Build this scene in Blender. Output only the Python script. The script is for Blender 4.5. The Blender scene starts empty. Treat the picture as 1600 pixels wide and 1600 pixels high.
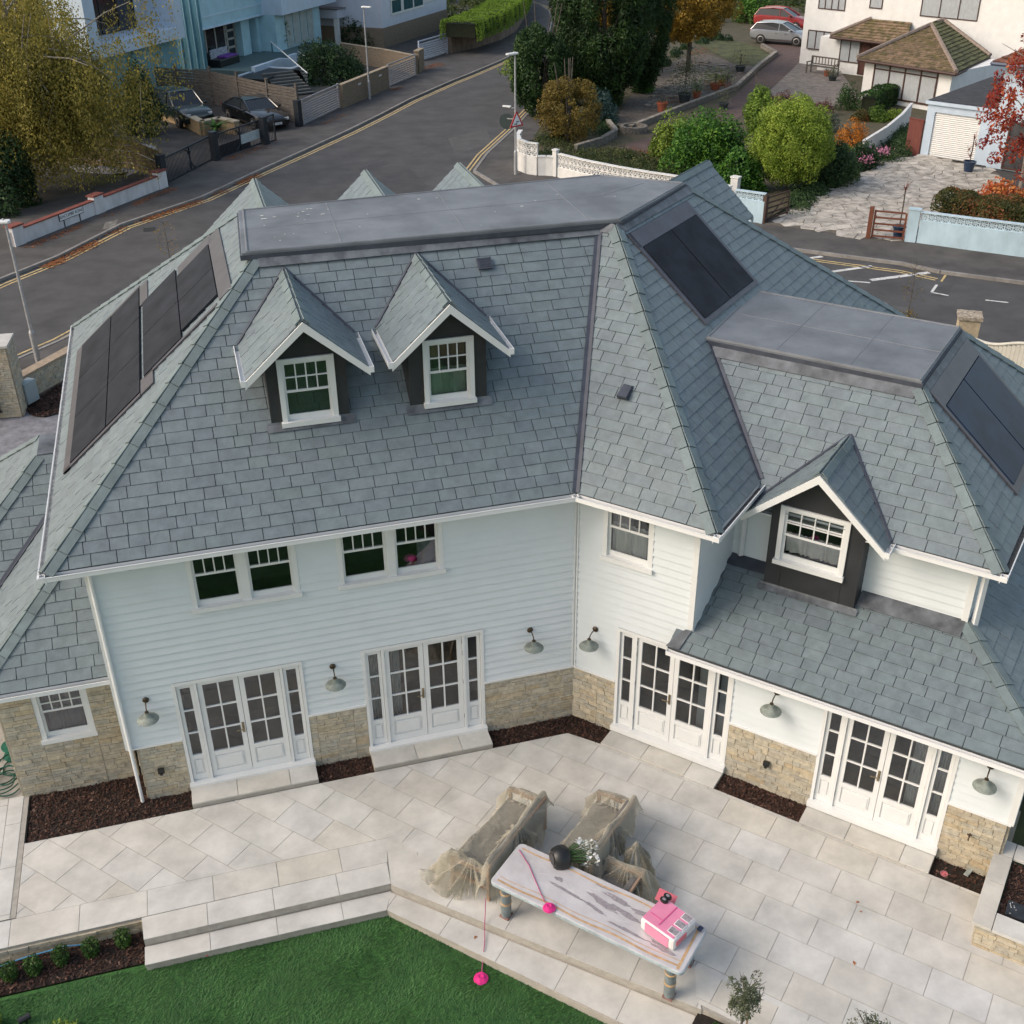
import bpy, bmesh, math, random
import numpy as np
from mathutils import Vector, Matrix
R=math.radians
random.seed(7); RNG=np.random.default_rng(11)
scn=bpy.context.scene; COL=scn.collection
# ---------------- camera, sky, sun, exposure ----------------
cam=bpy.data.cameras.new('camera'); camo=bpy.data.objects.new('camera',cam); COL.objects.link(camo)
YAW,PIT,ROL=R(15.7269),R(-30.5507),R(-0.5769)
fw=Vector((math.sin(YAW)*math.cos(PIT),math.cos(YAW)*math.cos(PIT),math.sin(PIT)))
rt=Vector((math.cos(YAW),-math.sin(YAW),0)); up=rt.cross(fw)
rt2=rt*math.cos(ROL)+up*math.sin(ROL); up2=up*math.cos(ROL)-rt*math.sin(ROL)
m=Matrix((rt2,up2,-fw)).transposed().to_4x4(); m.translation=Vector((-5.6099,-15.7803,14.3456)); camo.matrix_world=m
cam.sensor_width=36; cam.lens=36*1768.4507/1600; cam.clip_end=2000; cam.clip_start=.1
scn.camera=camo
W=bpy.data.worlds.new('World'); scn.world=W; W.use_nodes=True
nt=W.node_tree; bg=nt.nodes['Background']; sky=nt.nodes.new('ShaderNodeTexSky'); sky.sky_type='NISHITA'; sky.sun_disc=False
SUN_EL,SUN_AZ=R(38),R(-90)   # azimuth measured from +Y towards +X
sky.sun_elevation=SUN_EL; sky.sun_rotation=SUN_AZ; sky.air_density=1.3; sky.dust_density=3.0; sky.ozone_density=1.2
tn=nt.nodes.new('ShaderNodeMix'); tn.data_type='RGBA'; tn.blend_type='MULTIPLY'; tn.inputs[0].default_value=1; tn.inputs[7].default_value=(1.09,1.0,.90,1); nt.links.new(sky.outputs[0],tn.inputs[6]); nt.links.new(tn.outputs[2],bg.inputs[0]); bg.inputs[1].default_value=.157
sl=bpy.data.lights.new('sun','SUN'); sl.energy=.98; sl.angle=R(32); sl.color=(1,.975,.94)
so=bpy.data.objects.new('sun',sl); COL.objects.link(so)
sd=Vector((math.sin(SUN_AZ)*math.cos(SUN_EL),math.cos(SUN_AZ)*math.cos(SUN_EL),math.sin(SUN_EL)))
so.rotation_euler=(-sd).to_track_quat('-Z','Y').to_euler(); so.location=(0,0,60)
scn.view_settings.view_transform='Standard'; scn.view_settings.look='None'; scn.view_settings.exposure=.52; scn.view_settings.gamma=1
scn.render.engine='CYCLES'

# ---------------- materials ----------------
MATS={}
def srgb(r,g,b):
    f=lambda c:(c/255/12.92) if c/255<=.04045 else ((c/255+.055)/1.055)**2.4
    return (f(r),f(g),f(b))
def mat(name,col,rough=.7,var=.12,scale=8,bump=0,bscale=None,island=0.,metal=0,spec=.5,col2=None,hue=None,coat=0,stretch=None,detail=5,trans=0):
    """procedural surface: base colour x noise (+ per-island tone) with optional bump"""
    if name in MATS: return MATS[name]
    M=bpy.data.materials.new(name); M.use_nodes=True; n=M.node_tree.nodes; L=M.node_tree.links
    b=n['Principled BSDF']; b.inputs['Roughness'].default_value=rough; b.inputs['Metallic'].default_value=metal
    b.inputs['Specular IOR Level'].default_value=spec
    if coat: b.inputs['Coat Weight'].default_value=coat; b.inputs['Coat Roughness'].default_value=.06
    tc=n.new('ShaderNodeTexCoord'); mp=n.new('ShaderNodeMapping'); L.new(tc.outputs['Object'],mp.inputs[0])
    if stretch: mp.inputs['Scale'].default_value=stretch
    nz=n.new('ShaderNodeTexNoise'); nz.inputs['Scale'].default_value=scale; nz.inputs['Detail'].default_value=detail; nz.inputs['Roughness'].default_value=.62
    L.new(mp.outputs[0],nz.inputs['Vector'])
    rp=n.new('ShaderNodeValToRGB'); e=rp.color_ramp.elements
    c2=col2 or tuple(c*(1-var*2.2) for c in col); c1=col if col2 else tuple(min(1,c*(1+var)) for c in col)
    e[0].position=.3; e[0].color=(*c2,1); e[1].position=.7; e[1].color=(*c1,1)
    L.new(nz.outputs[0],rp.inputs[0]); out=rp.outputs[0]
    if island:
        g=n.new('ShaderNodeNewGeometry'); r2=n.new('ShaderNodeValToRGB'); ee=r2.color_ramp.elements
        pal=hue or [(1-island,)*3,(1,)*3,(1+island,)*3]
        ee[0].position=0; ee[0].color=(*pal[0],1); ee[1].position=1; ee[1].color=(*pal[-1],1)
        for i,c in enumerate(pal[1:-1]):
            x=ee.new((i+1)/(len(pal)-1)); x.color=(*c,1)
        L.new(g.outputs['Random Per Island'],r2.inputs[0])
        mx=n.new('ShaderNodeMix'); mx.data_type='RGBA'; mx.blend_type='MULTIPLY'; mx.inputs[0].default_value=1
        L.new(out,mx.inputs[6]); L.new(r2.outputs[0],mx.inputs[7]); out=mx.outputs[2]
    L.new(out,b.inputs['Base Color'])
    if bump:
        n2=n.new('ShaderNodeTexNoise'); n2.inputs['Scale'].default_value=bscale or scale*4; n2.inputs['Detail'].default_value=6
        L.new(mp.outputs[0],n2.inputs['Vector'])
        bp=n.new('ShaderNodeBump'); bp.inputs['Strength'].default_value=bump; bp.inputs['Distance'].default_value=.02
        L.new(n2.outputs[0],bp.inputs['Height']); L.new(bp.outputs[0],b.inputs['Normal'])
    if trans: b.inputs['Transmission Weight'].default_value=trans
    MATS[name]=M; return M
def glassmat(name,tint=(.8,.85,.88),refl=.12,op=.0,opcol=(.02,.03,.04)):
    if name in MATS: return MATS[name]
    M=bpy.data.materials.new(name); M.use_nodes=True; n=M.node_tree.nodes; L=M.node_tree.links; n.remove(n['Principled BSDF'])
    o=n['Material Output']; t=n.new('ShaderNodeBsdfTransparent'); t.inputs[0].default_value=(*tint,1)
    g=n.new('ShaderNodeBsdfGlossy'); g.inputs['Roughness'].default_value=.02; g.inputs[0].default_value=(.95,.97,1,1)
    f=n.new('ShaderNodeFresnel'); f.inputs[0].default_value=1.5
    ma=n.new('ShaderNodeMath'); ma.operation='ADD'; ma.inputs[1].default_value=refl; L.new(f.outputs[0],ma.inputs[0])
    mx=n.new('ShaderNodeMixShader'); L.new(ma.outputs[0],mx.inputs[0])
    src=t.outputs[0]
    if op:
        d=n.new('ShaderNodeBsdfDiffuse'); d.inputs[0].default_value=(*opcol,1); m2=n.new('ShaderNodeMixShader'); m2.inputs[0].default_value=op
        L.new(t.outputs[0],m2.inputs[1]); L.new(d.outputs[0],m2.inputs[2]); src=m2.outputs[0]
    L.new(src,mx.inputs[1]); L.new(g.outputs[0],mx.inputs[2]); L.new(mx.outputs[0],o.inputs[0]); MATS[name]=M; return M

SL=(.156,.193,.205)
slate=mat('slate',SL,.5,.10,5,.25,30,island=.17,hue=[(.89,.89,.92),(1,1.0,1.02),(.96,.98,.98),(1.06,1.07,1.06),(.93,.93,.96),(1.03,1.02,1.03),(.98,1.0,.98)],spec=.6)
slate_hip=mat('slate_hip',(.152,.195,.20),.55,.1,4,.2,25,island=.1)
underlay=mat('underlay',(.062,.075,.085),.9,.1)  # dark tone also stands for the shadow lines between slates
lead=mat('lead',(.13,.142,.158),.5,.3,3,.2,10,spec=.5,stretch=(1,1,.35))
leaddark=mat('lead_dark',(.06,.068,.09),.5,.15,4)
membrane=mat('roof_membrane',(.165,.18,.197),.55,.16,1.1,.2,16)
white=mat('white_paint',(.72,.73,.72),.4,.02,3)
board=mat('board_paint',(.655,.70,.72),.5,.02,2)
whiteg=mat('white_gutter',(.76,.77,.77),.3,.02,3)
stone=mat('split_stone',(.45,.405,.315),.9,.13,12,.4,40,island=.3,hue=[(.85,.88,.92),(1.05,1,.95),(.92,.97,1.05),(1.18,1.15,1.08),(1.0,.90,.76),(.88,.92,.95),(1.1,1.1,1.1),(1.05,1.0,.9)])
mortar=mat('mortar',(.36,.32,.25),.95,.1)
pav=mat('patio_stone',(.545,.535,.503),.8,.11,1.7,.06,20,island=.05,hue=[(1,1,1.01),(1.06,1.05,1.03),(.94,.93,.91),(1.03,1.04,1.07),(1.0,.965,.90),(1.07,1.07,1.06),(.96,.97,.98)])
joint=mat('patio_joint',(.36,.34,.30),.9,.1)
anth=mat('anthracite_board',(.028,.030,.034),.55,.15,2,.1,10)
glass=glassmat('window_glass',(.75,.8,.8),.06)
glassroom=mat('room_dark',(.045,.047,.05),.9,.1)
roomfloor=mat('room_floor',(.12,.115,.11),.6,.1)
curtain=mat('curtain_cloth',(.62,.63,.64),.9,.05,3)
solar=mat('solar_panel',(.026,.029,.038),.5,.2,2,spec=.07)
solarblue=mat('solar_panel_sky_sheen',(.018,.034,.075),.32,.2,2,spec=.14)  # blue sheen of the reflected sky is put into the base colour
solarframe=mat('solar_flashing',(.10,.095,.11),.4,.1,3,metal=.3)
brass=mat('antique_brass',(.30,.24,.15),.35,.15,10,metal=.8)
bronze=mat('bronze',(.10,.075,.05),.45,.2,10,metal=.7)
verdigris=mat('verdigris_lamp',(.24,.275,.245),.6,.25,9)
black=mat('black_plastic',(.012,.013,.014),.4,.1)
asphalt=mat('asphalt',(.072,.070,.070),.85,.16,.7,.3,60)
pavasph=mat('pavement_asphalt',(.082,.077,.074),.9,.2,.8,.3,60)
kerbm=mat('kerb_stone',(.24,.23,.215),.85,.12,3,island=.1)
yellow=mat('yellow_line',(.58,.44,.20),.7,.22,7)
whiteln=mat('white_line',(.62,.62,.60),.7,.2,8)
soil=mat('soil',(.022,.016,.012),.95,.2,6,.5,30)
mulchm=mat('bark_chip',(.055,.025,.016),.85,.1,20,island=.5,hue=[(.25,.25,.25),(.6,.55,.5),(1,1,1),(.4,.4,.4),(1.6,1.3,1.1),(.5,.5,.5),(1.0,.9,.8),(3.2,4.0,4.6)])
turf=mat('turf',(.050,.160,.032),.9,.1,4,.9,60,col2=(.018,.075,.014),stretch=(2.2,.8,1),detail=9)
grassm=mat('rough_grass',(.075,.085,.03),.9,.3,1.2,.5,20)
gravel=mat('rockery_stone',(.20,.185,.165),.9,.3,3,.4,20)
wood=mat('wood',(.26,.17,.10),.7,.2,6,stretch=(1,1,6))
greywood=mat('weathered_wood',(.17,.15,.13),.85,.25,4,.2,20,stretch=(.6,.6,6))
darkwood=mat('dark_wood',(.055,.028,.020),.6,.2,4)
terra=mat('terracotta',(.32,.09,.045),.8,.15,6)
bark=mat('tree_bark',(.10,.085,.07),.9,.3,6,.5,20)
# ---------------- mesh helpers ----------------
class MB:
    def __init__(s): s.v=[]; s.f=[]
    def add(s,vs,fs):
        o=len(s.v); s.v+= [tuple(v) for v in vs]; s.f+=[tuple(i+o for i in f) for f in fs]; return s
    def quad(s,a,b,c,d): return s.add([a,b,c,d],[(0,1,2,3)])
    def poly(s,pts): return s.add(pts,[tuple(range(len(pts)))])
    def box(s,c,d,M=None,rz=0,taper=1):
        x,y,z=d[0]/2,d[1]/2,d[2]/2; cs,sn=math.cos(rz),math.sin(rz); vs=[]
        for k in(-1,1):
            t=taper if k>0 else 1
            for i,j in((-1,-1),(1,-1),(1,1),(-1,1)):
                px,py=i*x*t,j*y*t; p=Vector((c[0]+px*cs-py*sn,c[1]+px*sn+py*cs,c[2]+k*z)); vs.append(M@p if M else p)
        return s.add(vs,[(0,3,2,1),(4,5,6,7),(0,1,5,4),(1,2,6,5),(2,3,7,6),(3,0,4,7)])
    def fbox(s,F,a0,a1,b0,b1,c0,c1):
        """box in a frame F=(origin,right,out): a along right, b outward, c up"""
        P=lambda a,b,c:F[0]+F[1]*a+F[2]*b+Vector((0,0,c))
        vs=[P(a,b,c) for c in(c0,c1) for a,b in((a0,b0),(a1,b0),(a1,b1),(a0,b1))]
        return s.add(vs,[(0,3,2,1),(4,5,6,7),(0,1,5,4),(1,2,6,5),(2,3,7,6),(3,0,4,7)])
    def prism(s,poly,z0,z1):
        n=len(poly); vs=[(p[0],p[1],z0) for p in poly]+[(p[0],p[1],z1) for p in poly]
        return s.add(vs,[tuple(range(n-1,-1,-1)),tuple(range(n,2*n))]+[(i,(i+1)%n,n+(i+1)%n,n+i) for i in range(n)])
    def slab(s,pts,t):
        """thicken a planar 3D polygon downwards by t"""
        n=len(pts); nn=(Vector(pts[1])-Vector(pts[0])).cross(Vector(pts[2])-Vector(pts[1])).normalized()
        if nn.z<0: nn=-nn
        vs=[Vector(p) for p in pts]+[Vector(p)-nn*t for p in pts]
        return s.add(vs,[tuple(range(n)),tuple(range(2*n-1,n-1,-1))]+[(i,n+i,n+(i+1)%n,(i+1)%n) for i in range(n)])
    def tube(s,path,r,n=8,close=False,taper=None):
        path=[Vector(p) for p in path]; N=len(path); rings=[]
        for i,p in enumerate(path):
            a=path[max(i-1,0)]; b=path[min(i+1,N-1)]
            if close: a=path[i-1]; b=path[(i+1)%N]
            t=(b-a).normalized(); u=t.cross(Vector((0,0,1)))
            if u.length<.05: u=t.cross(Vector((1,0,0)))
            u.normalize(); w=t.cross(u); rr=r if taper is None else r+(taper-r)*i/(N-1)
            rings.append([p+(u*math.cos(2*math.pi*k/n)+w*math.sin(2*math.pi*k/n))*rr for k in range(n)])
        vs=[v for g in rings for v in g]; fs=[]
        for i in range(N if close else N-1):
            j=(i+1)%N
            fs+=[(i*n+k,i*n+(k+1)%n,j*n+(k+1)%n,j*n+k) for k in range(n)]
        if not close: fs+=[tuple(range(n-1,-1,-1)),tuple((N-1)*n+k for k in range(n))]
        return s.add(vs,fs)
    def lathe(s,prof,c=(0,0,0),n=20,M=None):
        vs=[]; 
        for r,z in prof:
            for k in range(n):
                a=2*math.pi*k/n; p=Vector((c[0]+r*math.cos(a),c[1]+r*math.sin(a),c[2]+z)); vs.append(M@p if M else p)
        m=len(prof); fs=[(i*n+k,i*n+(k+1)%n,(i+1)*n+(k+1)%n,(i+1)*n+k) for i in range(m-1) for k in range(n)]
        fs+=[tuple(range(n-1,-1,-1)),tuple((m-1)*n+k for k in range(n))]
        return s.add(vs,fs)
    def ball(s,c,r,n=10,sc=(1,1,1)):
        pr=[(max(1e-3,math.sin(math.pi*i/n))*r,-math.cos(math.pi*i/n)*r) for i in range(n+1)]
        vs=[]; k=12
        for a,z in pr:
            for j in range(k): vs.append((c[0]+a*math.cos(2*math.pi*j/k)*sc[0],c[1]+a*math.sin(2*math.pi*j/k)*sc[1],c[2]+z*sc[2]))
        return s.add(vs,[(i*k+j,i*k+(j+1)%k,(i+1)*k+(j+1)%k,(i+1)*k+j) for i in range(n) for j in range(k)])
    def build(s,name,m,parent=None,world=False,smooth=False,bevel=0,label=None):
        me=bpy.data.meshes.new(name); vs=s.v
        if parent is not None and world:
            o=parent_loc(parent); vs=[(v[0]-o[0],v[1]-o[1],v[2]-o[2]) for v in vs]
        me.from_pydata([tuple(v) for v in vs],[],s.f); me.materials.append(m); me.update()
        if smooth:
            me.polygons.foreach_set('use_smooth',[True]*len(me.polygons))
            try: me.set_sharp_from_angle(angle=R(40))
            except Exception: pass
        ob=bpy.data.objects.new(name,me); COL.objects.link(ob)
        if parent is not None: ob.parent=parent
        if bevel:
            bm=ob.modifiers.new('bevel','BEVEL'); bm.width=bevel; bm.segments=2; bm.limit_method='ANGLE'
        if label: ob['label']=label
        return ob
def parent_loc(p):
    v=Vector((0,0,0))
    while p is not None: v+=p.location; p=p.parent
    return v
def tag(o,label=None,cat=None,group=None,kind=None):
    if label: o['label']=label
    if cat: o['category']=cat
    if group: o['group']=group
    if kind: o['kind']=kind
    return o
def thing(name,label,cat,loc=(0,0,0),rz=0,group=None):
    o=bpy.data.objects.new(name,None); COL.objects.link(o); o.location=loc; o.rotation_euler=(0,0,rz); o.empty_display_size=.2
    return tag(o,label,cat,group)
def struct(name,mb,m,z=None): 
    o=mb.build(name,m); o['kind']='structure'; return o
def dup(root,loc,rz,label=None,group=None):
    r=root.copy(); COL.objects.link(r); r.location=loc; r.rotation_euler=(0,0,rz)
    if label: r['label']=label
    if group: r['group']=group
    for ch in list(root.children):
        c=ch.copy(); COL.objects.link(c); c.parent=r
        for g in list(ch.children):
            d=g.copy(); COL.objects.link(d); d.parent=c
    return r
def clip(poly,region):
    """clip 2D poly against convex CCW region"""
    out=poly
    for i in range(len(region)):
        a=region[i]; b=region[(i+1)%len(region)]; inp=out; out=[]
        if not inp: break
        def side(p): return (b[0]-a[0])*(p[1]-a[1])-(b[1]-a[1])*(p[0]-a[0])
        for j in range(len(inp)):
            p=inp[j]; q=inp[(j+1)%len(inp)]; sp,sq=side(p),side(q)
            if sp>=0: out.append(p)
            if (sp>=0)!=(sq>=0):
                t=sp/(sp-sq); out.append((p[0]+(q[0]-p[0])*t,p[1]+(q[1]-p[1])*t))
    return out
def ccw(poly):
    a=sum(poly[i][0]*poly[(i+1)%len(poly)][1]-poly[(i+1)%len(poly)][0]*poly[i][1] for i in range(len(poly)))
    return poly if a>0 else poly[::-1]
def tiles(mb,O,U,V,poly,gauge,wmin,wmax,gap=.012,thick=.02,top=None,jit=0,seed=1,offset=None,base=0.002,v0=None,gj=0):
    """rows of separate slates/stones/slabs over a convex planar region. poly in (u,v)."""
    rg=random.Random(seed); O=Vector(O); U=Vector(U).normalized(); V=Vector(V).normalized(); N=U.cross(V)
    if N.z<-.01: N=-N
    poly=ccw(poly); vs=[p[1] for p in poly]; us=[p[0] for p in poly]; v=v0 if v0 is not None else min(vs); row=0
    while v<max(vs):
        g=gauge*(1+rg.uniform(-gj,gj))
        u=min(us)-rg.uniform(0,wmax) if offset is None else math.floor((min(us))/wmax)*wmax-wmax+(offset*wmax*(row%2))
        while u<max(us):
            w=rg.uniform(wmin,wmax)
            q=clip([(u+gap/2,v+gap/2),(u+w-gap/2,v+gap/2),(u+w-gap/2,v+g-(gap/2 if top is None else -.004)),(u+gap/2,v+g-(gap/2 if top is None else -.004))],poly)
            if len(q)>2:
                th=thick+rg.uniform(-jit,jit); tt=th if top is None else top
                n=len(q); tv=[]; bv=[]
                tw=rg.uniform(-.12,.12)*th if top is not None else 0
                for a,b in q:
                    k=(b-v)/g; h=base+th*(1-k)+tt*k+tw*(a-u)/w
                    tv.append(O+U*a+V*b+N*h); bv.append(O+U*a+V*b-N*.004)
                mb.add(tv+bv,[tuple(range(n))]+[(i,n+i,n+(i+1)%n,(i+1)%n) for i in range(n)])
            u+=w
        v+=g; row+=1
def to2d(O,U,V,pts):
    O=Vector(O); return [((Vector(p)-O).dot(U),(Vector(p)-O).dot(V)) for p in pts]
# house frames: wing A runs along -X with its garden face on y=0; wing B leaves the corner along dB
TH=R(47.4946)
dB=Vector((math.cos(TH),-math.sin(TH),0)); nB=Vector((-math.sin(TH),-math.cos(TH),0))
def Bw(u,n,z): return dB*u+nB*n+Vector((0,0,z))
X=Vector((1,0,0)); Y=Vector((0,1,0)); Z=Vector((0,0,1))
FA=(Vector((0,0,0)),X,-Y); FB=(Vector((0,0,0)),dB,nB)
def shift(F,a,b): return (F[0]+F[1]*a+F[2]*b,F[1],F[2])
# ================= THE MAIN HOUSE =================
house=thing('detached_house','big white weatherboarded house with grey slate roofs, dormers and solar panels behind the terrace','house',(-3,2,0))
ZE=5.096; TP=.8547; EO=.417; EL=-8.494; RR=3.853; ZF=ZE+RR*TP; ZS=1.17; AL=-7.99; UE=2.66; UW=2.25
def part(mb,name,m,par=None,**k): return mb.build(name,m,par or house,world=True,**k)
def slope(name,pts,U,gauge=.2,wmin=.26,wmax=.50,seed=1,par=None,polys=None,matl=None):
    """one slated roof slope: dark underlay sheet that shows as shadow lines in the gaps + individually laid slates in one mesh"""
    P=[Vector(p) for p in pts]; n=(P[1]-P[0]).cross(P[2]-P[1]).normalized()
    if n.z<0: n=-n
    U=(U-n*U.dot(n)).normalized(); V=n.cross(U)
    if V.z<0: V=-V
    O=P[0]; mb=MB(); tiles(mb,O,U,V,to2d(O,U,V,P),gauge,wmin,wmax,.012,.015,.004,.004,seed)
    ob=part(mb,name,matl or slate,par)
    u=MB(); u.slab([p-n*.004 for p in P],.05); part(u,'roof_underlay',underlay,ob if (par is None) else par)
    return ob,n
def caps(p0,p1,n1,n2,w=.15,seg=.42,lift=.03,name='hip_tiles',m=None,t=.02):
    p0,p1=Vector(p0),Vector(p1); h=(p1-p0); Ltot=h.length; h.normalize(); mb=MB(); k=int(Ltot/seg)+1
    for nn in(n1,n2):
        w1=nn.cross(h).normalized()
        if w1.z>0: w1=-w1
        for i in range(k):
            a=p0+h*(i*Ltot/k); b=p0+h*((i+1)*Ltot/k-.008); la=lift+.016; lb=lift
            q=[a+nn*la,b+nn*lb,b+w1*w+nn*lb,a+w1*w+nn*la]; qb=[v-nn*t for v in q]
            mb.add(q+qb,[(0,1,2,3),(7,6,5,4),(0,4,5,1),(1,5,6,2),(2,6,7,3),(3,7,4,0)])
    return part(mb,name,m or slate_hip)
def band(pts,name,m,lift=.03,par=None):
    mb=MB(); n=(Vector(pts[1])-Vector(pts[0])).cross(Vector(pts[2])-Vector(pts[1])).normalized()
    if n.z<0:n=-n
    mb.slab([Vector(p)+n*lift for p in pts],.012); return part(mb,name,m,par)
def valley(p0,p1,n1,n2,w=.07,lift=.032,m=None):
    p0,p1=Vector(p0),Vector(p1); h=(p1-p0).normalized(); mb=MB()
    for nn in(n1,n2):
        w1=nn.cross(h).normalized()
        if w1.z<0: w1=-w1
        mb.slab([p0+nn*lift,p1+nn*lift,p1+w1*w+nn*lift,p0+w1*w+nn*lift],.01)
    return part(mb,'valley_gutter',m or leaddark)
def gutter(p0,p1,out,par=None,w=.085,bed=(.10,.10,.095)):
    p0,p1=Vector(p0),Vector(p1); h=(p1-p0); L=h.length; h.normalize(); F=(p0,h,Vector(out).normalized()); mb=MB()
    mb.fbox(F,0,L,0,w,-.1,-.085); mb.fbox(F,0,L,w,w+.012,-.1,-.02); mb.fbox(F,0,L,-.012,.0,-.13,-.015)
    mb.fbox(F,0,L,w+.012,w+.018,-.03,-.018)
    mb.fbox(F,0,.012,0,w,-.085,-.004); mb.fbox(F,L-.012,L,0,w,-.085,-.004)
    g=part(mb,'gutter',whiteg,par)
    s=MB(); s.fbox(F,.02,L-.02,.002,w-.002,-.083,-.075); s.build('gutter_bed',mat('gutter_dirt%d'%int(bed[0]*100),bed,.9,.2,12),g if par is None else par,world=True); return g  # strip along the gutter floor, dark by default, paler where bed is given
def vtx(oA,r,z=None):
    """corner point where wing A line (offset oA outward) meets wing B line, moved r up-slope"""
    o=oA-r; t=TH; y=-o; uu=(o-o*math.cos(t))/math.sin(t)
    return Vector((uu*math.cos(t)-o*math.sin(t),y,ZE+r*TP if z is None else z))
# ---- main roof slopes ----
V0=vtx(EO,0); V1=vtx(EO,RR)
A0=Vector((EL,-EO,ZE)); A1=Vector((EL+RR,RR-EO,ZF))
B0=Bw(UE,EO,ZE); B1=Bw(UE-RR,EO-RR,ZF)
NE=-10.45; E1=Bw(UE,NE,ZE); E2=Bw(UE-RR,NE+RR,ZF)
L1=Vector((EL,10.15,ZE)); L2=Vector((EL+RR,10.15-RR,ZF))
rA,nA=slope('roof_slope',[A0,V0,V1,A1],X,seed=3)
rB,nBs=slope('roof_slope',[V0,B0,B1,V1],dB,seed=4)
rE,nE=slope('roof_slope',[B0,E1,E2,B1],nB,seed=5)
rL,nL=slope('roof_slope',[A0,A1,L2,L1],Y,seed=6)
K1=Vector((3.2,10.15,ZE)); K2=Vector((3.68,5.95,ZF))
rK,nK=slope('roof_slope',[L1,L2,Bw(-2.55,NE+RR,ZF),Bw(-4.19,NE,ZE)],X,seed=7)
rK2,nK2=slope('roof_slope',[E1,E2,Bw(-2.55,NE+RR,ZF),Bw(-4.19,NE,ZE)],dB,seed=8)
caps(A0,A1,nA,nL); caps(B0,B1,nBs,nE); caps(L1,L2,nK,nL); caps(E1,E2,nE,nK2)
valley(V0,V1+(V0-V1)*.02,nA,nBs)
# lead aprons under the flat roofs
def apron(p0,p1,sl,hgt=.2,h2=None):
    """strip of lead down a slope from edge p0-p1; sl = down-slope unit vector"""
    return band([p0,p1,Vector(p1)+sl*(h2 or hgt),Vector(p0)+sl*hgt],'lead_apron',lead,.034)
def down(n): 
    d=Vector((n.x,n.y,0)); d.normalize(); w=n.cross(Vector((0,0,1)).cross(n)).normalized()
    if w.z>0: w=-w
    return w
apron(A1+Vector((.0,-.02,0)),V1+Vector((-.0,-.02,0)),down(nA),.26); apron(V1,B1,down(nBs),.2); apron(B1,E2,down(nE),.2)
apron(L2,A1,down(nL),.1)
# ---- flat membrane roof on top of the main roof ----
def flatroof(pts,z,seams,par=None,th=.1):
    c=sum((Vector((p[0],p[1],0)) for p in pts),Vector((0,0,0)))/len(pts)
    m=MB(); m.prism([(p[0],p[1]) for p in pts],z,z+th); o=part(m,'flat_roof',membrane,bevel=.012)
    e=MB(); n=len(pts)
    out=[]
    for p in pts:
        v=Vector((p[0],p[1],0))-Vector((c.x,c.y,0)); v.normalize(); out.append(Vector((p[0],p[1],0))+v*.03)
    e.prism([(p.x,p.y) for p in out],z-.03,z+th*.55); part(e,'roof_edge_trim',leaddark,o)
    r=MB()
    for i in range(n):
        a=Vector((pts[i][0],pts[i][1],z+th)); b=Vector((pts[(i+1)%n][0],pts[(i+1)%n][1],z+th)); d=(c-a); 
        r.tube([a.lerp(Vector((c.x,c.y,z+th)),.02),b.lerp(Vector((c.x,c.y,z+th)),.02)],.022,8)
    part(r,'edge_welt',membrane,o,smooth=True)
    s=MB()
    for a,b in seams: s.tube([(a[0],a[1],z+th-.004),(b[0],b[1],z+th-.004)],.011,6)
    part(s,'seam_welt',mat('membrane_seam',(.17,.183,.20),.6,.1,3),o)
    return o
F1=[(-4.90,3.34),(1.42,3.28),(1.86,3.24),(4.02,5.28),(2.62,6.38),(-4.76,6.0)]
f1=flatroof(F1,ZF-.02,[((-3.2,3.4),(-3.1,6.1)),((-4.8,4.7),(2.4,4.9)),((-1.0,3.35),(-.9,6.2)),((1.3,3.4),(1.35,6.2)),((2.1,4.9),(3.2,5.5))])
dp=MB(); rg=random.Random(5)
for k in range(34):
    x,y=(rg.uniform(-4.6,-3.0),rg.uniform(5.0,5.7)) if k<14 else (rg.uniform(-4.5,2.4),rg.uniform(3.6,5.9)); r=rg.uniform(.012,.035)
    pr=[(x+math.cos(a)*r*rg.uniform(.5,1.4),y+math.sin(a)*r*rg.uniform(.5,1.2)*(.8),0) for a in [i*math.pi/4 for i in range(8)]]
    dp.add([(p[0],p[1],ZF+.086) for p in pr]+[(x,y,ZF+.09)],[(i,(i+1)%8,8) for i in range(8)])
part(dp,'bird_droppings',mat('dropping',(.62,.62,.6),.9,.1,30),f1)['kind']='stuff'
# ---- walls ----
def boards(mb,F,a0,a1,c0,c1,holes=(),pitch=.153,phase=0):
    c=c0+phase; P=lambda a,b,cc:F[0]+F[1]*a+F[2]*b+Vector((0,0,cc))
    while c<c1-.001:
        d=min(c+pitch,c1); cuts=sorted({c,d,*[q for h in holes for q in(h[2],h[3]) if c+.004<q<d-.004]})
        for e0,e1 in zip(cuts,cuts[1:]):
            iv=[(a0,a1)]
            for h in holes:
                if h[2]<e1-.004 and h[3]>e0+.004: iv=[s for x,y in iv for s in ((x,min(y,h[0])),(max(x,h[1]),y)) if s[1]-s[0]>.005]
            w0=.038-.027*(e0-c)/(pitch); w1=.038-.027*(e1-c)/(pitch); up_=.004 if e1==d else 0
            for x,y in iv: mb.add([P(x,w0,e0),P(y,w0,e0),P(y,w1,e1+up_),P(x,w1,e1+up_),P(x,0.0,e0),P(y,0.0,e0)],[(0,1,2,3),(4,5,1,0),(0,3,4),(1,5,2)])
        c=d
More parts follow.
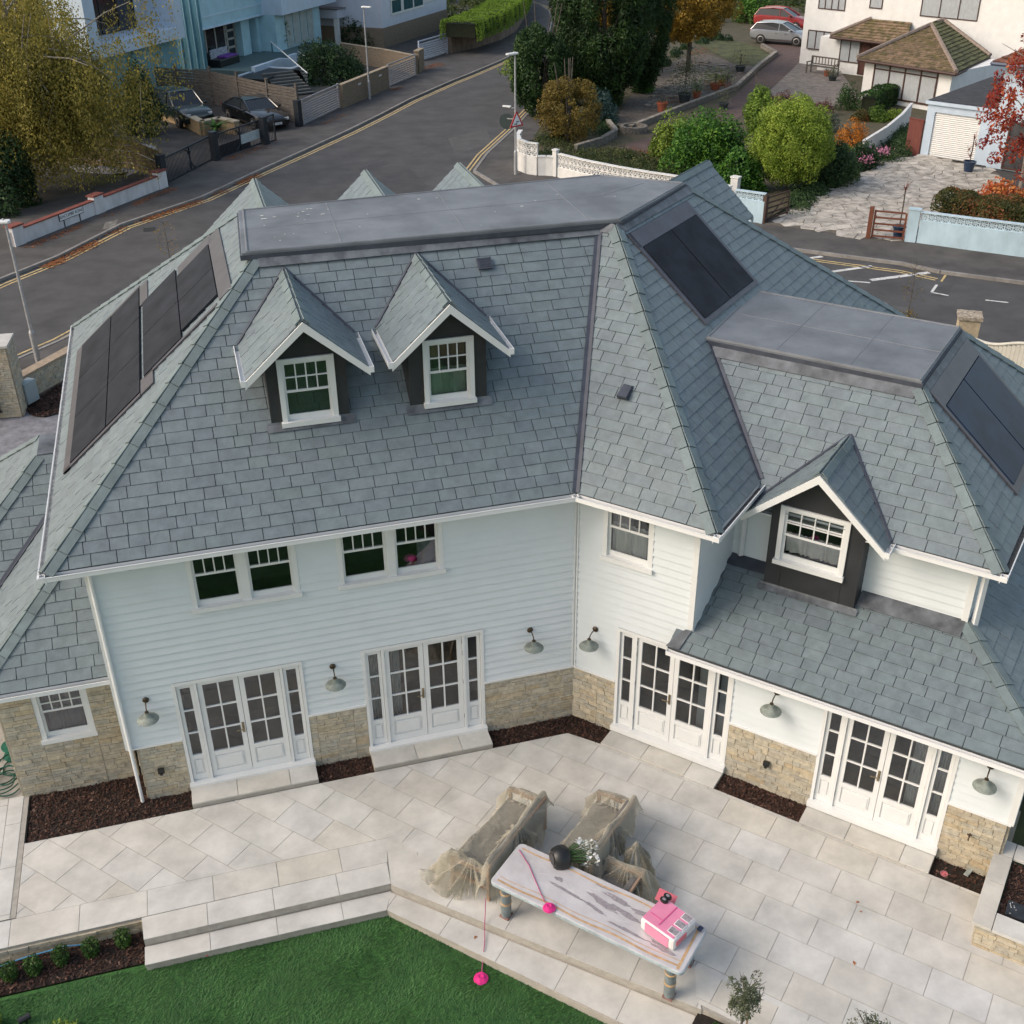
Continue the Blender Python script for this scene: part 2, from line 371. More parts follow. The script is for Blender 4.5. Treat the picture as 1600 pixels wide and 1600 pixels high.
def stonewall(F,a0,a1,c0,c1,holes=(),name='stone_plinth',seed=1,par=None,dpt=.04):
    mb=MB(); xs=sorted({a0,a1,*[max(a0,min(a1,h[0])) for h in holes],*[max(a0,min(a1,h[1])) for h in holes]})
    O=F[0]; U=F[1]; N=F[2]
    for x0,x1 in zip(xs,xs[1:]):
        if x1-x0<.02: continue
        segs=[(c0,c1)]
        for h in holes:
            if h[0]<=x0+.01 and h[1]>=x1-.01:
                segs=[s for lo,hi in segs for s in((lo,min(hi,h[2])),(max(lo,h[3]),hi)) if s[1]-s[0]>.02]
        for lo,hi in segs:
            rg=random.Random(seed+int(x0*10)); c=lo
            mbk=[]
            while c<hi-.01:
                g=rg.choice((.05,.06,.07,.085,.10)); g=min(g,hi-c); 
                if hi-c-g<.03: g=hi-c
                x=x0
                while x<x1-.005:
                    w=rg.uniform(.10,.34); w=min(w,x1-x); 
                    if x1-x-w<.06: w=x1-x
                    d=dpt+rg.uniform(-.007,.009); d2=d+rg.uniform(-.004,.004); e=.002
                    P=lambda a,b,cc:O+U*a+N*b+Vector((0,0,cc))
                    j=lambda:rg.uniform(0,.004)
                    vs=[P(x+e+j(),d,c+e+j()),P(x+w-e-j(),d2,c+e+j()),P(x+w-e-j(),d2-j(),c+g-e-j()),P(x+e+j(),d-j(),c+g-e-j()),
                        P(x+e,.0,c+e),P(x+w-e,.0,c+e),P(x+w-e,.0,c+g-e),P(x+e,.0,c+g-e)]
                    mb.add(vs,[(0,1,2,3),(0,4,5,1),(1,5,6,2),(2,6,7,3),(3,7,4,0)])
                    x+=w
                c+=g
            mbk
    o=part(mb,name,stone,par)
    b=MB()
    for x0,x1 in zip(xs,xs[1:]):
        if x1-x0<.02: continue
        segs=[(c0,c1)]
        for h in holes:
            if h[0]<=x0+.01 and h[1]>=x1-.01:
                segs=[s for lo,hi in segs for s in((lo,min(hi,h[2])),(max(lo,h[3]),hi)) if s[1]-s[0]>.02]
        for lo,hi in segs: b.fbox(F,x0,x1,-.1,dpt-.016,lo,hi)
    part(b,'mortar_backing',mortar,o if par is None else par)
    return o
DZ0,DZ1=.13,2.375
DA=[(-7.09,-4.93),(-3.91,-1.73)]; DBs=[(.88,3.1),(4.66,6.8)]
WA=[(-6.52,-4.80,3.75,4.99),(-4.15,-2.38,3.75,4.99)]; WB=[(.52,1.46,3.75,4.99)]
hA=[(a,b,DZ0-.2,DZ1) for a,b in DA]+[w for w in WA]
hB=[(a,b,DZ0-.2,DZ1) for a,b in DBs]+WB
m=MB(); boards(m,FA,AL,0.0,ZS,5.02,hA); part(m,'wall',board)
m=MB(); boards(m,FB,0,UW,ZS,5.02,hB); boards(m,FB,UW,7.75,ZS,2.68,hB); part(m,'wall',board)
Fe=(Bw(UW,0,0),-nB,dB)     # end wall of wing B above the lean-to
m=MB(); boards(m,Fe,0,10,2.6,5.02); part(m,'wall',board)
F2=(Bw(0,-1.58,0),dB,nB)
m=MB(); boards(m,F2,2.25,3.05,3.3,4.74); part(m,'wall',board); m=MB(); boards(m,F2,4.56,6.27,3.3,4.74); part(m,'wall',board)
Fr=(Bw(6.27,-1.58,0),-nB,dB)
m=MB(); boards(m,Fr,0,8,2.4,4.74); part(m,'wall',board)
Fg=(Bw(7.75,0,0),-nB,dB)
m=MB(); boards(m,Fg,0,9,1.17,2.5); part(m,'wall',board)
Fl=(Vector((AL,10,0)),-Y,-X)
m=MB(); boards(m,Fl,0,10,1.2,5.02); part(m,'wall',board)
for F,a0,a1,b0,b1,c0,c1 in((FA,AL-.03,AL+.07,0,.048,ZS,5.0),(FA,-.055,-.03,.0,.05,ZS,5.0),(FB,.03,.055,0,.05,ZS,5.0),(FB,UW-.07,UW+.03,0,.048,2.85,5.0),(F2,6.2,6.3,0,.048,3.5,4.72),(FB,7.68,7.78,0,.048,ZS,2.62)):
    m=MB(); m.fbox(F,a0,a1,b0,b1,c0,c1); part(m,'corner_trim',white)
for F,a0,a1 in((FA,AL,DA[0][0]),(FA,DA[0][1],DA[1][0]),(FA,DA[1][1],-.02),(FB,.02,DBs[0][0]),(FB,DBs[0][1],DBs[1][0]),(FB,DBs[1][1],7.75)):
    m=MB(); m.fbox(F,a0,a1,0,.055,ZS-.02,ZS+.02); part(m,'drip_trim',white)

stonewall(FA,AL+.17,0,-.1,ZS-.02,hA,seed=2); stonewall(FB,0.0,7.7,-.1,ZS-.02,hB,seed=9)
stonewall((Bw(7.70,0,0),-nB,dB),0,3,-.1,ZS-.02,seed=31)
stonewall((Vector((AL+.17,.7,0)),-Y,-X),0,.7,-.1,ZS-.02,seed=21)
# ---- sash windows and french doors ----
def window(F,a0,a1,c0,c1,n=1,nx=4,ny=2,rail=.57,curt=None,par=None,flat=False,proud=.035,nyf=.5):
    par=par or house; fr=MB(); bar=MB(); gl=MB(); sh=MB()
    fr.fbox(F,a0,a0+.08,-.05,proud,c0,c1); fr.fbox(F,a1-.08,a1,-.05,proud,c0,c1); fr.fbox(F,a0+.08,a1-.08,-.05,proud,c1-.07,c1)
    fr.fbox(F,a0-.02,a1+.02,-.05,proud+.05,c0-.03,c0+.05)
    inner=(a0+.08,a1-.08); mw=.15; w=(inner[1]-inner[0]-(n-1)*mw)/n
    for i in range(n):
        x0=inner[0]+i*(w+mw); x1=x0+w
        if i<n-1: fr.fbox(F,x1,x1+mw,-.05,proud-.005,c0+.05,c1-.07)
        lo,hi=c0+.05,c1-.07; mid=lo+(hi-lo)*rail
        for z0,z1,dep in((lo,mid+.02,-.03),(mid-.02,hi,-.012)):
            s=.04
            sh.fbox(F,x0,x0+s,dep-.03,dep,z0,z1); sh.fbox(F,x1-s,x1,dep-.03,dep,z0,z1)
            sh.fbox(F,x0+s,x1-s,dep-.03,dep,z0,z0+(s*2.3 if z0==lo else s)); sh.fbox(F,x0+s,x1-s,dep-.03,dep,z1-s,z1)
            P=lambda a,b,c:F[0]+F[1]*a+F[2]*b+Vector((0,0,c)); g=dep-.018
            gl.quad(P(x0+s,g,z0+s*.5),P(x1-s,g,z0+s*.5),P(x1-s,g,z1-s),P(x0+s,g,z1-s))
        for k in range(1,nx):
            xx=x0+.04+(w-.08)*k/nx; bar.fbox(F,xx-.01,xx+.01,-.036,-.008,mid+.02,hi-.04)
        for k in range(1,ny):
            zz=mid+.02+(hi-.06-mid)*(nyf if ny==2 else k/ny); bar.fbox(F,x0+.04,x1-.04,-.035,-.009,zz-.01,zz+.01)
    wo=fr.build('window_frame' if flat else 'window',white,par,world=True); q=par if flat else wo
    sh.build('sash',white,q,world=True); bar.build('glazing_bars',white,q,world=True); gl.build('glass',glass,q,world=True)
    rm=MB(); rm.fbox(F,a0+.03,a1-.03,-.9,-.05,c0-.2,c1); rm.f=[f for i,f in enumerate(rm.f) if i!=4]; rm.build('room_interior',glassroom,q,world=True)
    for cu in (curt or []):
        x0,x1,z0,z1=cu[:4]; mb=MB(); k=int((x1-x0)/.02); vs=[]; 
        for i in range(k+1):
            x=x0+(x1-x0)*i/k; d=-.13+.022*math.sin(i*1.1+math.sin(i*.37)*2)
            for zz in (z0,z1): vs.append(F[0]+F[1]*x+F[2]*d+Vector((0,0,zz)))
        mb.add(vs,[(2*i,2*i+2,2*i+3,2*i+1) for i in range(k)])
        mb.build('curtain',cu[4] if len(cu)>4 else curtain,q,world=True,smooth=True)
    return wo
pinkc=mat('pink_cushion',(.62,.12,.30),.8,.1)
greyc=mat('grey_curtain',(.30,.28,.32),.9,.1)
window(FA,*WA[0],n=2,nx=4,ny=2,rail=.52,nyf=.74); wq=window(FA,*WA[1],n=2,nx=4,ny=2,rail=.52,nyf=.74,curt=[(-2.80,-2.5,3.8,4.35,greyc)])
c_=MB(); c_.ball((-2.93,.16,3.98),.10,8,(1,.6,.8)); c_.build('cushion',pinkc,wq,world=True,smooth=True)
window(FB,*WB[0],rail=.52,nyf=.74,curt=[(.62,1.36,3.84,4.42),(.62,1.0,4.42,4.72,greyc)])
def door(F,a0,a1,curtL=False,curtR=False,handle='L'):
    c0,c1=DZ0,DZ1; fr=MB(); pr=.045
    fr.fbox(F,a0,a0+.055,-.1,pr,c0,c1); fr.fbox(F,a1-.055,a1,-.1,pr,c0,c1); fr.fbox(F,a0+.055,a1-.055,-.1,pr,c1-.06,c1)
    sw=.285; fr.fbox(F,a0+.055+sw,a0+.105+sw,-.1,pr-.01,c0+.05,c1-.06); fr.fbox(F,a1-.105-sw,a1-.055-sw,-.1,pr-.01,c0+.05,c1-.06)
    do=fr.build('french_door',white,house,world=True)
    th=MB(); th.fbox(F,a0-.02,a1+.02,-.1,.13,c0-.06,c0+.05); th.build('threshold',white,do,world=True,bevel=.006)
    gl=MB(); P=lambda a,b,c:F[0]+F[1]*a+F[2]*b+Vector((0,0,c))
    def leaf(x0,x1,nx,name):
        z0,z1=c0+.055,c1-.065; m=MB(); s=.085 if nx>1 else .055; zg=z0+.56; f=-.0; b=-.045
        m.fbox(F,x0,x0+s,b,f,z0,z1); m.fbox(F,x1-s,x1,b,f,z0,z1); m.fbox(F,x0+s,x1-s,b,f,z1-.085,z1); m.fbox(F,x0+s,x1-s,b,f,zg-.09,zg); m.fbox(F,x0+s,x1-s,b,f,z0,z0+.13)
        m.fbox(F,x0+s,x1-s,b+.005,f-.022,z0+.13,zg-.09)
        m.fbox(F,x0+s+.03,x1-s-.03,b+.01,f-.006,z0+.16,zg-.12)
        if nx>1: m.fbox(F,x0+s+.055,x1-s-.055,b+.01,f+.004,z0+.185,zg-.145)
        gw=x1-x0-2*s
        for k in range(1,nx): xx=x0+s+gw*k/nx; m.fbox(F,xx-.013,xx+.013,b+.004,f-.004,zg,z1-.085)
        for k in range(1,3): zz=zg+(z1-.085-zg)*k/3; m.fbox(F,x0+s,x1-s,b+.005,f-.005,zz-.013,zz+.013)
        gl.quad(P(x0+s,-.03,zg),P(x1-s,-.03,zg),P(x1-s,-.03,z1-.085),P(x0+s,-.03,z1-.085))
        return m.build(name,white,do,world=True)
    leaf(a0+.06,a0+.05+sw,1,'sidelight'); leaf(a1-.05-sw,a1-.06,1,'sidelight')
    xl,xr=a0+.11+sw,a1-.11-sw; xm=(xl+xr)/2
    leaf(xl,xm-.004,2,'door_leaf'); leaf(xm+.004,xr,2,'door_leaf')
    gl.build('glass',glass,do,world=True)
    h=MB(); hx=xm-.045; h.fbox(F,hx-.02,hx+.02,0,.012,c0+.93,c0+1.15); h.tube([P(hx,.01,c0+1.03),P(hx,.06,c0+1.03),P(hx-.12,.062,c0+1.03)],.011,8)
    h.build('handle',brass,do,world=True)
    hg=MB()
    for x in (xl-.012,xr+.012):
        for zz in(.3,1.1,1.75,2.0): hg.tube([P(x,.02,c0+zz),P(x,.02,c0+zz+.09)],.012,8)
    hg.build('hinges',mat('hinge_steel',(.2,.19,.18),.4,.1,metal=.6),do,world=True)
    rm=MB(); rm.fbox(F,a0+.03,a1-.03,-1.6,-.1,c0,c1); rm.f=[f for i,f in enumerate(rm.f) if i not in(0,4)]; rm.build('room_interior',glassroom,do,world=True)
    fl=MB(); fl.fbox(F,a0+.03,a1-.03,-1.6,-.1,c0-.02,c0+.03); fl.build('room_floor',roomfloor,do,world=True)
    for a,b_ in ((xl+.08,xl+.30) if curtL else (0,0),(xr-.30,xr-.08) if curtR else (0,0),(a1-.3,a1-.1) if curtR else (0,0),(a0+.1,a0+.3) if curtL else (0,0)):
        if b_>a:
            mb=MB(); k=24; vs=[]
            for i in range(k+1):
                x=a+(b_-a)*i/k; d=-.2+.03*math.sin(i*1.25)
                for zz in(c0,c1-.1): vs.append(P(x,d,zz))
            mb.add(vs,[(2*i,2*i+2,2*i+3,2*i+1) for i in range(k)]); mb.build('curtain',curtain,do,world=True,smooth=True)
    return do
door(FA,*DA[0]); door(FA,*DA[1],curtL=True); door(FB,*DBs[0],curtR=True); door(FB,*DBs[1],curtR=True)
# ---- soffits, gutters, downpipes ----
def soffit(pts): mb=MB(); mb.slab(pts,.02); part(mb,'soffit',white)
g_=EO
soffit([(EL,-EO,5.0),(V0.x,-EO,5.0),(0,0,5.0),(AL,0,5.0)]); soffit([tuple(V0-Z*.096),tuple(B0-Z*.096),tuple(Bw(UW,0,5.0)),(0,0,5.0)])
soffit([tuple(B0-Z*.096),tuple(Bw(UE,-9,5.0)),tuple(Bw(UW,-9,5.0)),tuple(Bw(UW,0,5.0))]); soffit([(EL,-EO,5.0),(AL,0,5.0),(AL,10,5.0),(EL,10,5.0)])
gutter(A0+Vector((-.08,0,0)),V0+Vector((.03,0,0)),-Y); gutter(V0+dB*-.02,B0+dB*.1,nB); gutter(B0+nB*.1,Bw(UE,-1.5,ZE),dB); gutter(L1,A0-Y*.1,-X,bed=(.45,.45,.43))
m=MB(); m.tube([Vector((AL+.05,-.07,z)) for z in(0,2.5)],.031,10) ; part(m,'downpipe',whiteg)
m=MB(); m.tube([Vector((EL+.05,-EO+.1,4.98)),Vector((AL+.05,-.07,4.8)),Vector((AL+.05,-.07,2.4))],.031,10); part(m,'downpipe',whiteg)
m=MB(); m.box(Bw(2.45,-1.50,4.25),(.08,.08,1.35)); part(m,'downpipe',whiteg)
m=MB(); m.box(Bw(6.40,-1.62,4.05),(.08,.08,1.25)); m.tube([Bw(6.60,-1.25,4.72),Bw(6.4,-1.6,4.66)],.04,8); m.tube([Bw(6.4,-1.62,3.45),Bw(6.46,-1.45,3.38)],.045,8); part(m,'downpipe',whiteg)
# ---- lower block (second roof of wing B) ----
Z2=4.8; T2=.88; U2=6.65; N2=-1.18; R2=2.09; ZF2=Z2+R2*T2
C0=Bw(U2,N2,Z2); C1=Bw(U2-R2,N2-R2,ZF2); C2=Bw(.87,N2-R2,ZF2); C3=Bw(2.5,N2,Z2)
_,n2=slope('roof_slope',[C3,C0,C1,C2],dB,seed=14)
D0=Bw(U2,-8.15,Z2); D1=Bw(U2-R2,-8.15+R2,ZF2)
_,n3=slope('roof_slope',[C0,D0,D1,C1],nB,seed=15)
_,n4=slope('roof_slope',[D0,D1,Bw(.2,-8.15+R2,ZF2),Bw(.2,-8.15,Z2)],dB,seed=16)
caps(C0,C1,n2,n3); caps(D0,D1,n3,n4)
valley(Bw(2.64,-1.53,5.11),Bw(.87,-3.25,6.62),n2,nE)
apron(C1,C2+Bw(.12,0,0),down(n2),.3); apron(C1,D1,down(n3),.28)
F2r=[tuple(Bw(.80,-3.19,0))[:2],tuple(Bw(4.62,-3.19,0))[:2],tuple(Bw(4.62,-5.98,0))[:2],tuple(Bw(.66,-5.98,0))[:2]]
flatroof(F2r,ZF2-.02,[(tuple(Bw(2.1,-3.2,0))[:2],tuple(Bw(2.1,-5.9,0))[:2]),(tuple(Bw(3.4,-3.2,0))[:2],tuple(Bw(3.4,-5.9,0))[:2]),(tuple(Bw(.8,-4.6,0))[:2],tuple(Bw(4.6,-4.6,0))[:2])])
gutter(Bw(4.98,N2,Z2),C0+dB*.1,nB); gutter(C0+nB*.1,D0,dB)
soffit([tuple(Bw(2.3,N2,Z2-.09)),tuple(C0-Z*.09),tuple(Bw(6.27,-1.58,Z2-.09)),tuple(Bw(2.3,-1.58,Z2-.09))]); soffit([tuple(C0-Z*.09),tuple(D0-Z*.09),tuple(Bw(6.27,-8,Z2-.09)),tuple(Bw(6.27,-1.58,Z2-.09))])
# ---- lean-to roof over the ground floor ----
T3=.47; Z3=2.60; N3=.37; U3=8.22
def lz(n): return Z3+T3*(N3-n)
G0=Bw(1.98,N3,Z3); G1=Bw(U3,N3,Z3); G2=Bw(6.27,-1.58,lz(-1.58)); G3=Bw(1.98,-1.58,lz(-1.58))
_,n5=slope('roof_slope',[G0,G1,G2,G3],dB,seed=24)
_,n6=slope('roof_slope',[G1,Bw(U3,-7,Z3),Bw(6.27,-7,lz(-1.58)),G2],nB,seed=25)
caps(G1,G2,n5,n6)
band([Bw(1.96,N3+.01,Z3),Bw(2.2,N3+.01,Z3),Bw(2.27,-.12,lz(-.12)),Bw(2.1,.06,lz(.06))],'lead_apron',lead,.04)
band([Bw(4.6,-1.57,lz(-1.57)),Bw(6.27,-1.57,lz(-1.57)),Bw(6.27,-1.28,lz(-1.28)),Bw(4.6,-1.28,lz(-1.28))],'lead_apron',lead,.04)
band([Bw(2.25,-1.57,lz(-1.57)),Bw(3.0,-1.57,lz(-1.57)),Bw(3.0,-1.35,lz(-1.35)),Bw(2.25,-1.35,lz(-1.35))],'lead_apron',leaddark,.04)
gutter(G0+nB*.005-Z*.03,G1+dB*.1-Z*.03,nB,w=.045)
soffit([tuple(G0-Z*.1),tuple(G1-Z*.1),tuple(Bw(7.75,0,Z3-.1)),tuple(Bw(2.0,0,Z3-.1))])
# ---- dormers ----
def dormer(F,ca,face,hw,zb,slz,eh,ze,zr,verge,win,rowcurt=None,bs=None,parentslope=None,lbl=None,par=None):
    """gabled dormer. F frame (b outward); face=b of the front; slz(b)=host slope height at b; eh=eave half width"""
    P=lambda a,b,c:F[0]+F[1]*a+F[2]*b+Vector((0,0,c)); pz=(zr-ze)/eh
    bod=MB(); top=ze+(eh-hw)*pz-.03; back=face-3
    w0,w1,z0,z1=win
    for a0,a1,c0,c1 in((ca-hw,w0+.03,zb,top),(w1-.03,ca+hw,zb,top),(w0+.03,w1-.03,zb,z0+.02),(w0+.03,w1-.03,z1-.02,top)):
        bod.fbox(F,a0,a1,face-.1,face,c0,c1)
    bod.add([P(ca-hw,face,top),P(ca+hw,face,top),P(ca,face,zr-.06),P(ca-hw,face-.1,top),P(ca+hw,face-.1,top),P(ca,face-.1,zr-.06)],[(0,1,2),(3,5,4)])
    for s in(-1,1):
        x=ca+s*hw; bb=back
        bod.add([P(x,face-.1,zb),P(x,face-.1,top),P(x,bb,top),P(x,bb,zb)],[(0,1,2,3)])
    do=part(bod,'dormer',anth,par)
    # panel joints
    j=MB()
    for k in(-.33,.33):
        x=ca+k*hw*2
        if zb<z0-.3: j.fbox(F,x-.004,x+.004,face,face+.004,zb,z0-.05)
        j.fbox(F,x-.004,x+.004,face,face+.004,z1+.05,top)
    j.build('panel_joints',black,do,world=True)
    # slated slopes
    bR=[b for b in np.arange(face+.5,face-6,-.01) if slz(b)>=zr-.0]; br=bR[0]; be=[b for b in np.arange(face+.5,face-6,-.01) if slz(b)>=ze][0]
    for s in(-1,1):
        Pt=[P(ca,verge,zr),P(ca,br,zr),P(ca+s*eh,be,ze),P(ca+s*eh,verge,ze)]
        slope('dormer_roof',Pt,F[2],.2,.22,.42,seed=40+int(ca*10)+s,par=do)
        nn=(Pt[1]-Pt[0]).cross(Pt[2]-Pt[1]).normalized(); nn=nn if nn.z>0 else -nn
        hl=(Pt[2]-Pt[1]).normalized(); wv=MB(); wv.slab([Pt[1]+nn*.03,Pt[2]+nn*.03,Pt[2]+nn*.03-F[1]*s*.035+F[2]*.02,Pt[1]+nn*.03-F[1]*s*.0+F[2]*.055],.01)
        # lead valley on the host slope; its thick dark tube also draws the shadow gap
        wv.tube([Pt[1]+Z*.02,Pt[2]+Z*.02],.034,6); wv.build('lead_valley_shadow',leaddark,do,world=True)
        # bargeboard and gutter
        bb=MB(); t=.12
        for (q0,q1) in(((ca,zr-.02),(ca+s*(eh+.02),ze-.02)),):
            vs=[P(q0[0],verge,q0[1]),P(q1[0],verge,q1[1]),P(q1[0],verge,q1[1]-t),P(q0[0],verge,q0[1]-t*1.25)]
            vs+= [v+F[2]*.03 for v in vs]; bb.add(vs,[(3,2,1,0),(4,5,6,7),(0,1,5,4),(1,2,6,5),(2,3,7,6),(3,0,4,7)])
        bb.build('bargeboard',white,do,world=True)
        sf=MB(); vs=[P(ca,verge,zr-.07),P(ca+s*eh,verge,ze-.07),P(ca+s*eh,face-1.4,ze-.07),P(ca,face-1.4,zr-.07)]; sf.quad(*vs); sf.build('dormer_soffit',white,do,world=True)
        gt=MB(); Fg_=(P(ca+s*eh,0,ze-.0),F[2],F[1]*s)
        gt.fbox(Fg_,be-.02,verge+.02,0,.07,-.075,-.06); gt.fbox(Fg_,be-.02,verge+.02,.07,.082,-.075,.01); gt.fbox(Fg_,be-.02,verge+.02,-.01,.0,-.1,-.01); gt.fbox(Fg_,verge+.02,verge+.035,0,.082,-.09,.01)
        gt.build('gutter',whiteg,do,world=True)
    rd=MB(); Lr=verge-br; k=max(2,int(Lr/.42))
    for s in(-1,1):
        nn=(F[1]*s*pz+Z).normalized(); dw=(F[1]*s-Z*pz).normalized()
        for i in range(k):
            a=P(ca,verge-Lr*i/k,zr); b=P(ca,verge-Lr*(i+1)/k+.008,zr); q=[a+nn*.045,b+nn*.035,b+dw*.13+nn*.03,a+dw*.13+nn*.04]; rd.add(q+[v-nn*.02 for v in q],[(0,1,2,3),(0,4,5,1),(1,5,6,2),(2,6,7,3),(3,7,4,0)])
    rd.build('ridge_tiles',slate_hip,do,world=True)
    ap=MB(); bsl=bs or slz
    b0,b1=face,face+.10
    ap.add([P(ca-hw-.05,b0,bsl(b0)+.08),P(ca+hw+.05,b0,bsl(b0)+.08),P(ca+hw+.08,b0+.012,bsl(b0)+.045),P(ca-hw-.08,b0+.012,bsl(b0)+.045),P(ca+hw+.08,b1,bsl(b1)+.045),P(ca-hw-.08,b1,bsl(b1)+.045)],[(0,1,2,3),(3,2,4,5)])
    ap.build('lead_apron',lead,do,world=True)
    fF=shift(F,0,face)
    window(fF,w0,w1,z0,z1,1,4,2,.5,rowcurt,par=do,flat=True)
    return do
szA=lambda b: ZE+TP*(EO-b)   # b outward (-y)
greenc=mat('green_curtain',(.42,.52,.43),.9,.08,4)
dormer(FA,-4.24,-1.0,.63,6.2,szA,.95,7.30,8.17,-.68,(-4.69,-3.79,6.34,7.46))
dormer(FA,-1.95,-1.0,.65,6.2,szA,.95,7.32,8.20,-.68,(-2.36,-1.51,6.36,7.50),rowcurt=[(-2.28,-1.59,6.44,6.95,greenc),(-2.28,-1.59,7.1,7.42,mat('tan_blind',(.3,.2,.13),.8,.1))])
sz2=lambda b: Z2+T2*(N2-b)
dormer((Vector((0,0,0)),dB,nB),3.80,-1.17,.78,3.28,sz2,1.17,4.80,5.86,-.86,(3.17,4.33,3.90,4.98),rowcurt=[(3.28,4.28,4.05,4.42)],bs=lz)
# road-side cross gables (only their tops show)
def gable(F,ca,eh,zr,ze,verge,slz,seed):
    P=lambda a,b,c:F[0]+F[1]*a+F[2]*b+Vector((0,0,c)); o=None
    br=[b for b in np.arange(verge-.3,verge-6,-.02) if slz(b)>=zr]; br=br[0] if br else verge-2.4
    be=[b for b in np.arange(verge+1,verge-6,-.02) if slz(b)>=ze][0]
    g=MB(); g.add([P(ca-eh+.1,verge-.3,ze-.05),P(ca+eh-.1,verge-.3,ze-.05),P(ca,verge-.3,zr-.12),P(ca-eh+.1,verge-.3,ze-2.3),P(ca+eh-.1,verge-.3,ze-2.3)],[(0,1,2),(3,4,1,0)])
    do=part(g,'gable',board)
    for s in(-1,1):
        Pt=[P(ca,verge,zr),P(ca,br,zr),P(ca+s*eh,be,ze),P(ca+s*eh,verge,ze)]
        slope('gable_roof',Pt,F[2],.2,.22,.42,seed=seed+s,par=do)
    rd=MB(); pz=(zr-ze)/eh
    for s in(-1,1):
        nn=(F[1]*s*pz+Z).normalized(); w1=(F[1]*s-Z*pz).normalized(); a=P(ca,verge+.01,zr); b=P(ca,br,zr)
        q=[a+nn*.04,b+nn*.035,b+w1*.13+nn*.03,a+w1*.13+nn*.035]; rd.add(q+[v-nn*.02 for v in q],[(0,1,2,3),(0,4,5,1),(1,5,6,2),(2,6,7,3),(3,7,4,0)])
    rd.build('ridge_tiles',slate_hip,do,world=True)
    bb=MB()
    for s in(-1,1):
        vs=[P(ca,verge,zr-.02),P(ca+s*eh,verge,ze-.02),P(ca+s*eh,verge,ze-.14),P(ca,verge,zr-.17)]; vs+=[v+F[2]*.03 for v in vs]; bb.add(vs,[(3,2,1,0),(4,5,6,7),(0,1,5,4),(1,2,6,5),(2,3,7,6),(3,0,4,7)])
    bb.build('bargeboard',white,do,world=True)
FK=(Vector((0,0,0)),-X,Y); szK=lambda b: ZE+TP*(10.15-b)
for cx,s in((4.23,60),(1.88,64),(-.18,68)): gable(FK,cx,1.25,8.33,7.2,8.8,szK,s)
FKB=(Vector((0,0,0)),-dB,-nB); gable(FKB,1.68,1.15,8.35,7.3,8.85,lambda b:ZE+TP*(-NE-b),72)

# ---- low left wing ----
ZL=2.55; YL=.26; LX=-10.2; LX2=-11.25; YL2=3.0; RL=2.13
P0=Vector((LX,YL,ZL)); h_=2.75
_,q1=slope('roof_slope',[P0,Vector((AL,YL,ZL)),Vector((AL,YL+h_,ZL+h_*TP)),Vector((LX+h_*.8,YL+h_,ZL+h_*TP)),Vector((LX+2.2,YL+2.2,ZL+2.2*TP))],X,seed=81) if False else slope('roof_slope',[P0,Vector((AL,YL,ZL)),Vector((AL,YL+2.21,ZL+2.21*TP)),],X,seed=81)
_,q2=slope('roof_slope',[P0,Vector((LX+2.21,YL+2.21,ZL+2.21*TP)),Vector((LX+2.21,YL2+2.21,ZL+2.21*TP)),Vector((LX,YL2,ZL))],Y,seed=82)
Q0=Vector((LX2,YL2,ZL)); Q1=Vector((LX2+RL,YL2+RL,ZL+RL*TP)); Q2=Vector((AL,YL2+RL,ZL+RL*TP)); 
_,q3=slope('roof_slope',[Q0,Vector((AL,YL2,ZL)),Q2,Q1],X,seed=83)
_,q4=slope('roof_slope',[Q0,Q1,Vector((LX2+RL,YL2+RL+.9,ZL+RL*TP)),Vector((LX2,YL2+2*RL+.9,ZL))],Y,seed=84)
_,q5=slope('roof_slope',[Vector((LX2,YL2+2*RL+.9,ZL)),Vector((LX2+RL,YL2+RL+.9,ZL+RL*TP)),Vector((AL,YL2+RL+.9,ZL+RL*TP)),Vector((AL,YL2+2*RL+.9,ZL))],X,seed=85)
caps(P0,P0+Vector((2.0,2.0,2.0*TP)),q1,q2); caps(Q0,Q1,q3,q4); caps(Vector((LX2,YL2+2*RL+.9,ZL)),Vector((LX2+RL,YL2+RL+.9,ZL+RL*TP)),q4,q5)
m=MB(); m.slab([Q1+Z*.03,Q2+Z*.03,Q2+Z*.03+Y*.9,Q1+Z*.03+Y*.9],.05); part(m,'flat_roof',lead)
valley(Vector((LX,YL2,ZL)),Vector((LX+2.2,YL2+2.2,ZL+2.2*TP)),q2,q3)
gutter(P0-X*.1,Vector((AL-.02,YL,ZL)),-Y)
soffit([(LX,YL,ZL-.09),(AL,YL,ZL-.09),(AL,.68,ZL-.09),(LX,.68,ZL-.09)])
FW=(Vector((0,.68,0)),X,-Y); WW=(-9.40,-8.52,1.12,2.16)
stonewall(FW,-9.93,AL,-.1,2.5,[WW],seed=51,dpt=.05)
stonewall((Vector((-9.93,3.5,0)),-Y,-X),0,2.85,-.1,2.5,seed=54)
window(FW,*WW,nx=4,ny=2,rail=.6,curt=[(-9.33,-8.6,1.2,2.1,mat('mauve_blind',(.30,.25,.29),.7,.1,3))])
m=MB(); m.box((-9.0,5.5,1.2),(3.8,5.0,2.6)); part(m,'wall',stone)
# solar arrays (built into the slopes)
def onslope(O,U,n,a,d,h=0): 
    """point on a slope: a along eave, d up-slope"""
    V=n.cross(U); V=V if V.z>0 else -V
    return O+U*a+V*d+n*h
def array(O,U,n,corners,seams,name='solar_panel'):
    """corners listed as (along,up) quads, one mesh per panel"""
    for q in corners:
        mb=MB(); pts=[onslope(O,U,n,a,d,.06) for a,d in q]; mb.slab(pts,.05); part(mb,name,solarblue if abs(O[2]-Z2)<.01 else solar)
def tosl(n): return math.sqrt(1+TP*TP)
SF=math.sqrt(1+TP*TP)
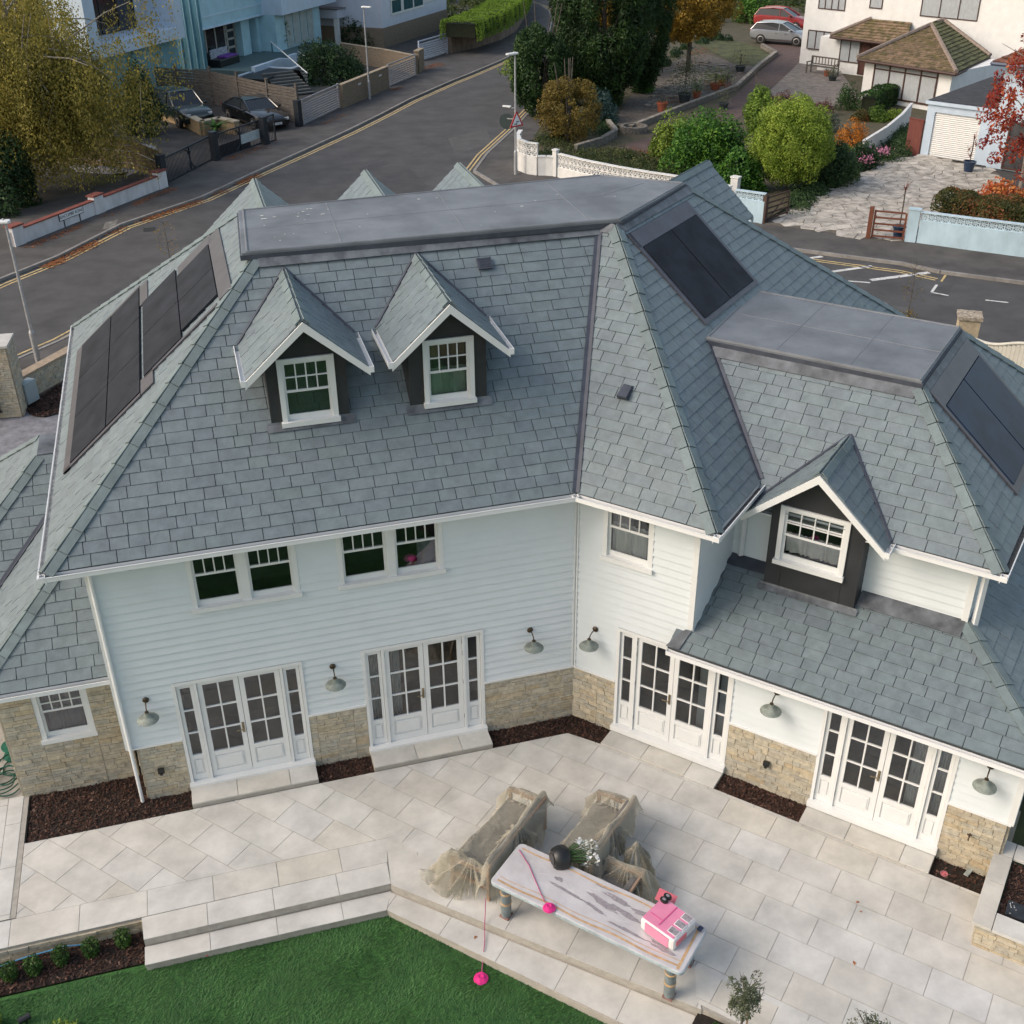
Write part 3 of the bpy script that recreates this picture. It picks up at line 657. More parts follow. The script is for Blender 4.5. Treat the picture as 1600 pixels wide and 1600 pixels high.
# left slope: along = y, up = dx*SF
def Lq(y0,y1,x0,x1): return [(y0+EO,(x0-EL)*SF),(y1+EO,(x0-EL)*SF),(y1+EO,(x1-EL)*SF),(y0+EO,(x1-EL)*SF)]
rowsL=[]
xs=[-8.14,-7.52,-6.9]; 
for y0,y1,x0,x1 in((2.5,4.3,-8.16,-7.49),(4.32,6.1,-8.16,-7.49),(6.12,7.92,-8.16,-7.49),(2.5,4.3,-7.47,-6.84),(4.32,6.1,-7.47,-6.84),(6.12,7.85,-7.47,-6.84),(3.0,4.85,-6.76,-6.05),(4.87,6.72,-6.76,-6.05),(3.3,4.75,-6.03,-5.36),(4.77,6.2,-6.03,-5.36)): rowsL.append(Lq(y0,y1,x0,x1))
array(A0,Y,nL,rowsL,None)
def flash(O,U,n,qs,h=.045):
    mb=MB()
    for q in qs: mb.slab([onslope(O,U,n,a,d,h) for a,d in q],.03)
    part(mb,'panel_flashing',solarframe)
flash(A0,Y,nL,[Lq(2.38,8.0,-8.3,-8.17),Lq(2.38,2.49,-8.28,-6.84),Lq(7.94,8.06,-8.2,-6.84),Lq(6.74,7.9,-6.83,-6.66),Lq(2.38,2.99,-6.83,-6.6),Lq(2.9,3.0,-6.76,-5.4),Lq(6.22,6.74,-6.0,-5.3),Lq(3.0,6.6,-5.35,-5.12)])
# right end slope of wing B
def Eq(n0,n1,u0,u1): return [((EO-n0),(UE-u0)*SF),((EO-n1),(UE-u0)*SF),((EO-n1),(UE-u1)*SF),((EO-n0),(UE-u1)*SF)]
array(B0,-nB,nE,[Eq(-3.60,-4.78,.58,-.72),Eq(-4.82,-5.98,.58,-.72)],None)
flash(B0,-nB,nE,[Eq(-3.48,-3.585,.66,-.98),Eq(-3.585,-6.0,.66,.59),Eq(-3.5,-6.02,-.73,-.98),Eq(-5.99,-6.1,.66,-.98)])
S2=math.sqrt(1+T2*T2)
def Gq(n0,n1,u0,u1): return [((N2-n0),(U2-u0)*S2),((N2-n1),(U2-u0)*S2),((N2-n1),(U2-u1)*S2),((N2-n0),(U2-u1)*S2)]
array(C0,-nB,n3,[Gq(-3.42,-4.62,6.28,5.0),Gq(-4.66,-5.86,6.28,5.0)],None)
flash(C0,-nB,n3,[Gq(-3.3,-3.41,6.4,4.72),Gq(-3.41,-5.87,6.4,6.29),Gq(-3.41,-5.87,4.99,4.72),Gq(-5.87,-5.98,6.4,4.72)])
# roof vents
m=MB(); v=onslope(A0,X,nA,7.70,3.37*SF,.05); m.box((0,0,0),(.26,.03,.22)); m.v=[tuple(v+X*p[0]+nA*p[1]+(nA.cross(X)*(1 if nA.cross(X).z>0 else -1))*p[2]) for p in m.v]
for k in range(4):
    w=nA.cross(X); w=w if w.z>0 else -w; c=v+nA*.02+w*(-.08+.05*k); m.add([c-X*.1,c+X*.1,c+X*.1+w*.03+nA*.012,c-X*.1+w*.03+nA*.012],[(0,1,2,3)])
part(m,'roof_vent',leaddark)
m=MB(); w=nBs.cross(dB); w=w if w.z>0 else -w; v=onslope(V0,dB,nBs,(.31-V0.dot(dB)),(EO+1.06)*SF,.02)
P_=lambda a,b,c:v+dB*a+w*b+nBs*c
vs=[P_(-.1,-.14,0),P_(.1,-.14,0),P_(.1,.14,0),P_(-.1,.14,0),P_(-.09,-.14,.11),P_(.09,-.14,.11),P_(.08,.10,.05),P_(-.08,.10,.05)]; m.add(vs,[(0,1,5,4),(1,2,6,5),(2,3,7,6),(3,0,4,7),(4,5,6,7)]); part(m,'roof_vent',leaddark)
# ================= GROUND, TERRACE, LAWN, ROADS =================
def sheet(name,pts,z,m,t=.0,kind='structure',obj=None):
    mb=MB()
    if t: mb.prism(pts,z-t,z)
    else: mb.poly([(p[0],p[1],z) for p in pts])
    o=mb.build(name,m); o['kind']=kind; return o
sheet('ground',[(-250,-120),(300,-120),(300,420),(-250,420)],-.42,grassm)
def quads(name,V,m,parent=None,label=None,smooth=False):
    V=np.asarray(V,dtype=np.float32); n=len(V)//4; me=bpy.data.meshes.new(name); me.vertices.add(n*4); me.vertices.foreach_set('co',V.ravel())
    me.loops.add(n*4); me.loops.foreach_set('vertex_index',np.arange(n*4,dtype=np.int32)); me.polygons.add(n)
    me.polygons.foreach_set('loop_start',np.arange(0,n*4,4,dtype=np.int32))
    try: me.polygons.foreach_set('loop_total',np.full(n,4,dtype=np.int32))
    except Exception: pass
    me.materials.append(m); me.update(calc_edges=True); me.validate()
    o=bpy.data.objects.new(name,me); COL.objects.link(o)
    if parent is not None: o.parent=parent
    if label: o['label']=label
    return o
# lawn of artificial turf, two steps below the terrace
sheet('lawn',[(-30,-3.3),(-4.24,-3.3),(-4.18,-3.36),(1.6,-9.5),(1.6,-30),(-30,-30)],-.30,turf)
# terrace base + individually laid slabs
def slabs(name,polys,z=0,gauge=.565,w=.86,U=dB,seed=1,off=.5,fixed=None,base=.12,m=None,O=(0,0,0)):
    mb=MB(); bs=MB()
    for k,P in enumerate(polys):
        O_=Vector((O[0],O[1],z)); V=Z.cross(U)
        if fixed: tiles(mb,O_,U,V,to2d(O_,U,V,[(a,b,z) for a,b in P]),fixed,w*.999,w,.010,.006,None,.0008,seed+k,off,0,v0=None)
        else: 
            q=to2d(O_,U,V,[(a,b,z) for a,b in P]); v0=math.floor(min(t[1] for t in q)/gauge)*gauge
            tiles(mb,O_,U,V,q,gauge,w*.999,w,.010,.006,None,.0008,seed,(off if int(round(v0/gauge))%2==0 else off),0,v0=v0)
        bs.prism([(p[0],p[1]) for p in (P if ccw(P)==P else P[::-1])],z-base,z)
    o=mb.build(name,m or pav); o['kind']='structure'; b=bs.build(name+'_joints',joint,o); return o
pC=(-.27,-.52)
cn=lambda u,n:tuple(Bw(u,n,0))[:2]
nb=.565   # width of the border course
# B side coordinates: terrace edge near house n=.72 ; step nosing line through (-4.11,-3.13),(-.25,-6.6)
slabs('patio',[[(-9.85,-.52),(-.27,-.52),(-3.9,-2.12),(-9.85,-2.12)],
 [(-3.9,-2.12),(-3.55,-2.62),cn(4.30,4.06),(-3.657,-2.013)],
 [(-.27,-.52),(-3.657,-2.013),cn(4.30,4.06),cn(12,4.06),cn(12,.5),cn(.9,.5)],
 [cn(4.30,4.06),cn(4.56,4.6),cn(12,4.6),cn(12,4.06)]])
# border course along the top of the steps and beyond to the left
slabs('patio_border',[[(-14,-2.125),(-4.0,-2.125),(-4.09,-2.64),(-14,-2.66)]],U=X,gauge=.55,w=1.02,fixed=.56,O=(-14,-2.125))
slabs('patio_border',[[(-7.97,-2.665),(-4.1,-2.645),(-4.12,-3.10),(-7.94,-3.10)]],U=X,w=1.02,fixed=.6,seed=5,O=(-8,-3.10))
slabs('patio_border',[[(-4.12,-3.12),(-.29,-6.60),cn(4.30,4.06),(-3.55,-2.62)]],U=(Vector((.743,-.669,0))),w=1.02,fixed=1.0,seed=8,O=(-4.12,-3.12))
slabs('patio_border',[[(-4.12,-3.12),(-3.55,-2.62),(-3.9,-2.12),(-4.02,-2.13)]],U=X,w=1.02,fixed=1.0,seed=9,O=(-4.6,-3.2))
slabs('patio_border',[[(-.29,-6.60),cn(4.56,4.6),cn(4.30,4.06)]],U=(Vector((.743,-.669,0))),w=1.02,fixed=1.0,seed=10,O=(-4.12,-3.12))
sheet('patio_base',[(-9.8,-.53),(-9.8,-2.62),(-7.92,-2.62),(-7.92,-3.08),(-4.13,-3.08),(-.3,-6.55),cn(12,4.58),cn(12,.5),cn(.9,.5),(-.27,-.53)],-.006,joint,.2)
slabs('patio_path',[[(-14,-2.1),(-9.86,-2.1),(-9.86,.66),(-9.95,.66),(-9.95,9),(-14,9)]],U=Y,w=1.0,gauge=.6,seed=12)
# steps down to the lawn
def steps(name,poly,z,h=.15): m=MB(); m.prism(poly,z-h,z-.012); o=m.build(name,mat('step_riser',(.40,.37,.32),.9,.08,4,.1,20)); o['kind']='structure'; return o
steps('patio_steps',[(-7.94,-3.09),(-4.11,-3.09),(-3.9,-2.2),(-7.94,-2.2)][::-1],0,.3)
steps('patio_steps',[(-4.12,-3.11),(-.20,-6.66),(.4,-6),(-3.5,-2.4)],0,.3)
steps('patio_steps',[(-7.94,-3.43),(-4.25,-3.46),(-1.0,-6.85),(1.6,-9.6),(2.2,-9),(-3.9,-2.6),(-7.94,-2.9)],-.15,.17)
slabs('step_tread',[[(-7.95,-3.11),(-4.13,-3.12),(-4.27,-3.47),(-7.95,-3.45)]],z=-.15,U=X,w=1.02,fixed=.6,seed=21,O=(-8,-3.45),base=.05)
slabs('step_tread',[[(-4.14,-3.14),(-.22,-6.70),(1.9,-9.0),(1.5,-9.3),(-.95,-6.85),(-4.26,-3.47)]],z=-.15,U=Vector((.73,-.684,0)).normalized(),w=1.0,fixed=1.2,seed=25,O=(-4.6,-3.8),base=.05)
stonew=MB()
# retaining face beside the flower bed, under the border course
stonewall((Vector((0,-2.64,0)),X,-Y),-14,-7.94,-.45,-.05,seed=77,name='retaining_wall',par=None)
# planting beds with bark chips
def bed(pts,z,n,seed,name='mulch',sc=1.,soilm=None):
    sheet('planting_bed',pts,z,soilm or soil)
    rg=np.random.default_rng(seed); P=np.array(pts); lo,hi=P.min(0),P.max(0); c=rg.uniform(lo,hi,(n*3,2)); poly=[tuple(p) for p in pts]
    ins=np.zeros(len(c),bool); j=len(P)-1
    for i in range(len(P)):
        xi,yi=P[i]; xj,yj=P[j]; ins^=((yi>c[:,1])!=(yj>c[:,1]))&(c[:,0]<(xj-xi)*(c[:,1]-yi)/(yj-yi+1e-12)+xi); j=i
    c=c[ins][:n]; n=len(c); a=rg.uniform(0,6.28,n); L=rg.uniform(.008,.03,n)*sc; w=L*rg.uniform(.25,.6,n); tl=rg.uniform(-.6,.6,(n,2))
    zz=z+rg.uniform(.004,.03,n); d=np.stack([np.cos(a),np.sin(a)],1); e=np.stack([-d[:,1],d[:,0]],1)
    V=np.zeros((n,4,3)); 
    for k,(s,t) in enumerate(((-1,-1),(1,-1),(1,1),(-1,1))):
        V[:,k,:2]=c+d*(L*s)[:,None]+e*(w*t)[:,None]; V[:,k,2]=zz+s*L*tl[:,0]+t*w*tl[:,1]
    o=quads(name,V.reshape(-1,3),mulchm); o['kind']='stuff'; return o
bed([(-9.82,-.53),(-7.10,-.53),(-7.10,0),(-7.82,0),(-7.82,.66),(-9.85,.66)],-.03,4200,1)
bed([(-4.93,-.52),(-3.91,-.52),(-3.91,0),(-4.93,0)],-.03,1200,2)
bed([(-1.74,-.52),(-.27,-.52),(.20,-1.02),cn(.88,0),(0,0),(-1.73,0)],-.03,2200,3)
bed([cn(3.10,0),cn(4.66,0),cn(4.64,.5),cn(3.12,.5)],-.03,2600,4)
bed([cn(6.8,0),cn(7.9,-.1),cn(7.92,.46),cn(6.8,.46)],-.06,400,5,soilm=soil)
bed([(-14,-3.28),(-7.95,-3.28),(-7.95,-2.66),(-14,-2.66)],-.36+.07,5200,6)
# pile of the artificial lawn (the part near the terrace)
rg=np.random.default_rng(77); n=150000; c=np.stack([rg.uniform(-10.6,1.2,n),rg.uniform(-9.4,-3.3,n)],1); ok=(c[:,1]< -3.36-.9*np.maximum(0,c[:,0]+4.25)); c=c[ok]; n=len(c)
f_=np.sin(c[:,0]*3.1+1.7*np.sin(c[:,1]*2.3))+np.sin(c[:,1]*4.3-c[:,0]*2+1.3*np.sin(c[:,0]*3.7)); a=f_*.9+rg.normal(size=n)*.8; L=rg.uniform(.025,.05,n); w=.006
V=np.zeros((n,4,3)); d=np.stack([np.cos(a),np.sin(a)],1); e=np.stack([-d[:,1],d[:,0]],1)
V[:,0,:2]=c-e*w; V[:,1,:2]=c+e*w; V[:,2,:2]=c+d*L[:,None]+e*w*.4; V[:,3,:2]=c+d*L[:,None]-e*w*.4; V[:,:2,2]=-.298; V[:,2:,2]=-.298+rg.uniform(.012,.035,n)[:,None]
tag(quads('grass',V.reshape(-1,3),mat('turf_blade',(.062,.165,.045),.8,.3,1.3,island=.5,hue=[(.45,.5,.4),(1,1,1),(.7,.75,.6),(1.3,1.3,1.3)],col2=(.022,.085,.018))),kind='stuff')
# stone door steps
def dstep(F,a0,a1,d=.52,z=.13):
    mb=MB(); bs=MB(); O=F[0]+F[1]*a0; 
    bs.fbox(F,a0,a1,0,d-.02,-.05,z-.035); o=bs.build('door_step_base',mat('step_riser',(.40,.37,.32)))
    w=[.0,.36,.78,1.0] if a0<-5 or a0>3 else [0,.36,.74,1.0]
    for x,y in zip(w,w[1:]): mb.fbox(F,a0+(a1-a0)*x+.004,a0+(a1-a0)*y-.004,0.01,d,z-.035,z)
    o.name='door_step'; o['kind']='structure'; mb.build('step_slab',pav,o,bevel=.004)
for a,b in DA: dstep(FA,a-.01,b+.01)
for a,b in DBs: dstep(FB,a-.01,b+.01,.52,.05)
m=MB(); 
for F,a0,a1,b in((FA,-9.83,-7.1,.525),): m.fbox(F,a0,a1,b-.008,b,-.05,.012)
m.fbox((Vector((-9.84,0,0)),Y,-X),-.52,.64,-.008,0,-.05,.012); o=m.build('bed_edging',black); o['kind']='structure'
# -------- roads --------
sheet('road',[(-60,-5),(-14,14),(-10.6,15.2),(17,9.5),(40,-8),(60,10),(46,130),(20,130),(10,70),(-60,12)],-.05,asphalt)
KN=[(-40,-2),(-20,21),(-13.10,30.36),(-11.16,32.63),(-8.73,36.57),(-5.06,40.13),(-2.19,44.17),(0.60,47.94),(3.72,52.26),(6.34,56.13),(9.16,60.51),(13.34,66.17),(15.23,68.50),(18.79,73.19),(22.53,78.53),(25.59,83.41),(27.70,88.40),(29.68,94.03),(31.45,100.41),(32.05,105.12),(31.90,109.88),(31,118)]
BK=[(29,118),(30.48,106.28),(27.32,95.85),(24.22,87.95),(20.01,81.59),(16.06,78.05),(9,70),(-4,52),(-10,43),(-18,36),(-45,10)]
def pavement(pts,z=.055,name='pavement',m=None): return sheet(name,pts,z,m or pavasph,.12)
pavement(KN+BK)
def kerb(line,w=.14,z=.07,m=None,name='kerb',seg=.9,side=1):
    mb=MB()
    for a,b in zip(line,line[1:]):
        a,b=Vector((*a,0)),Vector((*b,0)); L=(b-a).length; k=max(1,int(L/seg)); h=(b-a)/L; F=(a,h,Vector((h.y,-h.x,0))*side)
        for i in range(k): mb.fbox(F,L*i/k+.004,L*(i+1)/k-.004,-w*.3,w*.7,-.12,z)
    o=mb.build(name,m or kerbm); o['kind']='structure'; return o
kerb(KN[1:-1])
def line(pts,off,w,m,name='road_marking',z=-.042,side=1):
    mb=MB(); P=[Vector((*p,0)) for p in pts]; vs=[]
    for i,p in enumerate(P):
        a=P[max(0,i-1)]; b=P[min(len(P)-1,i+1)]; h=(b-a).normalized(); nrm=Vector((h.y,-h.x,0))*side
        vs+=[p+nrm*off+Z*z,p+nrm*(off+w)+Z*z]
    mb.add(vs,[(2*i,2*i+1,2*i+3,2*i+2) for i in range(len(P)-1)]); o=mb.build(name,m); o['kind']='structure'; return o
line(KN[1:-1],.34,.09,yellow); line(KN[1:-1],.56,.09,yellow)
# corner footpath opposite (by the curved white wall) and the footpath along the right-hand road
KC=[(42.43,106.53),(29.70,81.94),(22.17,67.81),(16.49,56.04),(13.17,49.66),(10.16,44.34),(8.58,40.94),(9.0,37.8),(10.6,33.2),(13.2,29.6),(16.76,25.92),(17.78,24.52),(20.97,21.62),(21.81,20.31),(24.03,18.29),(34,9),(45,0)]
pavement(KC+[(55,8),(25.99,20.87),(22.59,24.07),(18.10,28.00),(16.99,31.53),(12.65,36.47),(12.54,40.48),(11.87,38.92),(10.84,40.20),(14.38,48.90),(18.11,55.50),(32.52,80.94),(45.90,105.23)],.05)
kerb(KC,side=1); line(KC[3:7],.30,.09,yellow); line(KC[3:7],.52,.09,yellow)
KR=[(9.2,36.5),(13,30),(17.54,24.07),(20.71,21.21),(21.55,19.92)]
line(KR,.22,.09,yellow); line(KR,.44,.09,yellow)
def stripe(a,b,w=.14,m=None): line([a,b],-w/2,w,m or whiteln)
stripe((17.49,21.67),(19.77,21.84),.2); stripe((18.83,20.39),(21.44,20.50),.24); stripe((17.47,23.40),(18.52,23.50),.2); stripe((17.08,21.09),(18.65,20.14),.12)
stripe((20.23,18.53),(20.61,18.05),.10); stripe((20.23,18.53),(20.90,19.20),.10); stripe((21.60,17.24),(22.22,16.77),.10); stripe((21.27,19.46),(21.86,20.05),.08,yellow)
# own front footpath + drive (seen left of the house)
OK1=[(-24,8),(-11.89,21.45),(-10.39,23.00),(-4,32),(2,37)]
pavement([(-24,8),(-11.89,21.45),(-10.39,23.00),(-4,32),(2,37),(2,35),(-4,29.5),(-10.31,21.35),(-11.77,20.08),(-24,6)][::-1],.05)
line([(-24,8),(-11.89,21.51),(-10.39,23.06),(-4,32)],-.5,.09,yellow); line([(-24,8),(-11.89,21.51),(-10.39,23.06),(-4,32)],-.28,.09,yellow); kerb([(-24,8),(-11.89,21.45),(-10.39,23.00),(-4,32)],side=-1,w=.12)
sheet('driveway',[(-16,17),(-10.0,17.6),(-10,20),(3,34),(12,30),(18,18),(17,9),(9,-3),(-7.9,9),(-9.9,9),(-16,9)],-.02,mat('drive_paving',(.22,.22,.24),.9,.2,3,.2,30))
# leaves gathered in the gutter of the road
leafm=mat('fallen_leaf',(.26,.10,.03),.8,.2,20,island=.5,hue=[(.5,.5,.5),(1,.8,.6),(1.5,1.3,1),(.7,.6,.6)])
def litter(pts,w,n,seed,size=.06,z=-.03):
    rg=np.random.default_rng(seed); P=np.array(pts); seg=np.linalg.norm(np.diff(P,axis=0),axis=1); cs=np.r_[0,np.cumsum(seg)]; t=rg.uniform(0,cs[-1],n); i=np.clip(np.searchsorted(cs,t)-1,0,len(seg)-1)
    f=((t-cs[i])/seg[i])[:,None]; base=P[i]*(1-f)+P[i+1]*f; h=(P[i+1]-P[i])/seg[i][:,None]; nr=np.stack([h[:,1],-h[:,0]],1)
    dens=.5+.5*np.sin(t*.9)+.4*np.sin(t*2.7); keep=rg.uniform(0,1.5,n)<dens+.15
    c=(base+nr*(w[0]+(w[1]-w[0])*rg.beta(1.2,2.2,n))[:,None])[keep]; m_=len(c); a=rg.uniform(0,6.28,m_); L=rg.uniform(.5,1.2,m_)*size
    V=np.zeros((m_,4,3)); 
    for k,(s,u) in enumerate(((-1,0),(0,-.6),(1,0),(0,.6))): V[:,k,0]=c[:,0]+L*(s*np.cos(a)-u*np.sin(a)); V[:,k,1]=c[:,1]+L*(s*np.sin(a)+u*np.cos(a)); V[:,k,2]=z+rg.uniform(.002,.03,m_)
    o=quads('fallen_leaves',V.reshape(-1,3),leafm); o['kind']='stuff'; return o
litter([(-11.78,31.55),(-8.73,36.57),(-5.06,40.13),(-2.19,44.17)],(.0,.75),5200,1,.05); litter([(-12.72,34.37),(-6.54,42.31)],(.15,.8),1500,2,.05,.06); litter([(-3.86,47.28),(-0.41,51.53)],(.2,1.2),500,3,.05,.06)
litter([(-2.19,44.17),(8.00,58.69)],(.0,.3),400,4,.05); litter([(-11.87,21.28),(-10.39,23.00)],(.0,.3),400,5,.05); litter([(2.53,54.49),(4.07,57.09)],(0,.8),160,6,.06,.06); litter([(12.01,70.74),(14.33,73.50)],(-.4,.9),500,7,.06,.06)
litter([(8.34,63.83),(9.44,64.94)],(0,.7),150,8,.06,.06)
patchm=mat('tarmac_patch',(.058,.057,.058),.85,.12,1.5,.3,60); patch2=mat('tarmac_patch_pale',(.088,.086,.084),.85,.12,1.5,.3,60)
for pp,mm in (([(1.08,39.23),(5.57,42.76),(5.69,38.98),(1.72,35.55)],patchm),([(9.05,48.92),(11.78,50.67),(11.18,47.03),(8.56,45.02)],patch2),([(3.04,43.58),(4.61,44.80),(4.58,43.93),(3.02,42.47)],patchm),([(20.65,18.91),(21.66,19.19),(20.48,17.94),(20.01,18.23)],patchm),([(-9.46,26.75),(-7.98,29.30),(-7.81,28.77),(-9.31,26.14)],patchm),([(-5.06,31.31),(-2.39,34.75),(-2.32,34.32),(-4.94,30.75)],patch2),([(16.22,18.71),(18.56,17.43),(18.27,16.98),(16.06,18.21)],patch2)): sheet('road_patch',pp,-.045,mm)
gr=mat('iron_cover',(.03,.03,.03),.6,.2,8)
for c_ in ((11.25,63.57),(-7.48,35.67),(16.35,24.53)): sheet('drain_cover_plate',[(c_[0]-.25,c_[1]-.3),(c_[0]+.25,c_[1]-.3),(c_[0]+.25,c_[1]+.3),(c_[0]-.25,c_[1]+.3)],-.04,gr)
sheet('pavement_cover',[(-9.33,36.97),(-8.79,37.31),(-8.91,36.22),(-9.44,35.89)],.061,mat('cover_pale',(.2,.19,.17),.9,.3,6))
for k,(x,y,z,r) in enumerate(((.33,-5.05,.008,.05),(1.43,-6.25,.008,.06),(1.36,-5.3,.008,.035),(-2.35,-4.98,-.14,.05),(-7.2,-3.6,-.29,.03))):
    x_,y_={0:(2.84,-5.54),1:(2.20,-6.52),2:(2.79,-5.72),3:(-3.05,-4.37),4:(-6.82,-0.21)}[k]
    mb=MB(); a=k*1.3; d=Vector((math.cos(a),math.sin(a),0)); e=Vector((-d.y,d.x,0)); c=Vector((x_,y_,z)); r=r*.75
    mb.add([c-d*r,c+e*r*.5+Z*.01,c+d*r,c-e*r*.5+Z*.012],[(0,1,2,3)])
    tag(mb.build('fallen_leaf',leafm),['brown leaf lying on the terrace slabs, upper of two right of the table','brown leaf on the terrace slabs nearest the olive tree','small dark scrap beside the upper leaf on the terrace','tan leaf on the step below the covered bench','dead leaf on slabs near the left french doors'][k],'leaf',None)
# ================= vegetation helpers =================
def leafmat(name,dark,mid,light,rough=.6,transl=.33):
    dark,mid,light=[tuple(min(.8,c*1.22) for c in q) for q in(dark,mid,light)]
    if name in MATS: return MATS[name]
    M=bpy.data.materials.new(name); M.use_nodes=True; n=M.node_tree.nodes; L=M.node_tree.links; b=n['Principled BSDF']
    b.inputs['Roughness'].default_value=rough; b.inputs['Specular IOR Level'].default_value=.35
    g=n.new('ShaderNodeNewGeometry'); r=n.new('ShaderNodeValToRGB'); e=r.color_ramp.elements
    e[0].position=0; e[0].color=(*dark,1); e[1].position=1; e[1].color=(*light,1); x=e.new(.5); x.color=(*mid,1)
    tc=n.new('ShaderNodeTexCoord'); nz=n.new('ShaderNodeTexNoise'); nz.inputs['Scale'].default_value=.9; nz.inputs['Detail'].default_value=2; L.new(tc.outputs['Object'],nz.inputs['Vector'])
    ma=n.new('ShaderNodeMath'); ma.operation='MULTIPLY_ADD'; ma.inputs[1].default_value=.65; L.new(g.outputs['Random Per Island'],ma.inputs[0])
    mb_=n.new('ShaderNodeMath'); mb_.operation='MULTIPLY_ADD'; mb_.inputs[1].default_value=1.3; mb_.inputs[2].default_value=-.48; L.new(nz.outputs[0],mb_.inputs[0]); L.new(mb_.outputs[0],ma.inputs[2])
    L.new(ma.outputs[0],r.inputs[0]); L.new(r.outputs[0],b.inputs['Base Color'])
    t=n.new('ShaderNodeBsdfTranslucent'); L.new(r.outputs[0],t.inputs[0]); mx=n.new('ShaderNodeMixShader'); mx.inputs[0].default_value=transl
    L.new(b.outputs[0],mx.inputs[1]); L.new(t.outputs[0],mx.inputs[2]); L.new(mx.outputs[0],n['Material Output'].inputs[0]); MATS[name]=M; return M
def leafquads(C,size,rg,up=.3,aspect=.55,normals=None,hang=0.):
    n=len(C); d=rg.normal(size=(n,3)); 
    if hang: d=d*(1-hang)+np.array([0,0,-1.])*hang*2
    d/=np.linalg.norm(d,axis=1)[:,None]+1e-9
    nr=rg.normal(size=(n,3))+np.array([0,0,up*2]); 
    if normals is not None: nr=nr*.6+normals*1.4
    e=np.cross(nr,d); e/=np.linalg.norm(e,axis=1)[:,None]+1e-9
    L=(size*rg.uniform(.6,1.35,n))[:,None]; V=np.zeros((n,4,3))
    V[:,0]=C-d*L*.5; V[:,1]=C+e*L*aspect*.5; V[:,2]=C+d*L*.5; V[:,3]=C-e*L*aspect*.5
    return V.reshape(-1,3)
def crown_pts(rad,n,rg,clumps=40,cr=.28,fill=.35,shape='ell',flat=0):
    """points on leaf clumps spread through an ellipsoid (centre 0)"""
    rad=np.array(rad); K=rg.normal(size=(clumps,3)); K/=np.linalg.norm(K,axis=1)[:,None]
    rr=rg.uniform(fill,1,clumps)**.5; K=K*rr[:,None]*(1-cr*.7)
    if shape=='cone': K[:,:2]*=np.clip(1.05-(K[:,2:3]+1)/2*.85,.12,1)
    if shape=='dome': K[:,2]=np.abs(K[:,2])*1.0
    w=rg.uniform(.6,1.3,clumps); i=rg.choice(clumps,n,p=w/w.sum()); d=rg.normal(size=(n,3)); d/=np.linalg.norm(d,axis=1)[:,None]
    s=(cr*w[i]*rg.uniform(.55,1.,n)**.6)[:,None]
    if shape=='cone': s=s*np.clip(1.1-(K[i][:,2:3]+1)/2*.6,.3,1)
    C=(K[i]+d*s)*rad; return C,d
def bush(name,label,cat,loc,rad,n,m,size,seed,group=None,clumps=40,cr=.28,shape='dome',stem=True,z0=.0,aspect=.55,up=.3,core=None,barkm=None):
    rg=np.random.default_rng(seed); t=thing(name,label,cat,(loc[0],loc[1],loc[2] if len(loc)>2 else 0),0,group)
    C,nr=crown_pts(rad if shape!='egg' else (rad[0],rad[1],rad[2]/2),n,rg,clumps,cr,.6 if shape=='egg' else .45,shape); C[:,2]+=z0+(rad[2]*.02 if shape=='dome' else rad[2]*(.5 if shape=='egg' else 1)); C[:,2]=np.maximum(C[:,2],.03)
    quads('foliage',leafquads(C,size,rg,up,aspect,nr),m,t)
    if stem:
        mb=MB(); rp=random.Random(seed)
        for k in range(5):
            a=rp.uniform(0,6.28); e=rp.uniform(.3,.7); mb.tube([(0,0,0),(math.cos(a)*rad[0]*e*.4,math.sin(a)*rad[1]*e*.4,z0+rad[2]*.5),(math.cos(a)*rad[0]*e,math.sin(a)*rad[1]*e,z0+rad[2]*(1.2 if shape!='dome' else .7))],max(.015,rad[0]*.04),6,taper=max(.006,rad[0]*.012))
        mb.build('stems',barkm or bark,t)
    return t
def tree(name,label,loc,H,crown_c,rad,n,m,size,seed,clumps=60,cr=.26,trunk_r=.15,shape='ell',group=None,barkm=None,cat='tree',fill=.3,aspect=.55,up=.3,limbs=7):
    rg=np.random.default_rng(seed); t=thing(name,label,cat,(*loc,0),0,group); rp=random.Random(seed)
    C,nr=crown_pts(rad,n,rg,clumps,cr,fill,shape); C+=np.array([0,0,crown_c])
    quads('crown',leafquads(C,size,rg,up,aspect,nr),m,t)
    mb=MB(); top=crown_c+rad[2]*.3; pts=[(0,0,-.1)]+[(rp.uniform(-.04,.04)*k,rp.uniform(-.04,.04)*k,top*k/5) for k in range(1,6)]
    mb.tube(pts,trunk_r,8,taper=trunk_r*.35)
    tr=mb.build('trunk',barkm or bark,t)
    lb=MB()
    for k in range(limbs):
        a=rp.uniform(0,6.28); z=crown_c-rad[2]*.5+rad[2]*.8*rp.random(); z=max(z,.4); q=(math.cos(a),math.sin(a)); 
        lb.tube([(0,0,z),(q[0]*rad[0]*.35,q[1]*rad[1]*.35,z+rad[2]*.25),(q[0]*rad[0]*.8,q[1]*rad[1]*.8,z+rad[2]*rp.uniform(.25,.6))],trunk_r*.4,6,taper=trunk_r*.1)
    lb.build('limbs',barkm or bark,t)
    return t
olive=leafmat('olive_leaf',(.045,.06,.03),(.10,.12,.07),(.20,.22,.15))
box_=leafmat('box_leaf',(.010,.030,.008),(.03,.075,.015),(.08,.16,.03))
laurel=leafmat('laurel_leaf',(.012,.045,.008),(.045,.13,.018),(.13,.26,.03))
lime=leafmat('lime_leaf',(.05,.09,.010),(.15,.22,.03),(.30,.38,.07))
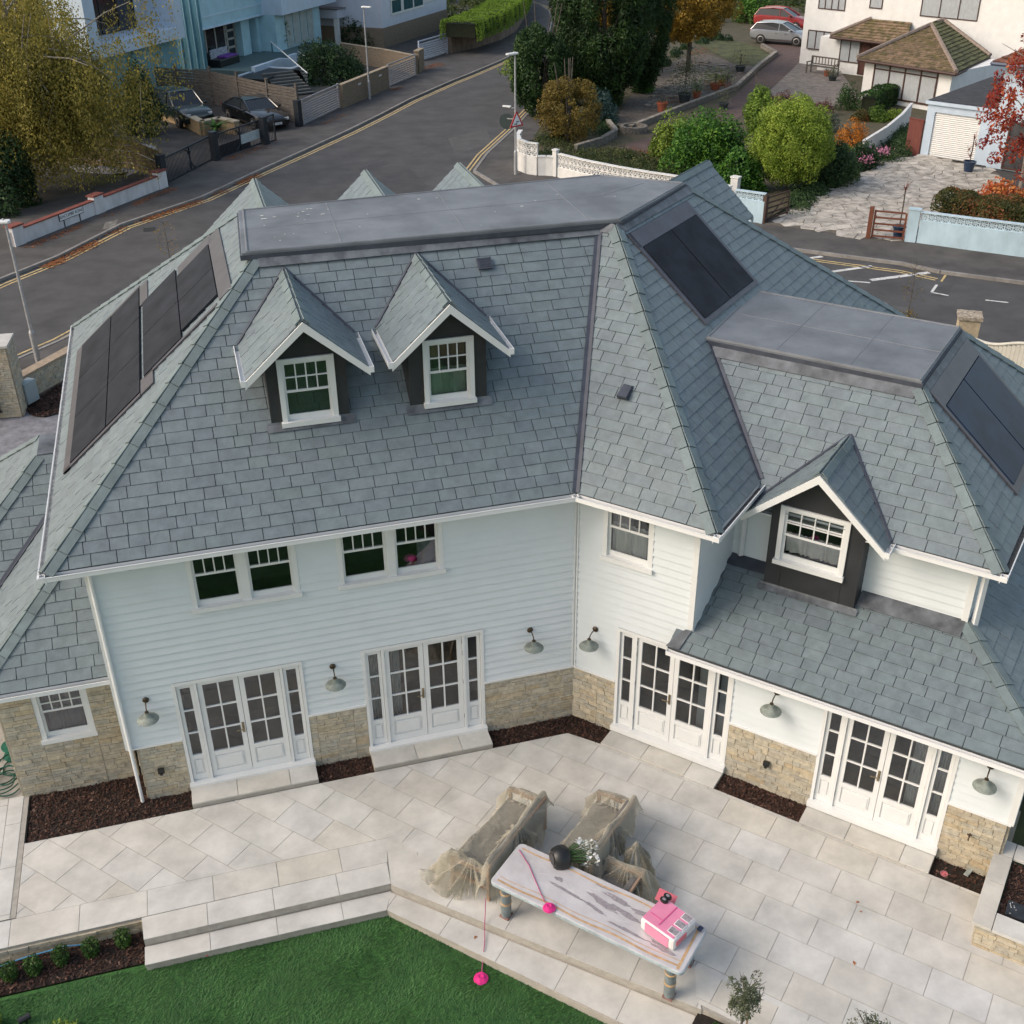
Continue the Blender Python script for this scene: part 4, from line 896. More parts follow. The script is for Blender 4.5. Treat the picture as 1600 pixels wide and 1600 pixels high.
conif=leafmat('conifer_leaf',(.008,.020,.007),(.022,.052,.016),(.06,.11,.026))
dkgreen=leafmat('dark_green_leaf',(.008,.02,.008),(.022,.05,.018),(.05,.10,.03))
autumn=leafmat('golden_leaf',(.08,.055,.010),(.28,.18,.028),(.46,.30,.05))
willow_m=leafmat('weeping_leaf',(.07,.07,.015),(.21,.18,.035),(.38,.31,.07))
rust=leafmat('rust_leaf',(.05,.040,.010),(.14,.105,.022),(.25,.18,.045))
orange=leafmat('orange_leaf',(.16,.06,.01),(.42,.15,.02),(.55,.28,.04))
redl=leafmat('red_leaf',(.10,.01,.012),(.26,.035,.025),(.45,.12,.03))
purple=leafmat('heather_leaf',(.05,.025,.025),(.14,.07,.06),(.24,.13,.10))
greyg=leafmat('grey_green_leaf',(.04,.05,.035),(.10,.12,.09),(.2,.22,.17))
hedgem=leafmat('hedge_leaf',(.018,.045,.010),(.07,.13,.018),(.16,.25,.035))
hedgered=leafmat('red_tipped_leaf',(.02,.035,.010),(.07,.075,.02),(.25,.07,.03))
# ================= OBJECTS ON THE TERRACE =================
# wall lamps
def wall_lamp(loc,rz,label):
    t=thing('wall_lamp',label,'lamp',loc,rz,'barn style lamps on the garden walls')
    b=MB(); b.lathe([(.055,0),(.055,.012),(.035,.03),(.02,.035)],n=16,M=Matrix.Rotation(-math.pi/2,4,'X')); b.build('wall_plate',bronze,t,smooth=True)
    a=MB(); a.tube([(0,.03,0),(0,.13,.015),(0,.20,-.01),(0,.235,-.06),(0,.24,-.10)],.011,8); a.build('arm',bronze,t,smooth=True)
    s=MB(); s.lathe([(.028,-.07),(.04,-.085),(.042,-.12),(.05,-.125),(.052,-.14),(.07,-.16),(.13,-.185),(.172,-.215),(.178,-.225),(.172,-.23),(.12,-.205),(.05,-.17)],c=(0,.24,0),n=28)
    s.build('shade',verdigris,t,smooth=True)
    c=MB(); c.lathe([(.03,-.06),(.034,-.075),(.036,-.11),(.03,-.12)],c=(0,.24,0),n=14); c.build('lamp_holder',bronze,t,smooth=True)
    u=MB(); u.ball((0,.24,-.185),.035,8); u.build('bulb',mat('bulb_glass',(.5,.5,.48),.2,.05),t,smooth=True)
    return t
L0=wall_lamp((-7.53,-.03,2.15),math.pi,'green metal wall lamp left of the leftmost french doors')
dup(L0,(-4.42,-.03,2.15),math.pi,'green metal wall lamp between the two left pairs of french doors')
dup(L0,(-.86,-.03,2.17),math.pi,'green metal wall lamp just left of the inner house corner')
dup(L0,Bw(.44,.03,2.17),math.pi-TH,'green metal wall lamp just right of the inner house corner')
dup(L0,Bw(3.85,.03,2.16),math.pi-TH,'green metal wall lamp between the two right pairs of french doors')
dup(L0,Bw(7.25,.03,2.16),math.pi-TH,'rightmost green metal wall lamp, right of the last french doors')
def dome(loc,label):
    t=thing('security_camera',label,'camera',loc,0,'dome cameras under the eaves')
    a=MB(); a.lathe([(.075,.04),(.08,0),(.08,-.06),(.07,-.075)],n=20); a.build('housing',white,t,smooth=True)
    b=MB(); b.ball((0,0,-.07),.055,10); b.build('lens_dome',black,t,smooth=True); return t
dome((-7.31,-.2,4.93),'white dome camera under the eaves left of the upper windows'); dome(tuple(Bw(2.1,.2,4.93)),'white dome camera under the eaves right of the single upper window')
def socket(loc,rz,label):
    t=thing('outdoor_socket',label,'socket',loc,rz,'outdoor sockets'); a=MB(); a.box((0,.04,0),(.11,.06,.10)); a.build('cover',black,t,bevel=.012); b=MB(); b.box((0,.06,-.055),(.05,.04,.04)); b.build('cable_entry',black,t); return t
socket((-7.53,-.05,.62),math.pi,'black outdoor socket on the stone plinth left of the leftmost doors'); socket(tuple(Bw(3.85,.05,.62)),math.pi-TH,'black outdoor socket on the stone plinth between the right doors')
t=thing('garden_tap','small brass garden tap on the stone plinth at the far right','tap',tuple(Bw(7.22,.05,.72)),math.pi-TH)
a=MB(); a.tube([(0,0,0),(0,.08,0),(0,.11,-.05)],.013,8); a.build('spout',bronze,t); a=MB(); a.box((0,.06,.03),(.07,.015,.02)); a.build('tap_handle',bronze,t)
# wrapped dining table
filmtop=mat('wrapped_top',(.58,.565,.575),.3,.1,2.2,.35,9,col2=(.43,.41,.42),spec=.7,coat=.4)
filmblue=mat('wrapped_edge',(.42,.50,.54),.35,.15,6,.3,20,coat=.3)
tape=mat('packing_tape',(.55,.36,.19),.4,.15,9,coat=.2)
legwrap=mat('wrapped_leg',(.19,.24,.25),.3,.35,7,.4,18,col2=(.10,.13,.14),coat=.5)
tab=thing('dining_table','long table wrapped in plastic film with orange packing tape','table',(-1.34,-5.02,0),-TH)
m=MB(); r=.08; Lh,Wh=1.585,.455; pts=[]
for cx,cy,a0 in((Lh-r,Wh-r,0),(-Lh+r,Wh-r,90),(-Lh+r,-Wh+r,180),(Lh-r,-Wh+r,270)):
    for k in range(5): a=R(a0+k*22.5); pts.append((cx+r*math.cos(a),cy+r*math.sin(a)))
m.prism(pts,.70,.775); tt=m.build('tabletop',filmtop,tab,bevel=.01)
m=MB(); m.prism([(x*1.006,y*1.014) for x,y in pts],.702,.765); m.build('wrapped_edge',filmblue,tt,bevel=.008)
m=MB()
for y,w in((.36,.028),(-.37,.035),(-.29,.012)):
    vs=[]; 
    for k in range(25): x=-1.5+3.0*k/24; yy=y+.012*math.sin(k*.7+y*9); vs+=[(x,yy-w/2,.7775),(x,yy+w/2,.7775)]
    m.add(vs,[(2*k,2*k+2,2*k+3,2*k+1) for k in range(24)])
m.add([(1.48,-.42,.778),(1.52,-.42,.778),(1.5,.42,.778),(1.46,.42,.778)],[(0,1,2,3)]); m.build('tape_strips',tape,tt)
# dark patches where the film clings to the top
m=MB(); rp=random.Random(4)
for (x0,y0,L,w,a) in((-.5,-.02,.62,.05,-4),(.0,-.08,.45,.045,-10),(.05,.07,.55,.10,-14),(.45,.06,.6,.085,-8),(.25,.23,.5,.07,-6),(.7,.2,.45,.09,4),(.62,-.2,.6,.05,-2),(1.15,-.2,.42,.09,-6),(-.7,.12,.15,.06,0),(-.05,.33,.3,.03,0)):
    c,s=math.cos(R(a)),math.sin(R(a)); n=18; P1=[];
    for k in range(n):
        t_=2*math.pi*k/n; rr=1+rp.uniform(-.28,.28); lx=math.cos(t_)*L/2*rr; ly=math.sin(t_)*w/2*rr*1.1; P1.append((x0+lx*c-ly*s,y0+lx*s+ly*c,.7765+.0004*(len(m.v)%5)))
    m.add(P1+[(x0,y0,.7775)],[(k,(k+1)%n,n) for k in range(n)])
m.build('clinging_film_patches',mat('film_contact',(.20,.18,.19),.35,.3,30,col2=(.34,.31,.33),coat=.4),tt)
m=MB()   # film folds
for k in range(16):
    x=rp.uniform(-1.3,1.2); y=rp.uniform(-.3,.3); a=rp.uniform(-.5,.5); l=rp.uniform(.1,.35); m.tube([(x,y,.7765),(x+l*math.cos(a),y+l*math.sin(a)*.6,.7775)],.0035,5,taper=.001)
m.build('film_folds',mat('film_fold',(.6,.58,.6),.2,.05,coat=.5),tt,smooth=True)
for x,y in((-1.38,-.33),(-1.38,.33),(1.38,-.33),(1.38,.33)):
    m=MB(); m.lathe([(.07,0),(.082,.05),(.085,.3),(.08,.6),(.092,.70)],c=(x,y,0),n=16); lg=m.build('leg',legwrap,tab,smooth=True)
    m=MB(); m.lathe([(.088,.30),(.090,.305),(.090,.34),(.088,.345)],c=(x,y,0),n=16); m.build('tape_band',tape,lg); m=MB(); m.lathe([(.088,.52),(.091,.525),(.091,.545),(.088,.55)],c=(x,y,0),n=16); m.build('tape_band',tape,lg)
    m=MB(); m.box((x,y,.02),(.16,.16,.04)); m.build('foot',mat('foot_wrap',(.28,.15,.13),.6,.2,8),lg,bevel=.01)
m=MB(); m.box((0,-.38,.66),(2.6,.025,.08)); m.box((0,.38,.66),(2.6,.025,.08)); m.build('apron_rails',legwrap,tab)
# draped plastic
def filmmat():
    M=bpy.data.materials.new('dust_sheet'); M.use_nodes=True; n=M.node_tree.nodes; L=M.node_tree.links; b=n['Principled BSDF']
    b.inputs['Base Color'].default_value=(.46,.435,.36,1); b.inputs['Roughness'].default_value=.34; b.inputs['Specular IOR Level'].default_value=.8
    lw=n.new('ShaderNodeLayerWeight'); lw.inputs[0].default_value=.5; t=n.new('ShaderNodeBsdfTransparent'); t.inputs[0].default_value=(.92,.90,.84,1)
    mr=n.new('ShaderNodeMapRange'); mr.inputs[3].default_value=.22; mr.inputs[4].default_value=.97; L.new(lw.outputs['Facing'],mr.inputs[0])
    mx=n.new('ShaderNodeMixShader'); L.new(mr.outputs[0],mx.inputs[0]); L.new(t.outputs[0],mx.inputs[1]); L.new(b.outputs[0],mx.inputs[2])
    tc=n.new('ShaderNodeTexCoord'); nz=n.new('ShaderNodeTexNoise'); nz.inputs['Scale'].default_value=9; nz.inputs['Detail'].default_value=5; nz.inputs['Distortion'].default_value=1.5; L.new(tc.outputs['Object'],nz.inputs['Vector'])
    bp=n.new('ShaderNodeBump'); bp.inputs['Strength'].default_value=.5; bp.inputs['Distance'].default_value=.04; L.new(nz.outputs[0],bp.inputs['Height']); L.new(bp.outputs[0],b.inputs['Normal'])
    L.new(mx.outputs[0],n['Material Output'].inputs[0]); return M
film=filmmat()
def fbm(x,y,seed,oct=4):
    rg=np.random.default_rng(seed); v=np.zeros_like(x); f=1.
    for o in range(oct):
        for _ in range(4):
            a=rg.uniform(0,6.28); ph=rg.uniform(0,6.28); k=rg.uniform(3,6)*f; v+=np.sin((x*np.cos(a)+y*np.sin(a))*k+ph+1.2*np.sin((x*np.sin(a)-y*np.cos(a))*k*.6))/f/4
        f*=1.9
    return v
def drape(parent,supports,x0,x1,y0,y1,seed,spread=.3,heap=None,k=2.5,res=.017,name='dust_sheet'):
    xs=np.arange(x0,x1,res); ys=np.arange(y0,y1,res); Xg,Yg=np.meshgrid(xs,ys,indexing='ij'); h=np.full(Xg.shape,.0); dmin=np.full(Xg.shape,9.)
    wx=Xg+.05*fbm(Xg,Yg,seed+5,2); wy=Yg+.05*fbm(Xg,Yg,seed+6,2)
    for (cx,cy,hx,hy,top) in supports:
        d=np.hypot(np.maximum(abs(wx-cx)-hx,0),np.maximum(abs(wy-cy)-hy,0)); h=np.maximum(h,top-(k+1.1*np.sin(np.arctan2(wy-cy,wx-cx)*13+fbm(Xg,Yg,seed+9,2)))*d-.06*np.minimum(d,.3)); dmin=np.minimum(dmin,d)
    amp=np.where(h>.05,.017,.022)+ (0 if heap is None else np.exp(-((Xg-heap[0])**2+(Yg-heap[1])**2)/heap[2]**2)*.085)
    h=np.maximum(h,0)+.02+amp*(1+fbm(Xg*1.6,Yg*1.6,seed+1,4))+.028*np.clip(h*3,0,1)*(1-np.abs(fbm(Xg*.9+Yg*.4,Yg*.8-Xg*.5,seed+12,3)))
    lim=spread+.10*fbm(Xg,Yg,seed+2,3)
    if heap is not None: lim=lim+np.exp(-((Xg-heap[0])**2+(Yg-heap[1])**2)/(heap[2]*1.0)**2)*.34
    keep=dmin<lim; idx=-np.ones(Xg.shape,int); idx[keep]=np.arange(keep.sum()); V=np.stack([Xg[keep],Yg[keep],h[keep]],1); fs=[]
    a=idx[:-1,:-1];b=idx[1:,:-1];c=idx[1:,1:];d=idx[:-1,1:]; ok=(a>=0)&(b>=0)&(c>=0)&(d>=0)
    F=np.stack([a[ok],b[ok],c[ok],d[ok]],1)
    me=bpy.data.meshes.new(name); me.from_pydata(V.tolist(),[],F.tolist()); me.materials.append(film); me.polygons.foreach_set('use_smooth',[True]*len(F)); me.update()
    o=bpy.data.objects.new(name,me); COL.objects.link(o); o.parent=parent; return o
cush=mat('outdoor_cushion',(.14,.135,.13),.9,.1,6)
teak=mat('teak',(.34,.23,.16),.6,.15,6,stretch=(1,6,6))
def seatunit(name,label,cat,loc,rz,W_,D_,group,back=.74,arm=.58,seat=.42):
    """W_ along local y, depth D_ along local x with the back at +x"""
    t=thing(name,label,cat,loc,rz,group)
    s=MB(); s.box((0,0,seat-.09),(D_,W_-.06,.18)); s.build('seat',cush,t,bevel=.03)
    b=MB(); b.box((D_/2-.08,0,(back+seat)/2),(.12,W_-.1,back-seat)); b.build('backrest',cush,t,bevel=.03)
    f=MB(); hx=D_/2; hy=W_/2
    for y in(-hy,hy):
        f.box((0,y,arm),(D_,.06,.035))
    f.box((hx,0,back),(.035,W_,.06)); f.box((0,-hy,seat-.16),(D_,.04,.06)); f.box((0,hy,seat-.16),(D_,.04,.06)); f.build('frame',teak,t)
    for x in(-hx+.03,hx-.02):
        for y in(-hy,hy):
            l=MB(); l.box((x,y,(arm if x<0 else back)/2),(.05,.05,arm if x<0 else back)); l.build('leg',teak,t)
    return t
s1=seatunit('garden_sofa','garden sofa under a clear dust sheet, left of the wrapped table','sofa',(-2.28,-3.02,0),-TH,1.75,.72,'sheeted garden seats')
tag(drape(None,[(.33,0,.03,.86,.78),(0,.86,.34,.03,.62),(0,-.86,.34,.03,.62),(0,0,.33,.85,.42)],-1.7,1.0,-1.9,1.35,3,.17,heap=(-.65,-1.0,.58)),'crumpled clear dust sheet draped over the sofa left of the table','dust sheet','dust sheets over the garden seats')
bpy.data.objects['dust_sheet'].location=(-2.28,-3.02,.004); bpy.data.objects['dust_sheet'].rotation_euler=(0,0,-TH)
s2=seatunit('garden_sofa','garden sofa under a dust sheet, behind the fallen flower pot','sofa',(-.78,-3.42,0),-TH,1.5,.70,'sheeted garden seats')
d2=drape(None,[(.33,.0,.03,.74,.78),(0,.74,.34,.03,.62),(0,-.74,.34,.03,.60),(0,0,.33,.7,.42),(.80,-.52,.30,.02,.62),(.80,-.05,.02,.02,.70),(.80,-.95,.3,.02,.55)],-.75,1.65,-1.45,1.2,23,.16,heap=(1.15,-.3,.30))
d2.location=(-.78,-3.42,.004); d2.rotation_euler=(0,0,-TH); tag(d2,'clear dust sheet over the sofa and armchair behind the table','dust sheet','dust sheets over the garden seats')
s3=seatunit('garden_armchair','garden armchair under the dust sheet, between sofa and wrapped table','armchair',tuple(Vector((-.78,-3.42,0))+dB*.78+nB*.72),-TH,.5,.6,'sheeted garden seats',.60,.54)
# black pot with white flowers, tipped against the table edge
P0_=Vector((-1.60,-4.10,.86)); pr=thing('flower_pot','black round pot of white flowers lying on its side on the table edge','flower pot',P0_,R(4)); 
Mr=Matrix.Rotation(R(96),4,'Y')
m=MB(); m.lathe([(.11,-.13),(.13,-.135),(.17,-.10),(.195,-.02),(.195,.06),(.17,.11),(.155,.12),(.15,.10),(.001,.08)],n=28,M=Mr); m.build('pot',black,pr,smooth=True)
m=MB(); m.lathe([(.001,-.142),(.085,-.141),(.088,-.136)],n=24,M=Mr); m.build('pot_base',mat('pot_base',(.05,.05,.055),.6,.2,10),pr)
rp=random.Random(8); st=MB(); fl=MB()
for k in range(60):
    a=rp.uniform(0,6.28); r_=rp.uniform(.02,.14); e=Vector((.30+rp.uniform(0,.28),math.cos(a)*r_*2.0,math.sin(a)*r_*1.3-.02)); b=Vector((.10,math.cos(a)*r_*.7,math.sin(a)*r_*.7))
    st.tube([b,b.lerp(e,.5)+Vector((0,0,.01)),e],.004,5)
    for q in range(4):
        c=e+Vector([rp.uniform(-.035,.035) for _ in range(3)]); u=Vector([rp.uniform(-1,1) for _ in range(3)]).normalized(); v=u.cross(Vector((.3,.5,.8))).normalized(); s=rp.uniform(.02,.038)
        fl.add([c-u*s,c+v*s,c+u*s,c-v*s],[(0,1,2,3)])
st.build('stems',mat('flower_stem',(.05,.12,.03),.7,.2),pr); fl.build('blossom',mat('white_petal',(.72,.72,.70),.7,.1,30,island=.1),pr)
# pink toy camper
pk=mat('pink_plastic',(.72,.24,.38),.3,.06,3,coat=.3); pkd=mat('salmon_plastic',(.66,.16,.20),.35,.08,3); wp=mat('white_plastic',(.72,.70,.70),.3,.04,3); gp=mat('grey_window',(.30,.28,.30),.4,.25,25)
ty=thing('toy_camper_van','pink and white toy camper van lying on its side on the table','toy',tuple(Vector((-.50,-5.74,.782))),R(-TH*57.3+4))
ty.rotation_euler=(0,0,R(-60)); ty.scale=(1.38,.98,1.1)
m=MB(); m.box((0,0,.10),(.44,.56,.20)); bd=m.build('body',wp,ty,bevel=.035)
m=MB(); m.box((-.01,.0,.203),(.40,.50,.008)); m.build('side_panel',pk,ty,bevel=.003)
m=MB(); m.box((.0,-.285,.10),(.30,.008,.17)); m.build('front_panel',pk,ty)
for k,y in enumerate((-.14,.02,.18)):
    m=MB(); m.box((.14,y,.212),(.095,.10,.008)); w_=m.build('window',gp,ty); 
    m=MB(); m.box((.14,y,.208),(.115,.12,.006)); m.build('window_frame',wp,w_)
m=MB(); m.box((-.02,.02,.211),(.012,.44,.008)); m.box((-.1,-.1,.210),(.16,.012,.006)); m.build('side_stripe',mat('deep_pink',(.6,.10,.26),.4,.05),ty)
m=MB(); m.box((.215,-.10,.11),(.03,.24,.10)); m.build('windscreen_opening',pkd,ty,bevel=.01)
m=MB(); m.box((-.22,.36,.10),(.22,.22,.012),rz=.25); m.build('open_flap',pkd,ty)
for y in(.20,.29):
    m=MB(); m.lathe([(.018,.205),(.045,.205),(.05,.225),(.045,.245),(.02,.245)],c=(-.17,y,0),n=20); w_=m.build('wheel',black,ty,smooth=True)
    m=MB(); m.lathe([(.001,.24),(.022,.241),(.022,.249),(.001,.250)],c=(-.17,y,0),n=14); m.build('hub',gp,w_)
m=MB(); m.box((.26,.30,.04),(.05,.09,.03)); m.build('bumper',mat('navy_plastic',(.02,.03,.07),.4,.05),ty,bevel=.01)
# pink rope toys
hot=mat('hot_pink',(.72,.03,.24),.45,.15,20,.2,40)
def ropetoy(c,path,r,label):
    t=thing('rope_toy',label,'toy',c,0,'pink rope toys'); rp=random.Random(int(c[0]*100)); m=MB()
    for k in range(4): 
        rr=r*(1-.2*k); m.tube([(rr*math.cos(a)*(1+.06*rp.uniform(-1,1)),rr*math.sin(a)*(1+.06*rp.uniform(-1,1)),.012+.012*k) for a in [i*2*math.pi/22 for i in range(22)]],.014,6,close=True)
    m.lathe([(.001,.0),(r*.95,.004),(r*.9,.025),(r*.4,.05),(.001,.05)],n=20); m.build('rope_coil',hot,t,smooth=True)
    s=MB(); P_=[Vector(p)-Vector(c) for p in path]; s.tube(P_,.007,6); s.build('string',mat('pink_string',(.42,.08,.20),.6,.1),t); return t
ropetoy((*(-3.13,-5.00),-.295),[(*(-3.09,-4.90),-.27),(*(-3.02,-4.70),-.26),(*(-2.99,-4.65),-.12),(*(-2.93,-4.48),-.12),(*(-2.89,-4.32),-.10),(*(-2.89,-4.33),.03),(*(-2.83,-4.15),.12),(*(-2.80,-4.08),.32)],.10,'pink rope coil on the lawn with its string running up the steps')
ropetoy((*(-2.04,-4.91),.785),[(*(-2.07,-4.78),.80),(*(-2.08,-4.47),.79),(*(-2.09,-4.04),.79),(*(-2.15,-3.70),.79)],.085,'pink rope coil lying on the wrapped table with its string')
t=thing('toy_ball','small orange ball on the lawn edge below the steps','ball',(*(-7.05,-3.41),-.265)); m=MB(); m.ball((0,0,0),.033,12); m.build('ball',mat('orange_ball',(.62,.12,.06),.4,.05),t,smooth=True)
# raised planter at the right
pl=thing('stone_planter','raised stone planter with pale coping at the right of the terrace','planter',(5.6,-6.1,0))
def cnz(u,n): p_=Bw(u,n,0); return (p_.x,p_.y)
stonewall((Bw(7.70,1.50,0),dB,nB),0,3.2,0,.44,seed=91,par=pl); stonewall((Bw(7.72,-1.2,0),nB,-dB),0,2.7,0,.44,seed=92,par=pl)
cp=MB()
for a,b,c,d in((7.62,7.90,.0,.62),(7.62,7.90,.63,1.58),(7.91,9.0,1.22,1.58),(9.01,10.2,1.22,1.58),(7.91,10.2,-.35,-.02),(7.62,7.90,-.35,-.01),(9.6,10.2,.0,1.21)): cp.prism([cnz(a,c),cnz(a,d),cnz(b,d),cnz(b,c)],.44,.50)
cp.build('coping',pav,pl,world=True,bevel=.005)
bed([cnz(7.92,.0),cnz(9.58,.0),cnz(9.58,1.2),cnz(7.92,1.2)],.40,4200,44)
t=thing('slate_plaque','dark slate slab lying on the bark in the right planter','slab',tuple(Bw(8.32,.98,.42)),-TH); m=MB(); m.box((0,0,.02),(.62,.30,.04)); m.build('slab',mat('plaque_slate',(.028,.034,.042),.5,.3,12),t,bevel=.005)
m=MB(); rp=random.Random(3)
for k in range(14): m.box((rp.uniform(-.28,-.16) if k<9 else rp.uniform(-.1,.2),rp.uniform(-.12,.12),.042),(.018,.008,.003),rz=rp.uniform(0,3))
m.build('white_flecks',wp,t)['kind']='stuff'
t=thing('drain_cover','small round pink drain cap in the soil bed beside the last doors','drain',tuple(Bw(7.02,.33,-.05))); m=MB(); m.tube([(.055*math.cos(i*.5236),.055*math.sin(i*.5236),.02) for i in range(12)],.008,6,close=True); m.build('rim',mat('drain_pink',(.4,.16,.17),.6,.1),t); m=MB(); m.lathe([(.001,0),(.05,.0),(.05,.012)],n=14); m.build('cap',pkd,t)
t=thing('broken_tile','broken pale tile pieces lying in the soil by the plinth','rubble',tuple(Bw(7.35,.10,-.04)),.5); m=MB(); m.box((0,0,.02),(.2,.07,.02)); m.box((.12,.04,.03),(.09,.05,.02),rz=.7); m.build('pieces',mat('rubble',(.36,.40,.38),.8,.2,9),t)
# olive trees, low shrubs
sheet('olive_bed',[cnz(4.62,4.62),cnz(9,4.62),cnz(9,6.2),cnz(4.62,6.2)],-.10,soil)
def olivetree(loc,h,rad,n,seed,label):
    t=tree('olive_tree',label,loc,h,h,rad,n,olive,.045,seed,clumps=46,cr=.23,trunk_r=.022,fill=.05,aspect=.35,limbs=10,group='young olive trees'); 
    s=MB(); s.tube([(.10,.02,-.1),(.09,.02,h*.72)],.014,6); s.tube([(.0,.0,h*.6),(.10,.02,h*.6)],.01,6); s.build('stake',wood,t); return t
olivetree((*(-0.07,-7.31),)[:2],1.18,(.30,.30,.46),2400,5,'small olive tree with stake at the bottom edge right of the table')
olivetree((*(1.20,-8.26),)[:2],1.10,(.36,.36,.32),1800,6,'olive tree top at the bottom edge, rightmost')
def ground_bush(px,size,n,m,s,label,group,seed,z=-.3,**k): return bush('shrub',label,'shrub',(px[0],px[1],z),size,n,m,s,seed,group,**k)
for i,(q,lb) in enumerate((((-8.27,-2.86),'clipped green shrub in the bark bed nearest the steps'),((-8.75,-2.90),'clipped green shrub, second in the row from the steps'),((-9.18,-2.92),'clipped green shrub, third in the row from the steps'),((-9.57,-2.99),'clipped green shrub, fourth from the steps behind the blue pipe'),((-9.91,-3.00),'darkest clipped shrub at the left edge of the row'))):
    rg=np.random.default_rng(60+i); t=thing('shrub',lb,'shrub',(q[0],q[1],-.29),0,'row of low shrubs below the terrace'); n=620; a=rg.uniform(0,6.28,n); r_=.17*np.sqrt(rg.uniform(0,1,n)); z=rg.uniform(.03,.36,n)*(1-.35*(r_/.17)**2)
    C=np.stack([r_*np.cos(a)*(.6+z),r_*np.sin(a)*(.6+z),z],1); quads('foliage',leafquads(C,.05,rg,.2,.4),leafmat('young_box_leaf',(.01,.03,.008),(.03,.08,.015),(.12,.22,.04)),t); s=MB()
    for k in range(9): an=k*.7; s.tube([(0,0,0),(.1*math.cos(an),.1*math.sin(an),.28)],.004,4)
    s.build('stems',bark,t)
t=thing('irrigation_pipe','pale blue pipe lying through the shrub row below the terrace','pipe',(-9.4,-2.9,-.25)); m=MB(); m.tube([(-.9,.0,.12),(-.3,.06,.16),(.3,.12,.14),(.55,.15,.05)],.011,6); m.build('pipe',mat('blue_pipe',(.10,.32,.55),.4,.1),t,smooth=True)
bush('shrub','yellow green shrub at the bottom left corner on the lawn','shrub',(*(-10.15,-3.84),-.3),(.22,.22,.36),900,lime,.06,71); bush('shrub','low yellow tipped shrub cut by the bottom edge near the spotlight','shrub',(*(-9.17,-4.24),-.3),(.35,.25,.2),900,lime,.05,72)
bush('shrub','small green plant in the bed at the foot of the olive tree','shrub',(*(-0.21,-6.91),-.1),(.13,.1,.16),500,box_,.05,73)
t=thing('garden_spotlight','black cylinder spotlight on the lawn at the bottom left','spotlight',(*(-9.63,-3.85),-.3)); m=MB(); m.tube([(-.09,-.02,.09),(.07,.03,.11)],.05,14); m.build('housing',black,t,smooth=True); m=MB(); m.tube([(0,0,-.02),(0,0,.08)],.012,6); m.build('spike',black,t)
# green hose and reel left of the low wing
hm=mat('green_hose',(.012,.085,.055),.4,.2,10); t=thing('garden_hose','tangled dark green garden hose and reel beside the low stone wing','hose',(-10.28,1.25,0)); rp=random.Random(2)
for k in range(7):
    m=MB(); cx,cy,r_=rp.uniform(-.12,.12),rp.uniform(-.45,.25),rp.uniform(.18,.33); m.tube([(cx+r_*math.cos(a),cy+r_*1.2*math.sin(a),.015+.02*k+.01*math.sin(3*a+k)) for a in [i*2*math.pi/26 for i in range(26)]],.012,6,close=True); m.build('hose_loop',hm,t,smooth=True)
m=MB(); m.lathe([(.05,0),(.2,.02),(.2,.04),(.12,.05),(.12,.22),(.2,.24),(.2,.26),(.02,.27)],c=(.1,.55,0),n=20); m.build('reel',mat('green_plastic',(.01,.12,.07),.5,.2),t,smooth=True)
# ================= STREET: gardens, walls, gates, lamps, cars, houses =================
def V2(p,z=0): return Vector((p[0],p[1],z))
def frame(a,b):
    a,b=V2(a),V2(b); h=(b-a); L=h.length; h.normalize(); return (a,h,Vector((h.y,-h.x,0))),L
sheet('garden_ground',[(42.43,106.53),(18.11,55.50),(14.38,48.90),(11.22,40.91),(12.70,41.00),(12.81,36.93),(17.16,31.93),(18.28,28.35),(29,37),(32.19,37.57),(40,47),(60,60),(60,130),(38,130)],.06,mat('garden_soil',(.10,.078,.052),.95,.3,1.5,.4,12,col2=(.045,.05,.022)),.1)
sheet('garden_ground',[(-6.8,42.6),(-1.2,50.6),(1.3,54.7),(4.3,58.8),(8.6,64.8),(11.4,69),(16,79),(24.5,89),(31,119),(-40,130),(-40,20),(-14,33.5)],.03,mat('yard_asphalt',(.06,.057,.054),.9,.25,1,.3,30),.1)
sheet('driveway',[(47.04,88.65),(41.95,75.29),(39.69,68.44),(34.98,61.97),(29.82,54.88),(24.93,49.11),(20.06,45.27),(17.25,43.41),(16.96,40.76),(20.38,42.38),(24.52,45.54),(28.94,50.79),(31.78,54.22),(39.66,64.69),(46.55,75.93),(54.00,91.06)],.075,mat('red_drive',(.105,.070,.062),.9,.15,2,.2,30))
sheet('front_terrace',[(39.66,64.69),(28.94,50.79),(28.92,47.78),(33.24,49.35),(36.57,50.79),(40.83,60.79)],.08,mat('front_slabs',(.22,.19,.165),.9,.2,2.5))
sheet('rough_lawn',[(36.45,76.50),(39.92,80.67),(40.17,72.31),(39.37,68.55),(36.37,64.64),(35.02,65.70)],.09,grassm)
sheet('rock_garden',[(18.71,48.36),(25.58,61.19),(31.79,68.97),(34.88,71.11),(35.02,65.70),(36.08,64.15),(30.79,56.92),(24.65,51.82),(19.58,47.53)],.085,mat('rockery_bed',(.16,.145,.125),.95,.35,5,.6,9,col2=(.05,.035,.025)))
sheet('yard_lawn',[(-10.88,45.25),(-8.42,46.20),(-8.86,42.93)],.05,grassm)
sheet('yard_lawn',[(-14,58),(-7,52),(-6.2,44),(-11,47)],.05,mat('yard_paving',(.30,.30,.32),.9,.15,1.5))
